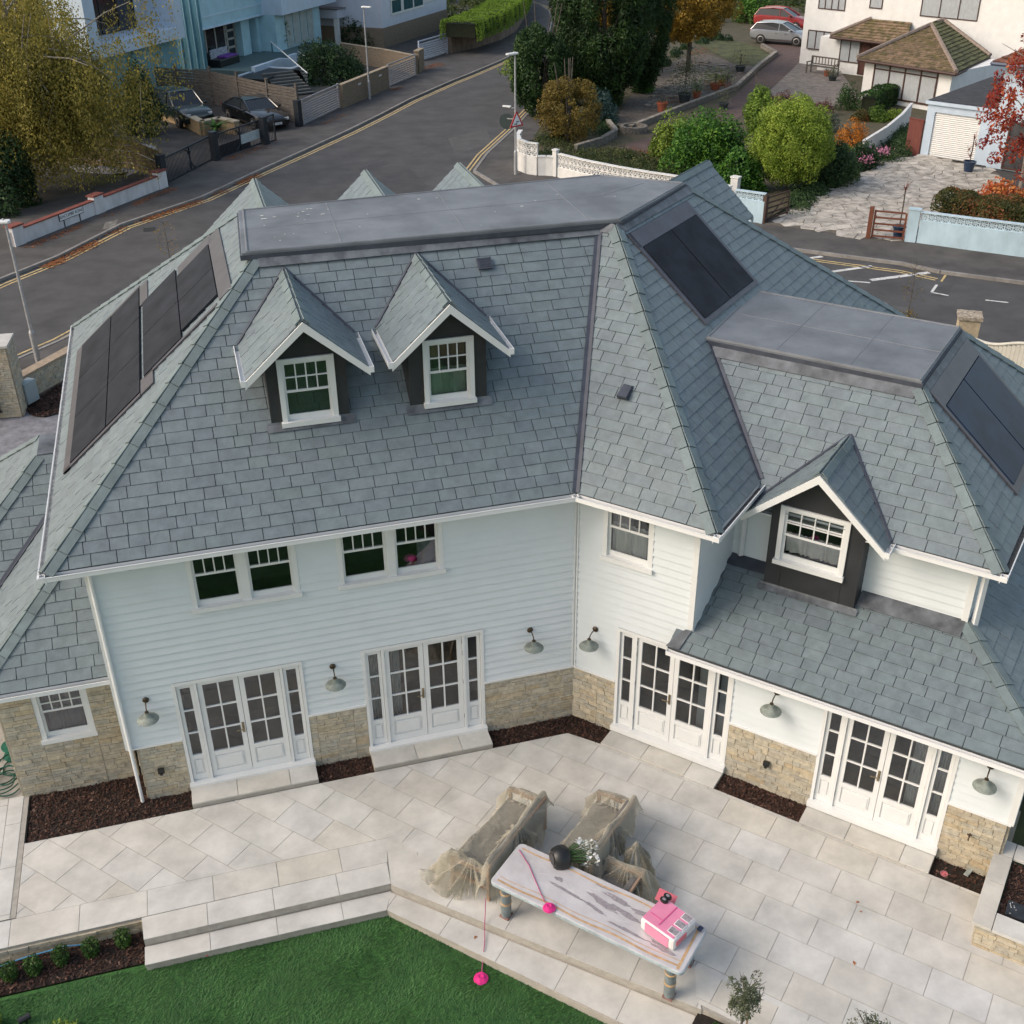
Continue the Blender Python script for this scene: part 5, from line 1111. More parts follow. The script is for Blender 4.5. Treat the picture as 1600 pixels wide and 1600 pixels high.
# rocks of the rock garden
rg=np.random.default_rng(3); A_=np.array([(20.37,50.64),(31.44,67.55),(33.99,69.15),(35.86,64.23),(25.20,53.11)]); mb=MB(); rp=random.Random(1)
for k in range(760):
    w=rg.dirichlet(np.ones(5)*1.3); c=w@A_; r=rp.uniform(.08,.28); h=rp.uniform(.02,.12); n=6; ph=rp.uniform(0,6); 
    top=[(c[0]+r*math.cos(ph+i*1.047)*rp.uniform(.6,1.1),c[1]+r*.6*math.sin(ph+i*1.047)*rp.uniform(.6,1.1),.09+h) for i in range(n)]
    mb.add(top+[(p[0]*1.0,p[1],.05) for p in top],[tuple(range(n))]+[(i,n+i,n+(i+1)%n,(i+1)%n) for i in range(n)])
rockm=mat('garden_rock',(.26,.235,.20),.95,.25,4,.4,20,island=.35); o=mb.build('rockery_stones',rockm); tag(o,kind='stuff')
def lowwall(name,label,pts,h,t,m,cop=None,coph=.06,copw=.03,group=None,z=.05,seg=None):
    tg=thing(name,label,'wall',(pts[0][0],pts[0][1],0),0,group); mb=MB(); cb=MB()
    for a,b in zip(pts,pts[1:]):
        F,L=frame(a,b); mb.fbox(F,0,L,-t/2,t/2,z-.1,h); cb.fbox(F,-copw,L+copw,-t/2-copw,t/2+copw,h,h+coph)
    mb.build('wall_face',m,tg,world=True); cb.build('coping',cop or m,tg,world=True); return tg
stonerow=mat('rubble_wall',(.20,.18,.155),.95,.3,9,.6,18)
lowwall('garden_wall','low rubble edging wall along the red drive below the pots',[(19.40,47.06),(24.49,51.46),(30.59,56.50),(35.87,63.64),(39.69,68.44),(40.41,72.23)],.33,.2,stonerow,rockm)
lowwall('garden_wall','short rubble wall beside the round stone planter',[(14.71,43.00),(16.63,44.26),(18.08,45.93),(18.53,48.42)],.42,.2,stonerow,rockm)
t=thing('round_planter','round rubble stone planter in the garden above the white wall','planter',(*(19.45,46.69),0)); m=MB(); m.lathe([(.75,0),(.78,.42),(.6,.43),(.6,.25),(.001,.25)],n=26); m.build('ring',stonerow,t)
# white low wall with red coping and the street name
wm=mat('render_white',(.60,.60,.62),.8,.12,1.5,.1,20,stretch=(1,1,.4)); redc=mat('red_coping',(.22,.065,.05),.8,.15,5)
wt=thing('boundary_wall','low white rendered wall with red coping and piers','wall',(*(-12.93,34.44),0)); F,L=frame((-12.88,34.42),(-6.54,42.56))
m=MB(); m.fbox(F,0,L,-.2,.0,0,.66); m.build('wall_face',wm,wt,world=True)
m=MB(); m.fbox(F,.5,L*.49,-.24,.04,.66,.72); m.fbox(F,L*.56,L-.6,-.24,.04,.66,.72); m.build('coping',redc,wt,world=True)
for a in (0,L*.49,L-.62):
    m=MB(); m.fbox(F,a,a+.62,-.28,.06,0,.84); pi=m.build('pier',wm,wt,world=True); m=MB(); m.fbox(F,a-.04,a+.66,-.34,.10,.84,.91); m.build('pier_cap',redc,pi,world=True)
def text(body,size,m,parent,M,name='lettering'):
    cu=bpy.data.curves.new(name,'FONT'); cu.body=body; cu.size=size; cu.align_x='CENTER'; cu.align_y='CENTER'; cu.extrude=.002
    to=bpy.data.objects.new('tmp',cu); COL.objects.link(to); dg=bpy.context.evaluated_depsgraph_get(); me=bpy.data.meshes.new_from_object(to.evaluated_get(dg)); bpy.data.objects.remove(to)
    me.transform(M); me.materials.clear(); me.materials.append(m); o=bpy.data.objects.new(name,me); COL.objects.link(o); o.parent=parent; return o
signw=mat('sign_white',(.72,.74,.76),.5,.05,6); blk=mat('sign_black',(.01,.01,.012),.5,.05)
px=V2((-10.69,37.20)); sg=thing('street_name_sign','white street name plate on two short posts against the low wall','sign',(px.x,px.y,0)); hd=F[1]; ang=math.atan2(hd.y,hd.x); sg.rotation_euler=(0,0,ang)
m=MB(); m.box((0,0,.52),(1.5,.03,.26)); pl_=m.build('plate',signw,sg)
m=MB(); m.box((0,-.0,.52),(1.56,.02,.31)); m.build('plate_back',blk,sg)
for x in(-.5,.5): m=MB(); m.box((x,.03,.25),(.05,.05,.55)); m.build('post',blk,sg)
text('SEACOMBE ROAD',.19,blk,pl_,Matrix.Translation((0,-.018,.52))@Matrix.Rotation(math.pi/2,4,'X'))
# navy gates
navy=mat('navy_steel',(.022,.030,.042),.45,.15,5,metal=.2)
def bargate(a,b,h,label,circles=True,panel=None):
    F,L=frame(a,b); t=thing('metal_gate',label,'gate',(a[0],a[1],0),0); fr=MB(); fr.fbox(F,0,L,-.03,.03,.08,.14); fr.fbox(F,0,L,-.03,.03,h-.06,h); fr.fbox(F,0,.06,-.03,.03,.08,h); fr.fbox(F,L-.06,L,-.03,.03,.08,h)
    fr.build('frame',navy,t,world=True); br=MB(); n=int(L/.13)
    for k in range(1,n): x=L*k/n; br.fbox(F,x-.01,x+.01,-.012,.012,.14,h-.06)
    bo=br.build('bars',navy,t,world=True)
    if circles:
        c=MB()
        for cx,a0 in((L*.5-.62,-75),(L*.5+.62,105)): c.tube([F[0]+F[1]*(cx+.6*math.cos(R(a0+i*10)))+Z*(h/2+.04+.55*math.sin(R(a0+i*10)))+F[2]*.0 for i in range(16)],.035,6)
        c.fbox(F,L/2-.03,L/2+.03,-.04,.04,.1,h); c.build('scroll_rings',navy,t,world=True)
    if panel:
        p_=MB(); p_.fbox(F,L*.05,L*.72,-.05,-.02,.1,h*.52); p_.build('solid_panel',mat('dark_board',(.035,.033,.036),.6,.2,5),t,world=True)
        s=MB(); s.fbox(F,L*.50,L*.92,.04,.06,h*.30,h*.66); so_=s.build('notice_board',mat('notice',(.42,.48,.50),.5,.1,6),t,world=True)
    return t
bargate((-6.52,43.19),(-4.01,47.63),1.3,'navy metal gate with curved rings nearest the low white wall'); bargate((-3.78,47.55),(-1.14,50.60),1.35,'navy metal gate carrying a pale notice board',True,True); bargate((-0.87,50.51),(-0.39,51.02),1.5,'narrow navy side gate between post and black car',False)
for q,l in (((-6.68,42.86),'square navy gate post beside the end of the low white wall'),((-3.93,47.30),'square navy gate post between the two ringed gates'),((-1.07,50.25),'wide navy gate post beside the narrow side gate'),((1.30,54.34),'navy gate post at the end of the slatted timber fence')):
    t=thing('gate_post',l,'gate post',(*q,0),.8,'navy gate posts'); m=MB(); m.box((0,0,.75),(.34,.34,1.5)); m.build('post',navy,t); m=MB(); m.box((0,0,1.51),(.38,.38,.04)); m.build('cap',navy,t)
# fences
def slatfence(pts,h,label,m,slat=.17,n_post=None,z0=.1):
    t=thing('timber_fence',label,'fence',(pts[0][0],pts[0][1],0)); 
    for a,b in zip(pts,pts[1:]):
        F,L=frame(a,b); s=MB(); k=int((h-z0)/slat)
        for i in range(k): s.fbox(F,0,L,-.02 if i%2 else -.045,.02 if i%2 else -.01,z0+i*slat+.015,z0+(i+1)*slat-.012)
        s.build('slat_panel',m,t,world=True); p_=MB(); p_.fbox(F,-.07,.07,-.08,.08,0,h+.12); p_.build('post',m,t,world=True)
    return t
silverw=mat('silvered_timber',(.14,.122,.105),.85,.3,3,.2,20,stretch=(1,1,8))
slatfence([(1.37,54.78),(-0.13,56.92),(-1.68,59.90),(-3.21,62.38),(-5.24,64.10),(-6.53,65.32)],2.3,'silvered horizontal slat fence behind the two black cars',silverw)
slatfence([(-6.64,43.23),(-7.95,46.32),(-10.03,47.85),(-12.00,49.06)],1.6,'weathered timber fence behind the low white wall',mat('tan_timber',(.26,.20,.13),.85,.3,3,.2,20),.3)
def slatgate(a,b,h,label,m,gap=.14):
    F,L=frame(a,b); t=thing('slatted_gate',label,'gate',(a[0],a[1],0)); f=MB(); f.fbox(F,0,.10,-.05,.05,0,h); f.fbox(F,L-.1,L,-.05,.05,0,h+.04); f.fbox(F,.1,L-.1,-.03,.03,h-.08,h); f.fbox(F,.1,L-.1,-.03,.03,.08,.16); f.build('frame',m,t,world=True)
    s=MB(); k=int((h-.3)/gap)
    for i in range(k): s.fbox(F,.1,L-.1,-.02,.02,.2+i*gap,.2+i*gap+gap*.62)
    s.build('slats',m,t,world=True); return t
gatesil=mat('silver_gate',(.34,.34,.36),.5,.1,4,metal=.2); gatebl=mat('pale_blue_gate',(.50,.56,.66),.5,.06,4)
slatgate((1.56,54.62),(4.40,59.04),1.5,'silver slatted gate next to the navy post and fence',gatesil); slatgate((8.68,65.19),(11.40,68.99),1.5,'silver slatted gate at the far end of the brick wall',gatesil); slatgate((12.90,74.93),(15.99,78.41),1.5,'pale blue slatted gate in front of the bungalow drive',gatebl,.16)
brick=mat('buff_brick',(.27,.21,.145),.9,.25,3,.4,12,stretch=(1,1,5),col2=(.17,.135,.10)); brickcop=mat('brick_coping',(.33,.27,.19),.9,.15,5)
bw=lowwall('brick_wall','buff brick wall with letter plates between two silver gates',[(4.56,58.99),(8.55,64.74)],1.42,.25,brick,brickcop)
for f_,z_ in((.32,1.05),(.78,1.05)):
    F,L=frame((4.56,58.99),(8.55,64.74)); m=MB(); m.fbox(F,L*f_,L*f_+.4,.127,.14,z_,z_+.1); m.build('letter_plate',white,bw,world=True)
lowwall('brick_wall','buff brick return wall running back behind the street lamp',[(7.33,77.17),(9.89,72.98),(11.54,69.32)],1.3,.25,brick,brickcop)
lowwall('brick_pier','short brick pier beside the pale blue gate',[(11.71,69.99),(12.35,71.20)],1.5,.35,brick,brickcop)
lowwall('retaining_wall','curved brown rendered retaining wall carrying the hedge',[(16.06,78.05),(18.49,79.96),(21.67,83.63),(24.22,87.95),(27.32,95.85),(31.19,107.75),(31,110)],1.35,.35,mat('brown_render',(.20,.155,.125),.9,.2,2.5,.3,20,stretch=(1,1,.5)))
def hedge(name,label,pts,w,z0,h,n,m,size,seed,group=None,core=True):
    t=thing(name,label,'hedge',(pts[0][0],pts[0][1],z0),0,group); rg=np.random.default_rng(seed); P=np.array(pts,float); sg_=np.linalg.norm(np.diff(P,axis=0),axis=1); cs=np.r_[0,np.cumsum(sg_)]
    s=rg.uniform(-.15,cs[-1]+.15,n); i=np.clip(np.searchsorted(cs,s)-1,0,len(sg_)-1); f=((s-cs[i])/sg_[i])[:,None]; B=P[i]*(1-f)+P[i+1]*f; H=(P[i+1]-P[i])/sg_[i][:,None]; N_=np.stack([H[:,1],-H[:,0]],1)
    a=rg.uniform(0,math.pi,n); rr=(1+.10*np.sin(s*3+a*3)+.07*np.sin(s*7.1))*rg.uniform(.86,1.03,n); sd_=rg.uniform(0,1,n)<.55; ca=np.where(sd_,np.sign(np.cos(a)),0.); sa=np.where(sd_,.2,1.); rr=(1+.05*np.sin(s*3)+.04*np.sin(s*7.1))*rg.uniform(.93,1.02,n)
    zz=np.where(sd_,rg.uniform(-.15,1,n)*h,h)*rr; off=np.where(sd_,ca*w/2,rg.uniform(-.5,.5,n)*w)*rr*np.where(sd_,1-.12*np.clip(zz/h,0,1)**6,1); zz=zz-np.where(sd_,0,.12*h*np.abs(off/w*2)**6)
    C=np.stack([B[:,0]+N_[:,0]*off-P[0,0],B[:,1]+N_[:,1]*off-P[0,1],zz],1); 
    nr=np.stack([N_[:,0]*ca,N_[:,1]*ca,sa],1); V=leafquads(C,size,rg,.2,.6,nr); quads('foliage',V,m,t)
    c=MB()
    for a_,b_ in zip(pts,pts[1:]):
        F,L=frame(a_,b_); c.fbox(F,.25,L-.25 if L>1 else L,-w*.38,w*.38,z0,z0+h*.78)
    c.build('dark_core',mat('hedge_core',(.012,.018,.006),.95,.3,6),t,world=True); return t  # solid dark box per hedge run, set behind the leaves
hp=[(16.53,76.58),(19.99,81.42),(24.09,89.50),(27.40,98.48),(31,114)]
hedge('clipped_hedge','bright green clipped hedge along the top of the curved retaining wall',hp,3.2,1.35,1.25,95000,leafmat('bright_hedge_leaf',(.05,.10,.01),(.15,.24,.02),(.26,.38,.05)),.10,5)
# street lamps
steel=mat('galvanised_steel',(.42,.43,.44),.45,.12,8,metal=.3)
def street_lamp(loc,h,rz,label,first=None):
    t=thing('street_lamp',label,'street lamp',loc,rz,'street lamps'); m=MB(); m.tube([(0,0,0),(0,0,1.15)],.09,12); m.tube([(0,0,1.15),(0,0,1.25)],.09,12,taper=.055); m.build('post_base',steel,t,smooth=True)
    m=MB(); m.tube([(0,0,1.2),(0,0,h)],.055,12,taper=.04); m.build('post',steel,t,smooth=True)
    m=MB(); m.prism([(-.12,-.13),(.5,-.10),(.58,0),(.5,.10),(-.12,.13),(-.16,0)],h+.0,h+.09); m.build('lamp_head',white,t,bevel=.03)
    m=MB(); m.prism([(.05,-.08),(.48,-.07),(.48,.07),(.05,.08)],h-.012,h); m.build('lens',mat('lamp_lens',(.5,.5,.48),.3,.05),t)
    m=MB(); m.lathe([(.03,0),(.03,.05),(.001,.06)],c=(.05,0,h+.09),n=10); m.build('photocell',steel,t); return t
street_lamp((-11.03,20.9,0),4.65,R(170),'grey street lamp at the left edge, in front of the low stone wall'); street_lamp((10.35,39.56,0),5.7,R(205),'street lamp carrying the triangular warning sign beside the curved white wall'); street_lamp((6.72,61.3,0),5.55,R(-40),'street lamp in front of the buff brick wall across the road')
sred=mat('sign_red',(.45,.02,.03),.4,.05)
ts=thing('warning_sign','red bordered triangular warning sign with two black arrows','road sign',(10.35,39.6,0),R(25)); 
def tri(s,c,y): return [(c[0]+s*math.cos(R(a)),y,c[1]+s*math.sin(R(a))) for a in(90,210,330)]
m=MB(); a_=tri(.50,(.02,2.62),-.09); b_=tri(.50,(.02,2.62),-.06); m.add(a_+b_,[(0,1,2),(5,4,3),(0,3,4,1),(1,4,5,2),(2,5,3,0)]); m.build('plate',sred,ts)
m=MB(); m.add(tri(.36,(.02,2.615),-.094),[(0,1,2)]); wpn=m.build('white_field',signw,ts)
m=MB()
for x0,z0,d in((-.06,2.50,1),(.10,2.60,-1)):
    m.add([(x0-d*.09,-.097,z0-.02),(x0+d*.05,-.097,z0-.02),(x0+d*.05,-.097,z0+.02),(x0-d*.09,-.097,z0+.02)],[(0,1,2,3)]); m.add([(x0+d*.05,-.097,z0-.055),(x0+d*.13,-.097,z0),(x0+d*.05,-.097,z0+.055)],[(0,1,2)])
m.build('arrows',blk,wpn)
m=MB(); m.box((0,-.04,2.6),(.08,.06,.08)); m.build('clamp',steel,ts)
ts=thing('round_road_sign','round road sign seen from behind on the lamp post','road sign',(10.35,39.7,0),R(-35)); m=MB(); m.lathe([(.38,0),(.38,.02)],n=28,M=Matrix.Translation((-.42,.03,2.56))@Matrix.Rotation(math.pi/2,4,'X')); m.build('plate',mat('sign_back',(.025,.045,.045),.6,.1),ts)
m=MB(); m.prism([(-.62,-.03),(-.2,-.1),(-.2,.08),(-.6,.09)],3.25,3.31); m.build('sign_light',white,ts); m=MB(); m.box((-.2,0,3.22),(.4,.03,.03)); m.box((-.2,.02,2.7),(.4,.03,.05)); m.build('bracket',steel,ts)
# pierced block walls
pw=mat('white_block',(.68,.68,.66),.7,.06,3); bl=mat('pale_blue_render',(.42,.56,.64),.8,.10,1.5,.1,20,stretch=(1,1,.5)); blb=mat('pale_blue_block',(.46,.58,.65),.75,.06,3)
def pierced(name,label,pts,h0,rows,m,bs=.3,cap=True,t_=.2,solidm=None,group=None,ends=True):
    t=thing(name,label,'wall',(pts[0][0],pts[0][1],0),0,group); so_=MB(); bk=MB(); cp=MB()
    for a,b in zip(pts,pts[1:]):
        F,L=frame(a,b); so_.fbox(F,0,L,-t_/2,t_/2,-.05,h0); n=max(1,round(L/bs)); w=L/n; H=h0+rows*bs
        for r_ in range(rows):
            z=h0+r_*bs
            for k in range(n):
                x=k*w; e=.022; bk.fbox(F,x,x+e,-.05,.05,z,z+bs); bk.fbox(F,x+w-e,x+w,-.05,.05,z,z+bs); bk.fbox(F,x+e,x+w-e,-.05,.05,z,z+e); bk.fbox(F,x+e,x+w-e,-.05,.05,z+bs-e,z+bs)
                c=F[0]+F[1]*(x+w/2)+Z*(z+bs/2)
                for an in ((45,135) if rows>1 else (0,45,90,135)):
                    d=F[1]*math.cos(R(an))+Z*math.sin(R(an)); q=Z*math.cos(R(an))-F[1]*math.sin(R(an)); l=(w*.5 if an%90==0 else w*.62); s_=.018
                    vs=[c+d*i*l+q*j*s_+F[2]*k_*.045 for k_ in(-1,1) for i,j in((-1,-1),(1,-1),(1,1),(-1,1))]; bk.add(vs,[(0,3,2,1),(4,5,6,7),(0,1,5,4),(1,2,6,5),(2,3,7,6),(3,0,4,7)])
                if rows>1:
                    for qx,qz in((0,1),(0,-1),(1,0),(-1,0)): 
                        cc=c+F[1]*qx*w*.5+Z*qz*bs*.5; r2=w*.30; pts_=[cc+F[1]*r2*math.cos(R(g))+Z*r2*math.sin(R(g)) for g in range(int(math.degrees(math.atan2(-qz,-qx)))-90,int(math.degrees(math.atan2(-qz,-qx)))+91,45)]; bk.tube(pts_,.016,4)
        cp.fbox(F,-.01,L+.01,-.11,.11,H,H+.05)
    so_.build('solid_base',solidm or m,t,world=True); bk.build('pierced_blocks',m,t,world=True); cp.build('coping',m,t,world=True)
    return t
cv=[(11.42+.0,42.3),(10.95,41.3),(10.78,40.3),(10.95,39.55),(11.35,39.1)]
pierced('pierced_wall','curved end of the white garden wall with tall pierced blocks, beside the lamp post',cv,.95,2,pw)
t=lowwall('garden_wall','plain white section between the curved end and the long pierced wall',[(11.38,39.08),(11.75,38.93),(12.05,38.72)],.95,.2,pw)
t=lowwall('gate_pier','slim white pier at the start of the long pierced wall',[(12.07,38.72),(12.2,38.52)],1.3,.22,pw)
pierced('pierced_wall','long white pierced block wall between the garden and the road junction',[(12.25,38.4),(12.95,36.9),(14.1,35.05),(15.1,33.7),(16.2,32.4),(17.0,31.3),(17.6,30.2)],.55,2,pw)
lowwall('gate_pier','short white pier ending the pierced wall beside the blue stub',[(18.50,31.95),(18.71,31.66)],1.1,.3,pw)
pierced('pierced_wall','short pale blue wall with one pierced row beside the dark gate',[(17.32,29.17),(18.24,28.16)],.98,1,blb,solidm=bl)
pierced('pierced_wall','long pale blue wall with one pierced row below the red tipped hedge',[(23.00,23.76),(24.37,22.34),(25.94,20.81),(30,17.2)],.98,1,blb,solidm=bl)
lowwall('gate_pier','pale blue pier at the hinge of the brown gate',[(22.62,24.06),(22.95,23.78)],1.36,.22,bl)
def bargate5(a,b,h,label,m,nb_=5,brace=True,tp=.35):
    F,L=frame(a,b); t=thing('timber_gate',label,'gate',(a[0],a[1],0)); p_=MB(); p_.fbox(F,-.1,.08,-.09,.09,0,h+.12); p_.build('gate_post',m,t,world=True); f=MB(); f.fbox(F,.1,.18,-.03,.03,.1,h); f.fbox(F,L-.08,L,-.03,.03,.1,h-.05)
    for k in range(nb_): zz=.14+(h-.22)*k/(nb_-1); f.fbox(F,.18,L-.08,-.02,.02,zz,zz+.07)
    if brace: q=[F[0]+F[1]*.2+Z*.16,F[0]+F[1]*(L-.1)+Z*(h-.1)]; f.tube([p+F[2]*.04 for p in q],.03,4)
    f.build('bars',m,t,world=True); return t
brn=mat('brown_gate',(.16,.055,.03),.6,.15,6); dkb=mat('dark_brown_gate',(.07,.04,.03),.75,.2,6)
bargate5((21.38,24.83),(22.52,24.00),1.25,'red brown five bar gate beside the long blue wall',brn,5,False); bargate5((18.27,28.15),(19.85,28.99),1.15,'dark brown timber gate beside the short blue wall',dkb)
# crazy paving drive
def crazy():
    poly=[(18.18,27.98),(20.33,25.92),(21.33,24.75),(22.47,23.93),(24.01,25.32),(25.8,25.2),(31.5,27.5),(33.4,33.0),(31.78,36.94),(28.85,35.72),(26.26,33.85),(19.75,28.91)]
    sheet('crazy_paving_base',poly,.062,mat('crazy_joint',(.12,.105,.085),.95,.2,6),.1)
    rg=np.random.default_rng(8); P=np.array(poly); lo,hi=P.min(0),P.max(0); pts=[]
    nx=int((hi[0]-lo[0])/.56); ny=int((hi[1]-lo[1])/.56)
    S=np.array([[lo[0]+(i+.5+rg.uniform(-.46,.46))*.56,lo[1]+(j+.5+rg.uniform(-.46,.46))*.56] for i in range(-1,nx+2) for j in range(-1,ny+2)])
    def inside(c):
        r_=False; j=len(P)-1
        for i in range(len(P)):
            if (P[i,1]>c[1])!=(P[j,1]>c[1]) and c[0]<(P[j,0]-P[i,0])*(c[1]-P[i,1])/(P[j,1]-P[i,1]+1e-12)+P[i,0]: r_=not r_
            j=i
        return r_
    mb=MB()
    for c in S:
        if not inside(c): continue
        cell=[(c[0]-1.2,c[1]-1.2),(c[0]+1.2,c[1]-1.2),(c[0]+1.2,c[1]+1.2),(c[0]-1.2,c[1]+1.2)]; d=np.linalg.norm(S-c,axis=1); near=S[(d<1.9)&(d>1e-6)]
        for q in near:
            mid=(c+q)/2; nn=(q-c)/np.linalg.norm(q-c); mid=mid-nn*.019; out=[]
            for k in range(len(cell)):
                a=np.array(cell[k]); b=np.array(cell[(k+1)%len(cell)]); sa=(a-mid)@nn; sb=(b-mid)@nn
                if sa<=0: out.append(tuple(a))
                if (sa<=0)!=(sb<=0): tt_=sa/(sa-sb); out.append(tuple(a+(b-a)*tt_))
            cell=out
            if len(cell)<3: break
        if len(cell)>2:
            z=.075+rg.uniform(-.004,.006); n=len(cell); mb.add([(p[0],p[1],z) for p in cell]+[(p[0],p[1],.06) for p in cell],[tuple(range(n))]+[(i,n+i,n+(i+1)%n,(i+1)%n) for i in range(n)])
    o=mb.build('crazy_paving',mat('crazy_slab',(.46,.43,.38),.9,.25,2.2,.2,14,island=.13)); o['kind']='structure'
crazy()
# cars
tyre=mat('tyre',(.015,.015,.015),.8,.1); alloy=mat('alloy_wheel',(.42,.42,.43),.35,.1,metal=.8); carglass=mat('car_glass',(.02,.025,.03),.15,.05,spec=.45); chrome=mat('chrome',(.6,.6,.62),.2,.05,metal=.9); lampg=mat('headlight_glass',(.5,.52,.55),.15,.1,coat=.5); redlamp=mat('tail_light',(.35,.02,.02),.25,.05)
def car(name,label,cat,loc,rz,L,Wd,H,paint,kind,plate=None,group=None):
    t=thing(name,label,cat,loc,rz,group); h=L/2; w=Wd/2
    if kind=='saloon': prof=[(-h,.45,.82,.80),(-h+.12,.25,.95,.9),(-h+.6,.2,1.0,.97),(-h*.45,.2,.98,1),(0,.2,.95,1),(h*.4,.2,.93,1),(h*.62,.2,.88,.97),(h-.35,.2,.78,.92),(h-.06,.25,.66,.82),(h,.35,.6,.74)]; cab=[(-h*.78,.98),(-h*.38,H-.03),(-h*.05,H),(h*.08,H-.04),(h*.42,.93)]
    elif kind=='suv': prof=[(-h,.5,1.0,.88),(-h+.1,.3,1.12,.95),(-h+.6,.3,1.12,1),(0,.3,1.1,1),(h*.35,.3,1.08,1),(h*.6,.3,1.05,.98),(h-.35,.3,.98,.94),(h-.06,.35,.85,.86),(h,.45,.75,.78)]; cab=[(-h*.97,1.1),(-h*.85,H-.06),(-h*.3,H),(h*.05,H-.03),(h*.40,1.08)]
    else: prof=[(-h,.45,.9,.85),(-h+.1,.25,1.0,.95),(-h+.5,.22,1.0,1),(0,.2,.97,1),(h*.35,.2,.94,1),(h*.62,.2,.88,.96),(h-.3,.22,.76,.9),(h-.05,.28,.62,.8),(h,.38,.56,.7)]; cab=[(-h*.97,.99),(-h*.80,H-.07),(-h*.3,H),(h*.05,H-.05),(h*.50,.93)]
    m=MB(); rings=[]
    for x,z0,zb,wf in prof:
        ww=w*wf; rings.append([(x,-ww*.82,z0),(x,-ww,z0+.18),(x,-ww,(z0+zb)/2),(x,-ww*.97,zb-.08),(x,-ww*.86,zb),(x,-ww*.4,zb+.025),(x,ww*.4,zb+.025),(x,ww*.86,zb),(x,ww*.97,zb-.08),(x,ww,(z0+zb)/2),(x,ww,z0+.18),(x,ww*.82,z0)])
    k=12; vs=[v for r_ in rings for v in r_]; n=len(rings); m.add(vs,[(i*k+j,i*k+(j+1)%k,(i+1)*k+(j+1)%k,(i+1)*k+j) for i in range(n-1) for j in range(k)]+[tuple(range(k)),tuple(range((n-1)*k,n*k))][::1])
    body=m.build('body',paint,t,smooth=True)
    m=MB(); bt=prof[4][2]; gl=[]; 
    for x,z in cab: f=.86 if z>bt+.2 else .93; gl.append((x,w*(.74 if z>bt+.2 else .90),z))
    base=[(cab[0][0]+.02,w*.9,bt),(cab[-1][0],w*.9,bt)]
    L_=[(cab[0][0],-w*.9,bt-.02)]+[(x,-y_,z-.02) for x,y_,z in gl[1:-1]]+[(cab[-1][0],-w*.9,bt-.04)]; Rr=[(a,-b,c) for a,b,c in L_]; q=len(L_)
    m.add(L_+Rr,[tuple(range(q)),tuple(range(2*q-1,q-1,-1))]+[(i,q+i,q+i+1,i+1) for i in range(q-1)]); m.build('windows',carglass,t)
    m=MB(); rt_=[(x,y_*.985,z) for x,y_,z in gl[1:-1]]; top=[(x,-y_,z) for x,y_,z in rt_]; tp2=[(x,y_,z) for x,y_,z in rt_]; mid=[(x,0,z+.025) for x,y_,z in rt_]; q=len(rt_)
    m.add(top+mid+tp2,[(i,i+1,q+i+1,q+i) for i in range(q-1)]+[(q+i,q+i+1,2*q+i+1,2*q+i) for i in range(q-1)]); 
    for s in(-1,1):
        P_=[(cab[0][0],s*w*.9,bt),(gl[1][0],s*gl[1][1],gl[1][2]),(gl[2][0],s*gl[2][1],gl[2][2]),(gl[3][0],s*gl[3][1],gl[3][2]),(cab[-1][0],s*w*.9,bt)]; m.tube(P_,.035,5); m.tube([(-.05,s*w*.91,bt),(-.05-.02,s*w*.755,H-.03)],.03,4)
    m.build('roof',paint,t,smooth=True)
    for sx in(-.60,.60):
        for s in(-1,1):
            r_=.33 if kind!='suv' else .37; m=MB(); Mw=Matrix.Translation((sx*h,s*(w-.09),r_))@Matrix.Rotation(math.pi/2*(-s),4,'X'); m.lathe([(r_*.6,-.1),(r_,-.09),(r_,.09),(r_*.66,.105)],n=24,M=Mw); wh=m.build('wheel',tyre,t,smooth=True)
            m=MB(); m.lathe([(.001,.085),(r_*.25,.10),(r_*.62,.108),(r_*.66,.10),(r_*.62,.06)],n=20,M=Mw); m.build('rim',alloy,wh,smooth=True)
    for s in(-1,1):
        m=MB(); zf_=prof[-2][2]; m.box((h-.12,s*w*.62,zf_-.04),(.2,w*.34,.12),rz=-s*.35); m.build('headlight',lampg,t,bevel=.02)
        m=MB(); m.box((-h+.05,s*w*.72,prof[1][2]-.15),(.1,w*.25,.18)); m.build('tail_light',redlamp,t,bevel=.02)
        m=MB(); m.box((h*.36,s*(w+.09),bt+.06),(.12,.18,.12)); m.build('mirror',paint,t,bevel=.03)
        m=MB(); m.box((-.1*h,s*(w+.003),bt-.16),(.16,.02,.03)); m.box((.22*h,s*(w+.003),bt-.16),(.16,.02,.03)); m.build('door_handles',chrome,t)
    m=MB(); m.box((h-.01,0,.52),(.05,w*.95,.16)); m.build('grille',black,t,bevel=.02)
    if plate: m=MB(); m.box((h+.03,0,.42),(.02,.52,.11)); pp=m.build('number_plate',signw,t); text(plate,.1,blk,pp,Matrix.Translation((h+.042,0,.42))@Matrix.Rotation(math.pi/2,4,'Z')@Matrix.Rotation(math.pi/2,4,'X'))
    return t
blackp=mat('black_paint',(.008,.009,.010),.18,.05,spec=.6,coat=.6); greenp=mat('dark_green_paint',(.012,.020,.020),.2,.05,spec=.6,coat=.6); silverp=mat('silver_paint',(.34,.36,.39),.3,.05,metal=.5,coat=.5); redp=mat('red_paint',(.28,.03,.03),.3,.05,coat=.5)
c1=car('parked_car','black saloon car with white number plate parked behind the navy gates','car',(-1.05,56.0,.05),math.atan2(-.93,.36),5.0,1.9,1.42,blackp,'saloon','HX19 BKO'); c1.scale=(1.12,1.08,1.05)
c2=car('parked_car','dark green off-road car half under the weeping tree','car',(-5.2,58.0,.05),math.atan2(-.93,.36),4.8,1.95,1.78,greenp,'suv'); c2.scale=(1.08,1.05,1.0)
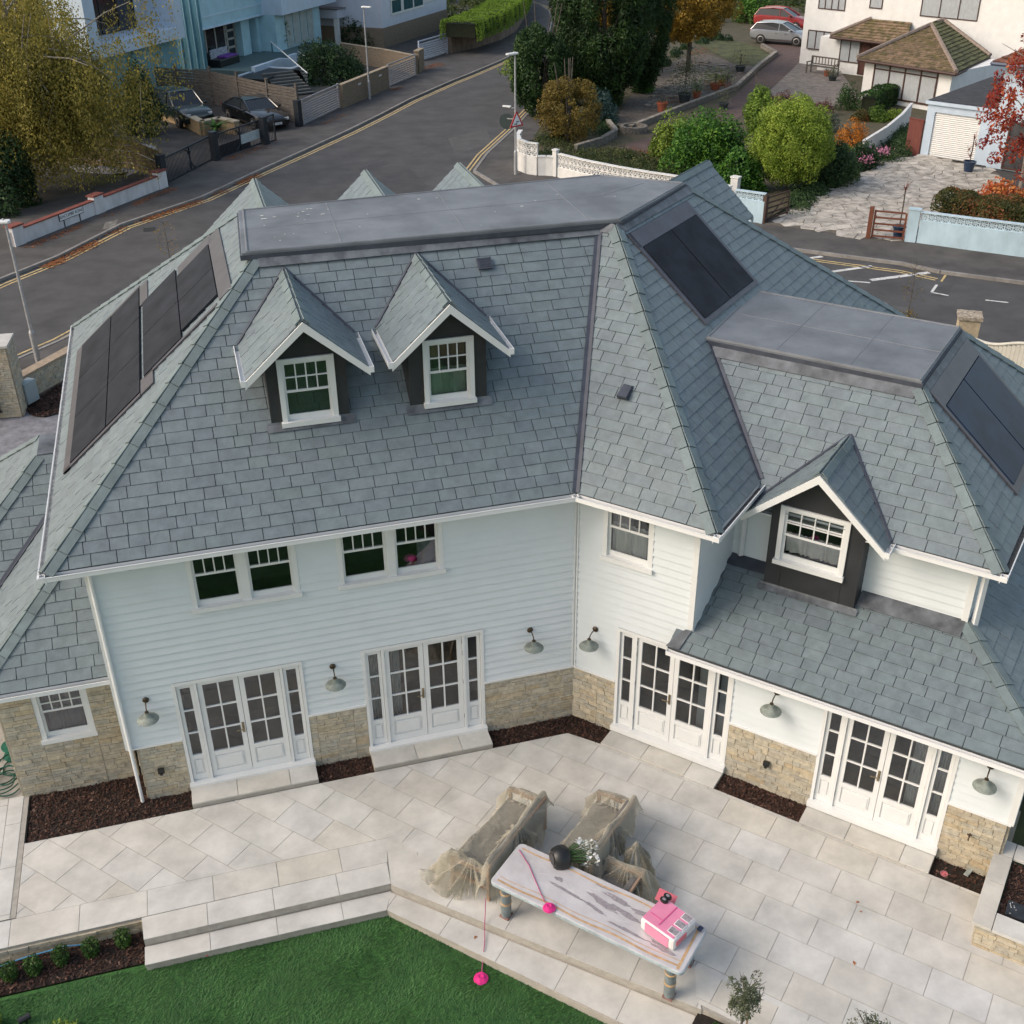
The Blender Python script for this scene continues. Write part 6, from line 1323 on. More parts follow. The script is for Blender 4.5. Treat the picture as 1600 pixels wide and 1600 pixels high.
c3=car('parked_car','silver hatchback parked on the red drive beside the white house','car',(42.9,73.6,.09),math.atan2(-.72,.69),4.1,1.75,1.46,silverp,'hatch'); c3.scale=(1.22,1.15,1.12)
c4=car('parked_car','red car mostly hidden behind the silver hatchback','car',(46.6,80.6,.09),math.atan2(-.72,.69),4.2,1.75,1.45,redp,'hatch'); c4.scale=(1.15,1.1,1.25)
# ---- own front boundary, left edge ----
ow=thing('stone_gate_pier','tall stone gate pier at the left edge with a white gate leaf','gate pier',(-12.1,18.3,0)); stonewall((V2((-13.2,17.3)),(V2((-11.24,17.11))-V2((-13.2,17.3))).normalized(),Vector((.0,-1,0))),0,1.95,0,2.15,seed=101,par=ow,dpt=.03)
d_=(V2((-11.24,17.11))-V2((-13.2,17.3))).normalized(); nn_=Vector((d_.y,-d_.x,0)); stonewall((V2((-11.24,17.11)),-nn_,d_),0,.9,0,2.15,seed=103,par=ow,dpt=.03)
m=MB(); m.fbox((V2((-13.2,17.3)),d_,nn_),-.1,2.02,-.95,.07,2.15,2.22); m.build('capstone',pav,ow,world=True); m=MB(); m.fbox((V2((-13.2,17.3)),d_,nn_),-.6,1.35,.12,.17,.15,1.3); m.build('gate_leaf',white,ow,world=True)
m=MB(); m.fbox((V2((-13.2,17.3)),d_,nn_),1.1,1.5,.18,.21,.25,.30); m.fbox((V2((-13.2,17.3)),d_,nn_),1.42,1.46,.18,.21,.25,.5); m.build('latch',black,ow,world=True)
lw=thing('low_stone_wall','low stone wall with pale coping behind the grey meter box','wall',(-10.6,19,0)); F=(V2((-11.35,18.07)),(V2((-6,25.2))-V2((-11.35,18.07))).normalized(),None); F=(F[0],F[1],Vector((F[1].y,-F[1].x,0))); stonewall(F,0,7,0,.72,seed=105,par=lw,dpt=.03); m=MB(); m.fbox(F,0,7,-.3,.06,.72,.78); m.build('coping',mat('stone_coping',(.36,.28,.2),.85,.12,5),lw,world=True)
eb=thing('meter_box','grey metal cabinet standing against the low stone wall','cabinet',(*(-10.99,17.87),0),math.atan2(F[1].y,F[1].x)); m=MB(); m.box((0,.1,.42),(.5,.28,.66)); m.build('cabinet',mat('cabinet_grey',(.30,.36,.38),.45,.05),eb,bevel=.012); m=MB(); m.box((0,-.045,.40),(.46,.01,.6)); m.build('cabinet_door',mat('cabinet_door',(.33,.39,.41),.4,.05),eb); m=MB(); m.box((0,.1,.05),(.4,.2,.1)); m.build('plinth',black,eb)
bed([(-11.20,17.56),(-10.95,17.02),(-10.62,16.83),(-10.18,17.02),(-10.29,19.22),(-10.89,18.31)],.01,1400,51,sc=1.6)
# right edge: stone pier and white gate beyond the roof
t=thing('stone_gate_pier','stone gate pier with weathered cap beyond the right roof','gate pier',(16.9,11.4,0)); F=(V2((16.49,11.99)),(V2((17.01,11.67))-V2((16.49,11.99))).normalized(),None); F=(F[0],F[1],Vector((F[1].y,-F[1].x,0)))
m=MB(); m.fbox(F,0,.62,-.6,0,0,1.7); m.build('pier',stone,t,world=True); m=MB(); m.fbox(F,-.05,.67,-.65,.05,1.7,1.8); m.build('capstone',mat('weathered_cap',(.40,.34,.26),.9,.35,12),t,world=True)
cream=mat('cream_gate',(.56,.54,.46),.6,.05,4); t=thing('driveway_gate','cream boarded driveway gate with curved top beyond the right roof','gate',(16.6,10.6,0)); a_,b_=V2((16.04,10.58)),V2((17.09,8.64)); F=(a_,(b_-a_).normalized(),None); F=(F[0],F[1],Vector((F[1].y,-F[1].x,0))); L=(b_-a_).length
m=MB(); k=int(L/.12)
for i in range(k): x=L*i/k; hh=1.62+.18*math.sin(math.pi*i/k*.9)-.12*math.sin(i/k*6.3); m.fbox(F,x+.003,x+L/k-.003,-.02,.02,.1,hh)
m.build('boards',cream,t,world=True); m=MB(); m.tube([F[0]+F[1]*(L*i/20)+Z*(1.66+.18*math.sin(math.pi*i/20*.9)-.12*math.sin(i/20*6.3)) for i in range(21)],.05,6); m.tube([F[0]+F[1]*.1+Z*.4+F[2]*.04,F[0]+F[1]*L*.9+Z*1.4+F[2]*.04],.05,4); m.build('rails',cream,t,world=True); m=MB(); m.fbox(F,.02,.45,.03,.06,1.36,1.42); m.build('hinge',black,t,world=True)
# ================= NEIGHBOURING HOUSES =================
dW=Vector((.465,-.885,0)).normalized(); nW=Vector((dW.y,-dW.x,0)); OW=V2((39.66,64.69))   # outward = towards the camera
rw=mat('white_render',(.76,.76,.74),.8,.04,2,.05,20); bwood=mat('brown_window_frame',(.065,.030,.022),.6,.15,6); net=mat('net_curtain',(.42,.45,.47),.9,.18,9,stretch=(6,6,.4))
tilem=mat('mossy_tile',(.235,.175,.125),.9,.2,5,.3,20,island=.45,hue=[(.45,.5,.35),(1,.95,.8),(1.15,1.05,.95),(.55,.62,.30),(.85,.8,.7),(.40,.48,.22)]); mosst=mat('green_tile',(.10,.105,.045),.9,.3,5,.3,20,island=.4); ridm=mat('ridge_stone',(.26,.205,.17),.85,.15,6)
def simplewin(F,a0,a1,c0,c1,n,par,fm=bwood,curt=net,tr=0,off=.0,glassm=None,fw_=.06):
    f=MB(); f.fbox(F,a0,a1,off,off+.05,c0,c0+fw_); f.fbox(F,a0,a1,off,off+.05,c1-fw_,c1)
    for k in range(n+1): x=a0+(a1-a0-fw_)*k/n; f.fbox(F,x,x+fw_,off,off+.05,c0+fw_,c1-fw_)
    if tr: f.fbox(F,a0+fw_,a1-fw_,off,off+.04,tr,tr+fw_*.8)
    wo=f.build('window',fm,par,world=True); g=MB(); g.fbox(F,a0+fw_*.5,a1-fw_*.5,off-.02,off+.012,c0+fw_*.5,c1-fw_*.5); g.build('pane',glassm or curt,wo,world=True); return wo
def tiled(name,pts,U,par,m=None,seed=1,gauge=.32,w=(.26,.30)):
    P=[Vector(p) for p in pts]; n=(P[1]-P[0]).cross(P[2]-P[1]).normalized(); n=n if n.z>0 else -n; U=(U-n*U.dot(n)).normalized(); V=n.cross(U); V=V if V.z>0 else -V
    mb=MB(); tiles(mb,P[0],U,V,to2d(P[0],U,V,P),gauge,w[0],w[1],.02,.06,.01,.008,seed); o=mb.build(name,m or tilem,par,world=True); u=MB(); u.slab([p-n*.01 for p in P],.1); u.build('roof_underlay',underlay,o,world=True); return o,n
def Pw(u,n,z): return OW+dW*u+nW*n+Vector((0,0,z))
wh=thing('white_house','tall white rendered house with brown windows at the top right','house',tuple(OW)); FWh=(OW,dW,nW)
m=MB(); m.fbox(FWh,0,17.4,-8,0,0,7.4); m.build('wall',rw,wh,world=True,bevel=.05)
m=MB(); m.fbox(FWh,17.0,17.6,-9,-.2,4.8,5.0); m.fbox(FWh,8.5,17.9,-.1,.5,6.55,6.75); m.build('eaves_board',bwood,wh,world=True)
simplewin(FWh,9.1,13.2,4.05,5.75,3,wh); simplewin(FWh,1.1,3.3,3.9,5.2,4,wh); simplewin(FWh,5.2,6.2,4.25,5.2,1,wh)
# curved ground floor bay window (left) 
simplewin(FWh,.55,3.9,1.15,2.45,5,wh,off=.06)
m=MB(); m.fbox(FWh,2.6,8.3,0,1.6,0,2.35); m.build('porch_wall',rw,wh,world=True)
Fp=(Pw(0,1.62,0),dW,nW); m=MB(); 
simplewin(Fp,4.3,5.9,.85,2.3,2,wh); simplewin(Fp,5.9,8.1,.15,2.3,3,wh,curt=mat('brown_door',(.09,.035,.025),.6,.2,6))
# porch roof
e0,e1=Pw(3.7,2.15,2.5),Pw(9.6,2.3,2.5); r0,r1=Pw(5.5,.05,3.55),Pw(8.6,.05,3.60)
o_,nn1=tiled('porch_roof',[e0,e1,r1,r0],dW,wh,seed=3); tiled('porch_roof',[e0,r0,Pw(3.7,.02,2.5)],nW,wh,seed=4)
m=MB(); m.tube([e0+Z*.08,r0+Z*.08],.12,6); m.build('hip_tiles',ridm,wh,world=True); m=MB(); m.tube([e0-Z*.08,e1-Z*.08],.09,6); m.build('gutter',bwood,wh,world=True)
# large single-storey front room with hipped roof
Q0=V2((36.28,51.40),2.5); Q1=V2((38.92,44.85),2.5); Q2=V2((44.32,49.11),2.5); AP=V2((43.86,53.90),4.05); AP2=V2((42.60,53.33),3.9)
front=(Q1-Q0).normalized(); fn=Vector((front.y,-front.x,0)); 
tiled('front_room_roof',[Q0,Q1,AP2],front,wh,seed=5); tiled('front_room_roof',[Q1,Q2,AP,AP2],(Q2-Q1).normalized(),wh,mosst,seed=6)
for a,b in((Q0,AP2),(Q1,AP2),(AP2,AP),(AP,Q2)):
    m=MB(); m.tube([a+Z*.08,b+Z*.10],.13,6); m.build('hip_tiles',ridm,wh,world=True)
m=MB(); m.tube([Q0-Z*.1,Q1-Z*.1],.09,6); m.tube([Q1-Z*.1,Q2-Z*.1],.09,6); m.build('gutter',bwood,wh,world=True)
Fr_=(Q0-Z*2.5-fn*.45+front*.3,front,fn); Lr_=(Q1-Q0).length-.8
m=MB(); m.fbox(Fr_,0,Lr_,-6,0,0,2.42); m.build('front_room_wall',rw,wh,world=True)
simplewin(Fr_,.75,Lr_-.9,.35,2.35,4,wh,tr=1.95,off=.02,fw_=.10)
# porch step wall between
# bench
bn=thing('garden_bench','slatted wooden garden bench against the white house wall','bench',(*(38.80,59.83),.08),math.atan2(dW.y,dW.x)+math.pi)
bn.rotation_euler=(0,0,math.atan2(dW.y,dW.x)); bn.scale=(1.35,1.1,1.15)
m=MB()
for k in range(5): m.box((0,-.15+.1*k,.44),(1.7,.075,.03))
m.build('seat',silverw,bn); m=MB()
for k in range(9): m.box((-.75+k*.1875,.30,.70),(.05,.02,.42))
m.box((0,.31,.93),(1.7,.04,.08)); m.box((0,.31,.52),(1.7,.04,.06)); m.build('backrest',silverw,bn)
for x in(-.82,.82):
    for y in(-.22,.3): m=MB(); m.box((x,y,.32 if y<0 else .47),(.06,.06,.64 if y<0 else .94)); m.build('leg',silverw,bn)
    m=MB(); m.box((x,.03,.65),(.07,.6,.04)); m.build('armrest',silverw,bn)
# garage + pale blue house
pbl=mat('pale_blue_house',(.48,.58,.68),.8,.05,2,.05,20); felt=mat('roof_felt',(.045,.048,.055),.9,.2,3,.2,12)
dG=Vector((.54,-.84,0)).normalized(); nG=Vector((dG.y,-dG.x,0)); OG=V2((31.78,36.94)); FG=(OG,dG,nG)
ga=thing('garage','pale blue flat roofed garage with white roller door','garage',tuple(OG)); m=MB(); m.fbox(FG,0,.42,-8.3,0,0,2.6); m.fbox(FG,2.85,3.6,-8.3,0,0,2.6); m.fbox(FG,.42,2.85,-8.3,0,2.25,2.6); m.fbox(FG,.42,2.85,-.4,-.25,0,.02); m.build('wall',pbl,ga,world=True)
m=MB(); m.fbox(FG,-.1,3.7,-8.4,.12,2.62,2.78); m.build('fascia',pbl,ga,world=True); m=MB(); m.fbox(FG,-.02,3.62,-8.3,.04,2.785,2.83); m.build('roof_felt',felt,ga,world=True)
m=MB()
for k in range(23): z=.03+k*.097; P_=lambda a,b,c:OG+dG*a+nG*b+Z*c; m.add([P_(.42,-.10,z),P_(2.85,-.10,z),P_(2.85,-.075,z+.05),P_(.42,-.075,z+.05),P_(.42,-.10,z+.094),P_(2.85,-.10,z+.094)],[(0,1,2,3),(3,2,5,4)])
m.build('roller_door',mat('cream_shutter',(.66,.665,.65),.5,.03,3),ga,world=True); m=MB(); m.fbox(FG,.42,2.85,-.14,-.12,0,2.3); m.build('door_backing',mat('door_back',(.3,.3,.28),.6,.1),ga,world=True)
lowwall('side_gate','red brown boarded side gate beside the garage',[(31.45,37.81),(31.72,36.96)],1.75,.08,mat('red_board',(.16,.045,.035),.75,.2,3,stretch=(8,8,.6)))
bh=thing('pale_blue_house','pale blue rendered house with brown tiled roof at the right edge','house',(33.4,34,0)); OB=OG+dG*3.62; FBh=(OB,dG,nG)
m=MB(); m.fbox(FBh,0,12,-9,.25,0,5.1); m.build('wall',pbl,bh,world=True)
Fb2=(OB+nG*.25,dG,nG); simplewin(Fb2,2.3,4.4,3.05,4.4,2,bh,fm=white,curt=mat('grey_net',(.25,.27,.28),.6,.2,5),off=.0); simplewin(Fb2,.75,4.4,.05,2.35,2,bh,fm=bwood,curt=mat('dark_pane',(.07,.07,.075),.2,.3,2),off=.0,fw_=.08)
E0,E1=OB-dG*.5+nG*.8+Z*5.05,OB+dG*12+nG*.8+Z*5.05; Rr0=OB+dG*3.5-nG*3.6+Z*7.2; brt=mat('brown_red_tile',(.19,.085,.055),.85,.25,4,.3,20,island=.3)
tiled('roof',[E0,E1,OB+dG*12-nG*3.6+Z*7.2,Rr0],dG,bh,brt,seed=8); tiled('roof',[E0,Rr0,OB-dG*.5-nG*8+Z*5.05],nG,bh,brt,seed=9)
m=MB(); m.tube([E0-Z*.08,E1-Z*.08],.1,6); m.tube([E0-Z*.08,OB-dG*.5-nG*8+Z*4.97],.1,6); m.build('gutter',mat('blue_gutter',(.05,.07,.12),.5,.1),bh,world=True)
# ---- teal house across the road ----
dT=Vector((.57,.82,0)).normalized(); nT=Vector((dT.y,-dT.x,0)); OT=Vector((-2.98,70.63,0)); FT=(OT,dT,nT)
teal=mat('pale_teal_render',(.38,.60,.68),.7,.06,1.5,.05,10); teal2=mat('teal_cladding',(.14,.32,.39),.55,.12,2,stretch=(3,3,.3)); ice=mat('ice_blue_render',(.52,.63,.74),.7,.04,2); dkg=mat('dark_glazing',(.018,.022,.028),.08,.3,1.5,spec=.8); greyw=mat('grey_door_frame',(.34,.34,.32),.5,.1,4)
th_=thing('teal_house','pale teal modern house with deck and overhanging upper floor across the road','house',tuple(OT))
m=MB(); m.fbox(FT,0,8.1,-10,0,3.6,9.5); m.build('upper_storey',teal,th_,world=True)
m=MB(); m.fbox(FT,.1,8.1,.0,.03,4.25,4.32); m.fbox(FT,-.04,8.1,-.02,.10,3.52,3.6); m.build('string_course',ice,th_,world=True)
m=MB(); m.fbox(FT,0.3,8.1,-10,-1.1,0,3.6); m.build('ground_storey',teal2,th_,world=True)
m=MB(); m.fbox(FT,5.75,6.9,-1.1,-.5,1,3.55); m.fbox(FT,7.6,8.1,-1.1,-.3,1,3.55); m.build('pier',teal,th_,world=True)
Fd=(OT-nT*1.1,dT,nT); simplewin(Fd,1.7,4.4,1.05,3.4,2,th_,fm=greyw,curt=dkg,off=.02,fw_=.14); 
f=MB()
for k in range(5): f.fbox(Fd,4.45,5.7,.02,.09,1.05+k*.57,1.20+k*.57)
f.fbox(Fd,4.45,4.62,.02,.09,1.05,3.4); f.fbox(Fd,5.55,5.7,.02,.09,1.05,3.4); dd=f.build('glazed_door',greyw,th_,world=True); f=MB(); f.fbox(Fd,4.5,5.65,.0,.03,1.05,3.4); f.build('pane',dkg,dd,world=True)
simplewin(FT,5.2,6.6,4.95,5.9,2,th_,fm=white,curt=mat('pattern_blind',(.3,.28,.3),.7,.4,20),off=.02)
# ribbed gable side and white box
Fs=(OT,-nT,-dT); m=MB(); m.fbox(Fs,0,10,0,.02,0,9.5); m.build('side_wall',teal2,th_,world=True)
m=MB(); 
for k in range(9): m.fbox(Fs,.2+k*.55,.26+k*.55,.02,.10,0,9.5)
m.build('cladding_ribs',teal,th_,world=True)
wb=thing('white_modern_house','white framed box window of the house behind the weeping tree','house',tuple(OT-dT*8)); m=MB(); m.fbox(FT,-13,-3.1,-6,.6,3.5,4.2); m.fbox(FT,-3.9,-3.1,-6,.6,4.2,9.0); m.fbox(FT,-13,-12,-6,.6,4.2,9.0); m.build('box_frame',ice,wb,world=True)
m=MB(); m.fbox(FT,-12,-3.9,-6,-1.6,4.2,9); m.build('recess_wall',mat('shade_white',(.42,.46,.52),.8,.05),wb,world=True); simplewin((OT-nT*1.58,dT,nT),-10.5,-5.2,4.3,7.5,3,wb,fm=blk,curt=dkg); m=MB(); m.fbox(FT,-13,-3.0,-6.2,-.2,0,3.5); m.build('lower_wall',teal2,wb,world=True)
# second block with sliding panels
m=MB(); m.fbox(FT,8.1,17.0,-9,1.7,3.55,9.5); m.build('upper_storey',ice,th_,world=True); m=MB(); m.fbox(FT,8.12,15.3,-9,1.0,0,3.55); m.build('ground_storey',teal,th_,world=True)
m=MB(); 
for k in range(4): m.fbox(FT,9.6+k*1.15,10.55+k*1.15,1.0,1.06,1.1,3.4)
m.build('sliding_panels',mat('pale_panel',(.36,.42,.42),.5,.1,3),th_,world=True)
# deck, front wall, glass balustrade and stairs
m=MB(); m.fbox(FT,-.2,13,-1.1,3.4,0,1.0); m.build('deck',mat('grey_deck',(.10,.16,.16),.7,.2,4,stretch=(6,1,1)),th_,world=True); m=MB(); m.fbox(FT,.2,6.4,3.3,3.6,.6,1.25); m.build('deck_parapet',ice,th_,world=True)
bal=thing('glass_balustrade','glass balustrade with white rail beside the outdoor stairs','balustrade',tuple(OT+dT*7)); gb=MB(); a,b=V2((1.79,74.07),2.1),V2((3.27,65.49),1.2); gb.add([a,b,b-Z*1.0,a-Z*1.0],[(0,1,2,3)]); gb.build('glass_pane',glassmat('balustrade_glass',(.6,.8,.78),.1),bal,world=True); m=MB(); m.tube([a,b],.045,6); m.build('handrail',white,bal,world=True)
m=MB(); a,b=V2((3.53,72.35),1.6),V2((3.91,70.01),1.4); m.tube([a,b],.04,6); m.build('handrail',white,bal,world=True)
st_=thing('garden_steps','dark open steps rising from the gate to the teal house deck','steps',(*(2.61,64.58),0)); a,b=V2((2.48,64.15)),V2((1.46,67.93),0); h=(b-a).normalized(); Ls=(b-a).length; Fz=(a,h,Vector((h.y,-h.x,0)))
for k in range(8): m=MB(); m.fbox(Fz,Ls*k/8,Ls*(k+.75)/8,-1.1,1.1,.1+.11*k,.17+.12*k); m.build('tread',mat('step_grey',(.09,.10,.10),.7,.1),st_,world=True)
sf_=thing('garden_sofa','dark garden sofa with patterned cushions on the teal house deck','sofa',(*(-1.81,72.12),1.0),math.atan2(dT.y,dT.x)); m=MB(); m.box((0,0,.25),(2.6,1.1,.5)); m.box((0,.5,.55),(2.6,.2,.7)); m.build('frame',black,sf_,bevel=.05); m=MB(); m.box((0,.32,.78),(2.2,.16,.6)); m.build('patterned_cushion',mat('pattern_cushion',(.55,.62,.68),.8,.2,9,col2=(.04,.05,.08)),sf_,bevel=.05); m=MB(); m.box((.4,-.1,.55),(1.6,.8,.14)); m.build('purple_cushion',mat('purple_cushion',(.16,.05,.30),.8,.1),sf_,bevel=.04)
# raised bed in front of the deck
rb=thing('raised_planter','dark raised bed with white edge in front of the teal house deck','planter',(*(0.68,68.09),0),math.atan2(dT.y,dT.x)); m=MB(); m.box((0,0,.45),(4.2,2.2,.9)); m.build('box',black,rb); m=MB(); m.box((0,1.1,.95),(4.3,.15,.08)); m.box((2.1,0,.95),(.15,2.2,.08)); m.build('edge',ice,rb)
# ---- bungalow ----
dN=Vector((.6,.8,0)); nN=Vector((.8,-.6,0)); ON=Vector((11.55,82.41,0)); FN=(ON,dN,nN); bg_=thing('bungalow','white bungalow with blue blinds and brick base behind the far gates','house',tuple(ON))
m=MB(); m.fbox(FN,0,12.9,-10,0,1.55,7); m.build('wall',mat('bungalow_white',(.58,.62,.70),.8,.04,2),bg_,world=True); m=MB(); m.fbox(FN,-.03,12.93,-10,.04,0,1.55); m.build('brick_base',brick,bg_,world=True)
bld=mat('blue_blind',(.02,.09,.13),.25,.2,3,stretch=(6,6,.4),coat=.3)
simplewin(FN,1.6,3.7,2.3,5.5,1,bg_,fm=white,curt=bld,off=.02,fw_=.16,tr=3.4); simplewin(FN,3.8,8.0,2.3,5.5,2,bg_,fm=white,curt=bld,off=.02,fw_=.16); simplewin(FN,8.1,10.6,2.6,5.5,1,bg_,fm=white,curt=bld,off=.02,fw_=.16,tr=3.4)
cpn=thing('carport','white carport with flat grey felt roof beside the bungalow','carport',(8.08,83.34,0)); Fc=(Vector((8.08,83.34,0)),dN,nN)
m=MB(); m.fbox(Fc,0,7.6,-7.5,0,2.3,2.95); m.build('fascia',mat('bungalow_white'  ,(.58,.62,.7)),cpn,world=True); m=MB(); m.fbox(Fc,-.1,7.7,-7.6,.1,2.955,3.02); m.build('roof_felt',mat('grey_felt',(.16,.15,.15),.9,.15,3),cpn,world=True)
for a,b in((.1,-.1),(.1,-2.2)): m=MB(); m.fbox(Fc,a,a+.35,b-.35,b,0,2.3); m.build('post',white,cpn,world=True)
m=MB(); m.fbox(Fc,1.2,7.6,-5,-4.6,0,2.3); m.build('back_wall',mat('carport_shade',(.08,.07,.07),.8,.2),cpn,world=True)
# ================= TREES AND GARDENS =================
def weeping(name,label,loc,cz,rad,n,m,size,seed,strands=240,tr=.22):
    rg=np.random.default_rng(seed); t=thing(name,label,'tree',(*loc,0)); rp=random.Random(seed)
    mb=MB(); limbs=[]
    mb.tube([(0,0,-.1),(.3,-.2,2.5),(.2,.1,5),(.6,.2,8.5)],tr,9,taper=.1); mb.build('trunk',mat('pale_bark',(.30,.27,.22),.85,.35,5,.3,20,stretch=(1,1,3)),t)
    lb=MB(); ends=[]
    for k in range(26):
        a=rp.uniform(0,6.28); r=rp.uniform(.35,1); z0=rp.uniform(2.5,7.5); z1=cz+rad[2]*rp.uniform(.1,.95)*math.sqrt(max(.05,1-(r*.85)**2)); e=Vector((math.cos(a)*rad[0]*r,math.sin(a)*rad[1]*r,z1))
        s=Vector((.2,0,z0)); mid=s.lerp(e,.5)+Z*rp.uniform(.3,1.1); lb.tube([s,s.lerp(mid,.5)+Z*.2,mid,mid.lerp(e,.6)+Z*.15,e],.07,6,taper=.018); ends+= [mid,e,mid.lerp(e,.5),s.lerp(mid,.7)]
    lb.build('limbs',MATS['pale_bark'],t)
    C=[];D=[]; per=max(20,n//strands)
    for k in range(strands):
        b=ends[rp.randrange(len(ends))]; off=rg.normal(size=3)*[rad[0]*.14,rad[1]*.14,.6]; p0=np.array(b)+off; L=min(p0[2]-.5,rp.uniform(1.5,5.5)); 
        s=rg.uniform(0,1,per)**.85; sw=rg.normal(size=2)*.12; w=.10+.16*s
        P_=np.stack([p0[0]+sw[0]*s*L+rg.normal(size=per)*w,p0[1]+sw[1]*s*L+rg.normal(size=per)*w,p0[2]-s*L+rg.normal(size=per)*.05],1); C.append(P_)
    C=np.concatenate(C); quads('crown',leafquads(C,size,rg,.2,.5,hang=.45),m,t)
    tw=MB()
    for k in range(90):
        b=Vector(ends[rp.randrange(len(ends))])+Vector((rp.gauss(0,.6),rp.gauss(0,.6),0)); L=rp.uniform(1,3.0); q=Vector((rp.gauss(0,.3),rp.gauss(0,.3),0)); tw.tube([b,b+q-Z*L*.5,b+q*1.3-Z*L],.012,4,taper=.006)
    tw.build('hanging_twigs',MATS['pale_bark'],t); return t
weeping('weeping_birch','large weeping tree with yellow brown autumn leaves at the left edge',(-12.9,43.6),4.0,(6.6,4.4,7.5),150000,willow_m,.125,5,strands=1050)
weeping('weeping_birch','second weeping tree behind the first, at the top left corner',(-14.0,52.5),5.0,(6.2,4.2,7.5),70000,willow_m,.14,8,strands=560)
bush('shrub','dark ivy covered shrub at the left edge below the weeping tree','shrub',(-13.83,40.54),(1.9,1.7,4.0),11000,dkgreen,.16,81)
bush('shrub','dark shrub hanging over the black off-road car','shrub',(-7.4,55.5),(1.4,1.4,4.2),6000,dkgreen,.16,82)
# palm beside the black saloon
t=thing('palm','small green palm in front of the black saloon','palm',(*(-3.53,52.74),.3)); rp=random.Random(6); m=MB(); st=MB()
for k in range(26):
    a=k*.9; el=rp.uniform(.2,1.2); L=rp.uniform(.9,1.3); d=Vector((math.cos(a),math.sin(a),0)); s=Vector((-d.y,d.x,0)); P_=[Vector((0,0,.3))+d*L*x*math.cos(el*.6)+Z*(L*x*math.sin(el)-.55*L*x*x) for x in(0,.3,.6,.85,1)]
    for i in range(4):
        w=.11*(1-i/4.5); w2=.11*(1-(i+1)/4.5); m.add([P_[i]-s*w,P_[i]+s*w,P_[i+1]+s*w2,P_[i+1]-s*w2],[(0,1,2,3)])
m.build('fronds',leafmat('palm_leaf',(.02,.06,.015),(.06,.14,.03),(.14,.24,.06)),t); st.tube([(0,0,-.3),(0,0,.35)],.1,8); st.build('trunk',bark,t)
stb=thing('stone_balustrade','sandy curved garden wall inside the navy gates','wall',(*(-4.86,55.29),0)); m=MB(); 
for a,b in(((-6.79,59.72),(-5.17,56.86)),((-5.17,56.86),(-4.27,53.85)),((-4.27,53.85),(-3.25,54.57)),((-3.25,54.57),(-2.36,53.21))): F,L=frame(a,b); m.fbox(F,0,L,-.15,.15,0,.75)
m.build('wall_face',mat('sandstone',(.36,.27,.16),.9,.2,6,.3,20),stb,world=True); m=MB()
for a,b in(((-6.79,59.72),(-5.17,56.86)),((-5.17,56.86),(-4.27,53.85)),((-4.27,53.85),(-3.25,54.57)),((-3.25,54.57),(-2.36,53.21))): F,L=frame(a,b); m.fbox(F,-.03,L+.03,-.22,.22,.75,.83)
m.build('coping',mat('sand_coping',(.42,.36,.27),.85,.12,5),stb,world=True)
# shrubs in front of teal house / bungalow
bush('shrub','tall loose shrub beside the glass balustrade of the teal house','shrub',(*(2.99,78.46),1.0),(1.3,1.3,3.2),3200,leafmat('olive_shrub',(.03,.05,.02),(.09,.12,.04),(.2,.2,.06)),.16,91,shape='ell',z0=.1)
bush('shrub','dark rounded shrub above the silver gate by the street lamp','shrub',(*(5.14,69.52),0),(2.6,3.2,2.7),9000,dkgreen,.17,92); bush('shrub','grey green shrub in front of the carport','shrub',(*(9.88,84.44),0),(2.4,2.0,2.4),5600,dkgreen,.18,93); bush('shrub','small dark shrub between the balustrade and the brick wall','shrub',(*(6.75,70.31),0),(1.3,1.3,1.6),2600,dkgreen,.16,94)
# conifers and bushes in the middle
tree('conifer','tall dark conifer at the top centre, the widest of the three',(20.29,54.12),12,6.3,(3.1,3.1,6.5),90000,conif,.24,31,clumps=330,cr=.16,trunk_r=.22,shape='ell',fill=.8,aspect=.3,up=-.2,limbs=4)
tree('conifer','second tall dark conifer just right of the widest one',(24.21,57.72),11,5.6,(2.0,2.0,5.7),44000,conif,.24,32,clumps=200,cr=.18,trunk_r=.2,shape='ell',fill=.8,aspect=.3,up=-.2,limbs=4)
tree('conifer','dark conifer behind the others at the top edge',(22.59,65.41),11,5.8,(2.3,2.3,6.0),32000,conif,.26,33,clumps=150,cr=.18,trunk_r=.2,shape='ell',fill=.8,aspect=.3,up=-.2,limbs=4)
tree('golden_tree','golden leaved tree at the top edge right of the conifers',(30.2,63.6),9,4.9,(3.4,3.0,3.0),42000,autumn,.17,34,clumps=120,cr=.22,trunk_r=.2,fill=.6)
tree('golden_tree','smaller golden tree left of the large one behind the conifers',(23.5,63),9,6.2,(2.0,2.0,3.0),12000,autumn,.18,35,clumps=50,cr=.3,trunk_r=.18)
bush('evergreen_bush','dark egg shaped evergreen bush behind the street lamp and warning sign','bush',(15.64,52.61),(1.95,1.95,5.3),32000,leafmat('bay_leaf',(.008,.022,.006),(.022,.055,.014),(.06,.11,.03)),.15,36,clumps=130,cr=.2,shape='egg')
bush('bush','light green feathery bush between the dark bush and the conifer','bush',(18.61,55.33),(1.3,1.3,4.0),11000,leafmat('feather_leaf',(.02,.05,.01),(.06,.13,.02),(.14,.25,.05)),.15,37,clumps=70,shape='egg')
bush('shrub','pale yellow shrub beside the street lamp head, behind the dark bush','shrub',(17.48,62.69),(1.6,1.6,2.2),1600,lime,.16,38,shape='egg')
bush('shrub','rounded brown autumn shrub behind the curved white wall','shrub',(15.09,45.41),(1.95,1.9,3.6),20000,rust,.11,39,clumps=150,cr=.19,shape='egg')
bush('conifer_shrub','low blue green conifer between the brown shrub and dark conifer','shrub',(18.48,49.93),(1.3,1.2,1.9),4200,leafmat('blue_conifer',(.01,.03,.03),(.03,.07,.065),(.09,.15,.13)),.14,40)
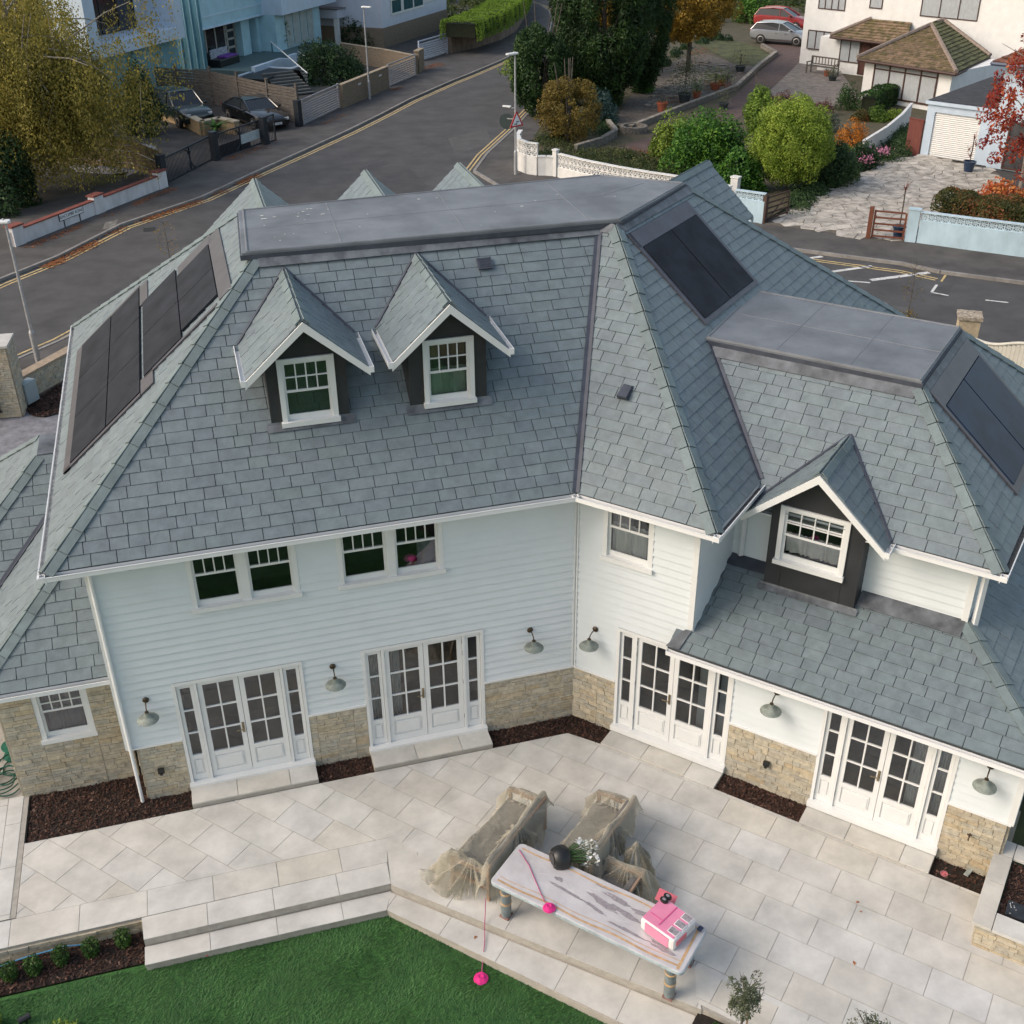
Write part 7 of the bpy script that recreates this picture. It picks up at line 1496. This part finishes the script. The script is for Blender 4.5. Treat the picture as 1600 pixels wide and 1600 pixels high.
bush('laurel_bush','broad glossy green laurel behind the long pierced wall','bush',(19.61,37.35),(2.4,2.0,3.0),17000,laurel,.17,41,clumps=95,cr=.24,aspect=.45)
bush('laurel_bush','lime green bush at the left end of the laurel','bush',(19.19,40.62),(1.3,1.3,2.4),7500,lime,.13,42,clumps=60)
bush('laurel_bush','dark green lower bush under the laurel beside the dark gate','bush',(19.43,33.30),(1.6,1.3,2.1),6500,laurel,.16,43)
tree('clipped_tree','round clipped lime green tree on a short trunk above the paved drive',(21.68,32.57),4.4,2.3,(2.0,1.95,2.15),90000,leafmat('privet_leaf',(.07,.12,.012),(.18,.26,.03),(.34,.42,.07)),.085,44,clumps=300,cr=.2,trunk_r=.09,fill=.45,limbs=3)
bush('bush','yellow green bump of foliage left above the round clipped tree','bush',(25.58,43.45),(.85,.85,2.9),9000,leafmat('privet_leaf2',(.05,.10,.010),(.13,.22,.03),(.26,.36,.07)),.11,45,shape='egg',clumps=60)
bush('bush','small dark green bush at the foot of the second conifer','bush',(24.49,57.86),(.9,.9,1.8),2600,laurel,.14,46)
for i,(q,r_,lb,mm) in enumerate((((30.51,49.85),(.9,.8,1.1),'purple brown heather at the left end of its row',purple),((31.26,48.78),(.9,.7,.95),'reddish heather in the middle of its row',purple),((31.84,47.39),(.9,.7,1.0),'reddish heather at the right end of its row',purple),((30.15,51.44),(.7,.7,1.0),'dark purple shrub at the edge of the red drive',purple),((29.80,43.25),(.95,.9,1.2),'grey green rounded shrub beside the orange maple',greyg),((29.53,40.00),(1.05,1.0,1.5),'orange leaved maple shrub beside the white panel wall',orange),((27.24,37.39),(1.2,.9,.8),'yellow green low shrub below the orange maple',lime),((34.23,48.60),(.85,.85,1.75),'clipped dark green column shrub left of the front room windows',box_),((33.32,45.35),(.7,.6,.8),'olive green shrub behind the orange maple',hedgered),((34.20,45.06),(.8,.8,.9),'round green shrub below the front room windows',hedgem),((35.09,44.76),(.7,.7,.8),'yellow green shrub at the top of the white panel wall',lime),((35.10,47.09),(.5,.5,.9),'small red tipped shrub in front of the clipped hedge',redl))):
    bush('shrub',lb,'shrub',q,r_,2600,mm,.10,200+i,'shrubs in the white house garden')
hedge('clipped_hedge','dark clipped hedge running diagonally in front of the front room windows',[(34.34,46.55),(36.73,48.59),(38.52,49.70)],1.1,.1,1.2,7000,box_,.10,47)
hedge('clipped_hedge','wide red tipped hedge above the long pale blue wall',[(25.22,25.73),(26.42,24.36),(27.90,22.57)],1.9,.1,1.35,17000,hedgered,.10,48)
lowwall('panel_wall','white panel garden wall climbing beside the orange maple',[(28.20,36.79),(31.23,39.44),(33.73,41.95),(35.98,44.47)],1.0,.1,pw)
# green underplanting (one mass)
def cover(name,poly,n,m,size,h,seed,z=.06,clm=120):
    rg=np.random.default_rng(seed); P=np.array(poly); lo,hi=P.min(0),P.max(0); c=rg.uniform(lo,hi,(clm*4,2)); ins=np.zeros(len(c),bool); j=len(P)-1
    for i in range(len(P)):
        xi,yi=P[i]; xj,yj=P[j]; ins^=((yi>c[:,1])!=(yj>c[:,1]))&(c[:,0]<(xj-xi)*(c[:,1]-yi)/(yj-yi+1e-12)+xi); j=i
    c=c[ins][:clm]; k=rg.integers(0,len(c),n); d=rg.normal(size=(n,3)); d/=np.linalg.norm(d,axis=1)[:,None]; d[:,2]=abs(d[:,2]); r_=(.25+.35*rg.random(len(c)))[k]; hh=(h*rg.uniform(.35,1,len(c)))[k]
    C=np.stack([c[k,0]+d[:,0]*r_,c[k,1]+d[:,1]*r_,z+d[:,2]*hh*rg.uniform(.4,1,n)],1); o=quads(name,leafquads(C,size,rg,.3,.5,d),m); o['kind']='stuff'; return o
cover('border_planting',[(20.17,28.99),(21.79,32.54),(26.58,36.89),(28.71,37.65),(33.84,42.44),(34.53,42.21),(32.03,37.62),(26.94,34.69),(24.03,32.42)],26000,leafmat('border_leaf',(.012,.03,.012),(.035,.075,.025),(.10,.15,.05)),.10,.75,61,clm=240)
cover('border_planting',[(11.54,40.81),(13.96,47.29),(15.17,47.76),(14.71,43.00),(16.87,42.91),(18.45,39.55),(18.03,36.92),(15.33,36.11),(13.18,38.50)],18000,leafmat('border_leaf2',(.012,.03,.010),(.045,.07,.02),(.13,.13,.045)),.10,.55,62,clm=200)
cover('border_planting',[(25.79,61.12),(33.62,73.23),(40.66,81.22),(39.47,76.17),(35.65,75.33),(29.24,65.36)],9000,dkgreen,.13,.8,63)
cover('border_planting',[(16.94,48.95),(19.51,49.96),(18.01,45.95),(16.40,44.66)],4000,dkgreen,.10,.5,64,clm=60)
cover('wild_garden',[(40.76,84.13),(44.14,85.99),(47.01,84.06),(49.40,82.31),(62,100),(62,128),(40,128),(38.35,91.83)],26000,leafmat('wild_leaf',(.012,.03,.008),(.05,.075,.018),(.12,.14,.04)),.28,2.2,65,clm=260)
cover('wild_garden',[(19,92),(22,90),(27,96),(30,104),(30,112),(12,112)],9000,leafmat('wild_leaf'  ,(.012,.03,.008),(.05,.075,.018),(.12,.14,.04)),.25,1.2,66,clm=120)
cover('wild_garden',[(-6,60),(-9,75),(-16,70),(-16,56)],7000,dkgreen,.22,1.6,67,clm=80)
litter([(18.91,38.97),(17.97,41.93),(24.17,45.65)],(-1,1),900,21,.07,.10); litter([(25.01,53.17),(31.94,60.31),(35.12,62.76)],(-1.2,.6),900,22,.07,.12); litter([(30.11,65.06),(36.21,74.06)],(-.5,1.8),700,23,.07,.12)
# flowers in the border
bush('shrub','tall dark green shrub right of the round clipped tree above the paved drive','shrub',(24.51,33.13),(1.5,1.3,2.1),8000,leafmat('border_leaf',(.012,.03,.012),(.035,.075,.025),(.10,.15,.05)),.12,57)
bush('shrub','dark green shrub beside the pink flowers against the white panel wall','shrub',(27.49,35.61),(1.0,.9,1.3),3600,dkgreen,.11,58)
for i,(q,lb) in enumerate((((27.23,34.89),'pink flower cluster in the border, left of two'),((29.11,36.29),'pink flower cluster in the border, right of two'))):
    t=thing('flowering_plant',lb,'flower',(*q,0)); rg=np.random.default_rng(70+i); C=rg.normal(size=(160,3))*[.2,.2,.12]+[0,0,.6]; quads('flowers',leafquads(C,.09,rg,.8,.8),mat('pink_petal',(.55,.22,.34),.7,.1,20,island=.3),t); C=rg.normal(size=(300,3))*[.22,.22,.15]+[0,0,.35]; quads('foliage',leafquads(C,.1,rg,.4,.4),dkgreen,t)
# pots
def potplant(loc,r,h,m,lf,n,ph,label,seed,spiky=False,stemh=0,spread=None):
    t=thing('potted_plant',label,'potted plant',(*loc,.08),0,'potted plants in the front gardens'); mb=MB(); mb.lathe([(r*.72,0),(r*.95,h*.85),(r*1.08,h*.86),(r*1.08,h),(r*.92,h),(r*.9,h*.85),(.001,h*.85)],n=18); mb.build('pot',m,t,smooth=True); rg=np.random.default_rng(seed); rp=random.Random(seed)
    if spiky:
        b=MB(); top=h+stemh; b.tube([(0,0,h*.7),(.03,.02,h+stemh*.5),(0,0,top)],.028,6); b.build('stem',bark,t); lf_=MB()
        for cx,cz in ([(0,top)] if spiky is True else [(0,top),(.16,top-.35),(-.18,top-.55),(-.05,h+.2)]):
            for k in range(24):
                a=rp.uniform(0,6.28); el=rp.uniform(-.3,1.3); L=rp.uniform(.22,.4); d=Vector((math.cos(a)*math.cos(el),math.sin(a)*math.cos(el),math.sin(el))); s=d.cross(Z).normalized()*.016; o_=Vector((cx,0,cz)); lf_.add([o_-s,o_+s,o_+d*L-Z*.05*L+s*.2,o_+d*L-Z*.05*L-s*.2],[(0,1,2,3)])
        lf_.build('leaves',lf,t)
    else:
        C=rg.normal(size=(n,3))*np.array([spread or r*.9,spread or r*.9,ph*.28])+[0,0,h+ph*.5]; C[:,2]=np.maximum(C[:,2],h); quads('foliage',leafquads(C,.09,rg,.3,.45),lf,t); b=MB()
        for k in range(5): b.tube([(0,0,h*.8),(rp.uniform(-.1,.1),rp.uniform(-.1,.1),h+ph*.7)],.012,5)
        b.build('stems',bark,t)
    return t
dpot=mat('dark_pot',(.03,.04,.042),.6,.15,6); bpot=mat('blue_pot',(.012,.035,.085),.35,.15,5,coat=.5); ppot=mat('pink_pot',(.35,.18,.16),.8,.15,6)
potplant((23.18,51.49),.33,.55,terra,dkgreen,50,.2,'terracotta pot, almost bare, nearest the red drive wall',1); potplant((25.60,53.62),.42,.55,dpot,leafmat('fern_leaf',(.02,.035,.012),(.06,.09,.03),(.13,.15,.05)),1700,2.4,'tall green shrub in a dark pot in the rock garden',2,spread=.5); potplant((26.93,54.72),.28,.4,terra,laurel,300,.7,'green plant in a terracotta pot right of the tall shrub',3)
potplant((29.27,56.95),.36,.4,terra,lime,700,.9,'yellow green bushy plant in terracotta pots',4,spread=.5); potplant((30.30,58.07),.25,.4,terra,greyg,150,.4,'small terracotta pot between two plants',5); potplant((30.13,56.90),.26,.4,ppot,greyg,350,.6,'silvery plant in a pale pink pot',6); potplant((33.85,62.64),.38,.4,dpot,rust,420,1.1,'wispy plant in a low black pot near the lawn edge',7,spread=.45)
potplant((38.76,59.04),.22,.35,terra,greyg,60,.15,'small terracotta pot beside the garden bench',8); potplant((38.26,57.37),.3,.3,dpot,olive,300,.5,'grey potted plant at the corner of the porch wall',9)
potplant((27.08,51.00),.3,.35,dpot,olive,260,.9,'pair of slim plants in dark pots beside the rubble wall',10)
cordy=leafmat('cordyline_leaf',(.08,.02,.02),(.20,.06,.04),(.32,.14,.08))
potplant((31.97,33.05),.3,.5,bpot,cordy,0,0,'red cordyline in a blue pot in front of the garage',11,spiky='multi',stemh=1.1); potplant((22.54,24.46),.26,.5,bpot,cordy,0,0,'single stemmed cordyline in a blue pot behind the brown gate',12,spiky=True,stemh=1.5)
# red maple at right
t=tree('red_maple','red leaved maple with bare grey branches at the right edge',(31.4,28.4),7,4.0,(2.7,2.4,3.7),5600,redl,.17,51,clumps=120,cr=.10,trunk_r=.10,fill=.2,limbs=22,barkm=mat('grey_bark',(.28,.25,.22),.85,.2,5))
bush('shrub','orange and red leaved shrub below the maple at the right edge','shrub',(29.4,26.9),(1.7,1.3,1.3),3600,leafmat('maple_low',(.25,.05,.02),(.45,.13,.04),(.55,.3,.10)),.16,52)
bush('climber','bare brown climbing shrub between the front room windows','climber',(39.07,47.38),(.6,.5,2.1),900,purple,.07,53,shape='egg')
bush('bush','bright green bush behind the red car','bush',(46.5,86),(2.2,2,3.4),5000,laurel,.2,54)
# saplings that rise behind the roofs
def sapling(loc,h,label,seed,m):
    t=thing('sapling',label,'sapling',(*loc,0)); rp=random.Random(seed); mb=MB(); mb.tube([(0,0,0),(.03,.02,h*.5),(0,.04,h)],.02,6,taper=.006)
    for k in range(16): z=h*rp.uniform(.35,.97); a=rp.uniform(0,6.28); L=rp.uniform(.2,.5); mb.tube([(0,0,z),(L*math.cos(a),L*math.sin(a),z+L*.5)],.006,4)
    mb.build('stem',bark,t); rg=np.random.default_rng(seed); C=rg.uniform(-1,1,(90,3))*[.4,.4,h*.34]+[0,0,h*.66]; quads('leaves',leafquads(C,.07,rg),m,t)
sapling((17.71,16.24),2.1,'thin nearly bare sapling rising behind the right flat roof',1,rust); sapling((-6.70,29.29),2.0,'thin bare sapling rising behind the left roof edge',2,autumn)
bush('shrub','low shrub with sparse leaves around the sapling behind the flat roof','shrub',(17.50,15.99),(.5,.4,.6),300,rust,.07,55)
# far backdrop woodland
def wood_row(pts,seed,m,r=(3,5),h=(5,9)):
    rp=random.Random(seed)
    for i,(x,y) in enumerate(pts): tree('garden_tree',['broad dark tree in the row beyond the wild garden','bushy tree beyond the top edge gardens','green tree behind the white house plot'][seed%3],(x,y),8,rp.uniform(*h)*.6,(rp.uniform(*r),rp.uniform(*r),rp.uniform(*h)*.6),5200,m,.34,seed*20+i,clumps=45,group='trees beyond the gardens %d'%seed)
wood_row([(38,118),(47,122),(56,118)],3,dkgreen); wood_row([(20,112),(14,118)],4,hedgem)
for o in list(bpy.data.objects):
    if o.type=='MESH' and len(o.data.vertices)==0: bpy.data.objects.remove(o)
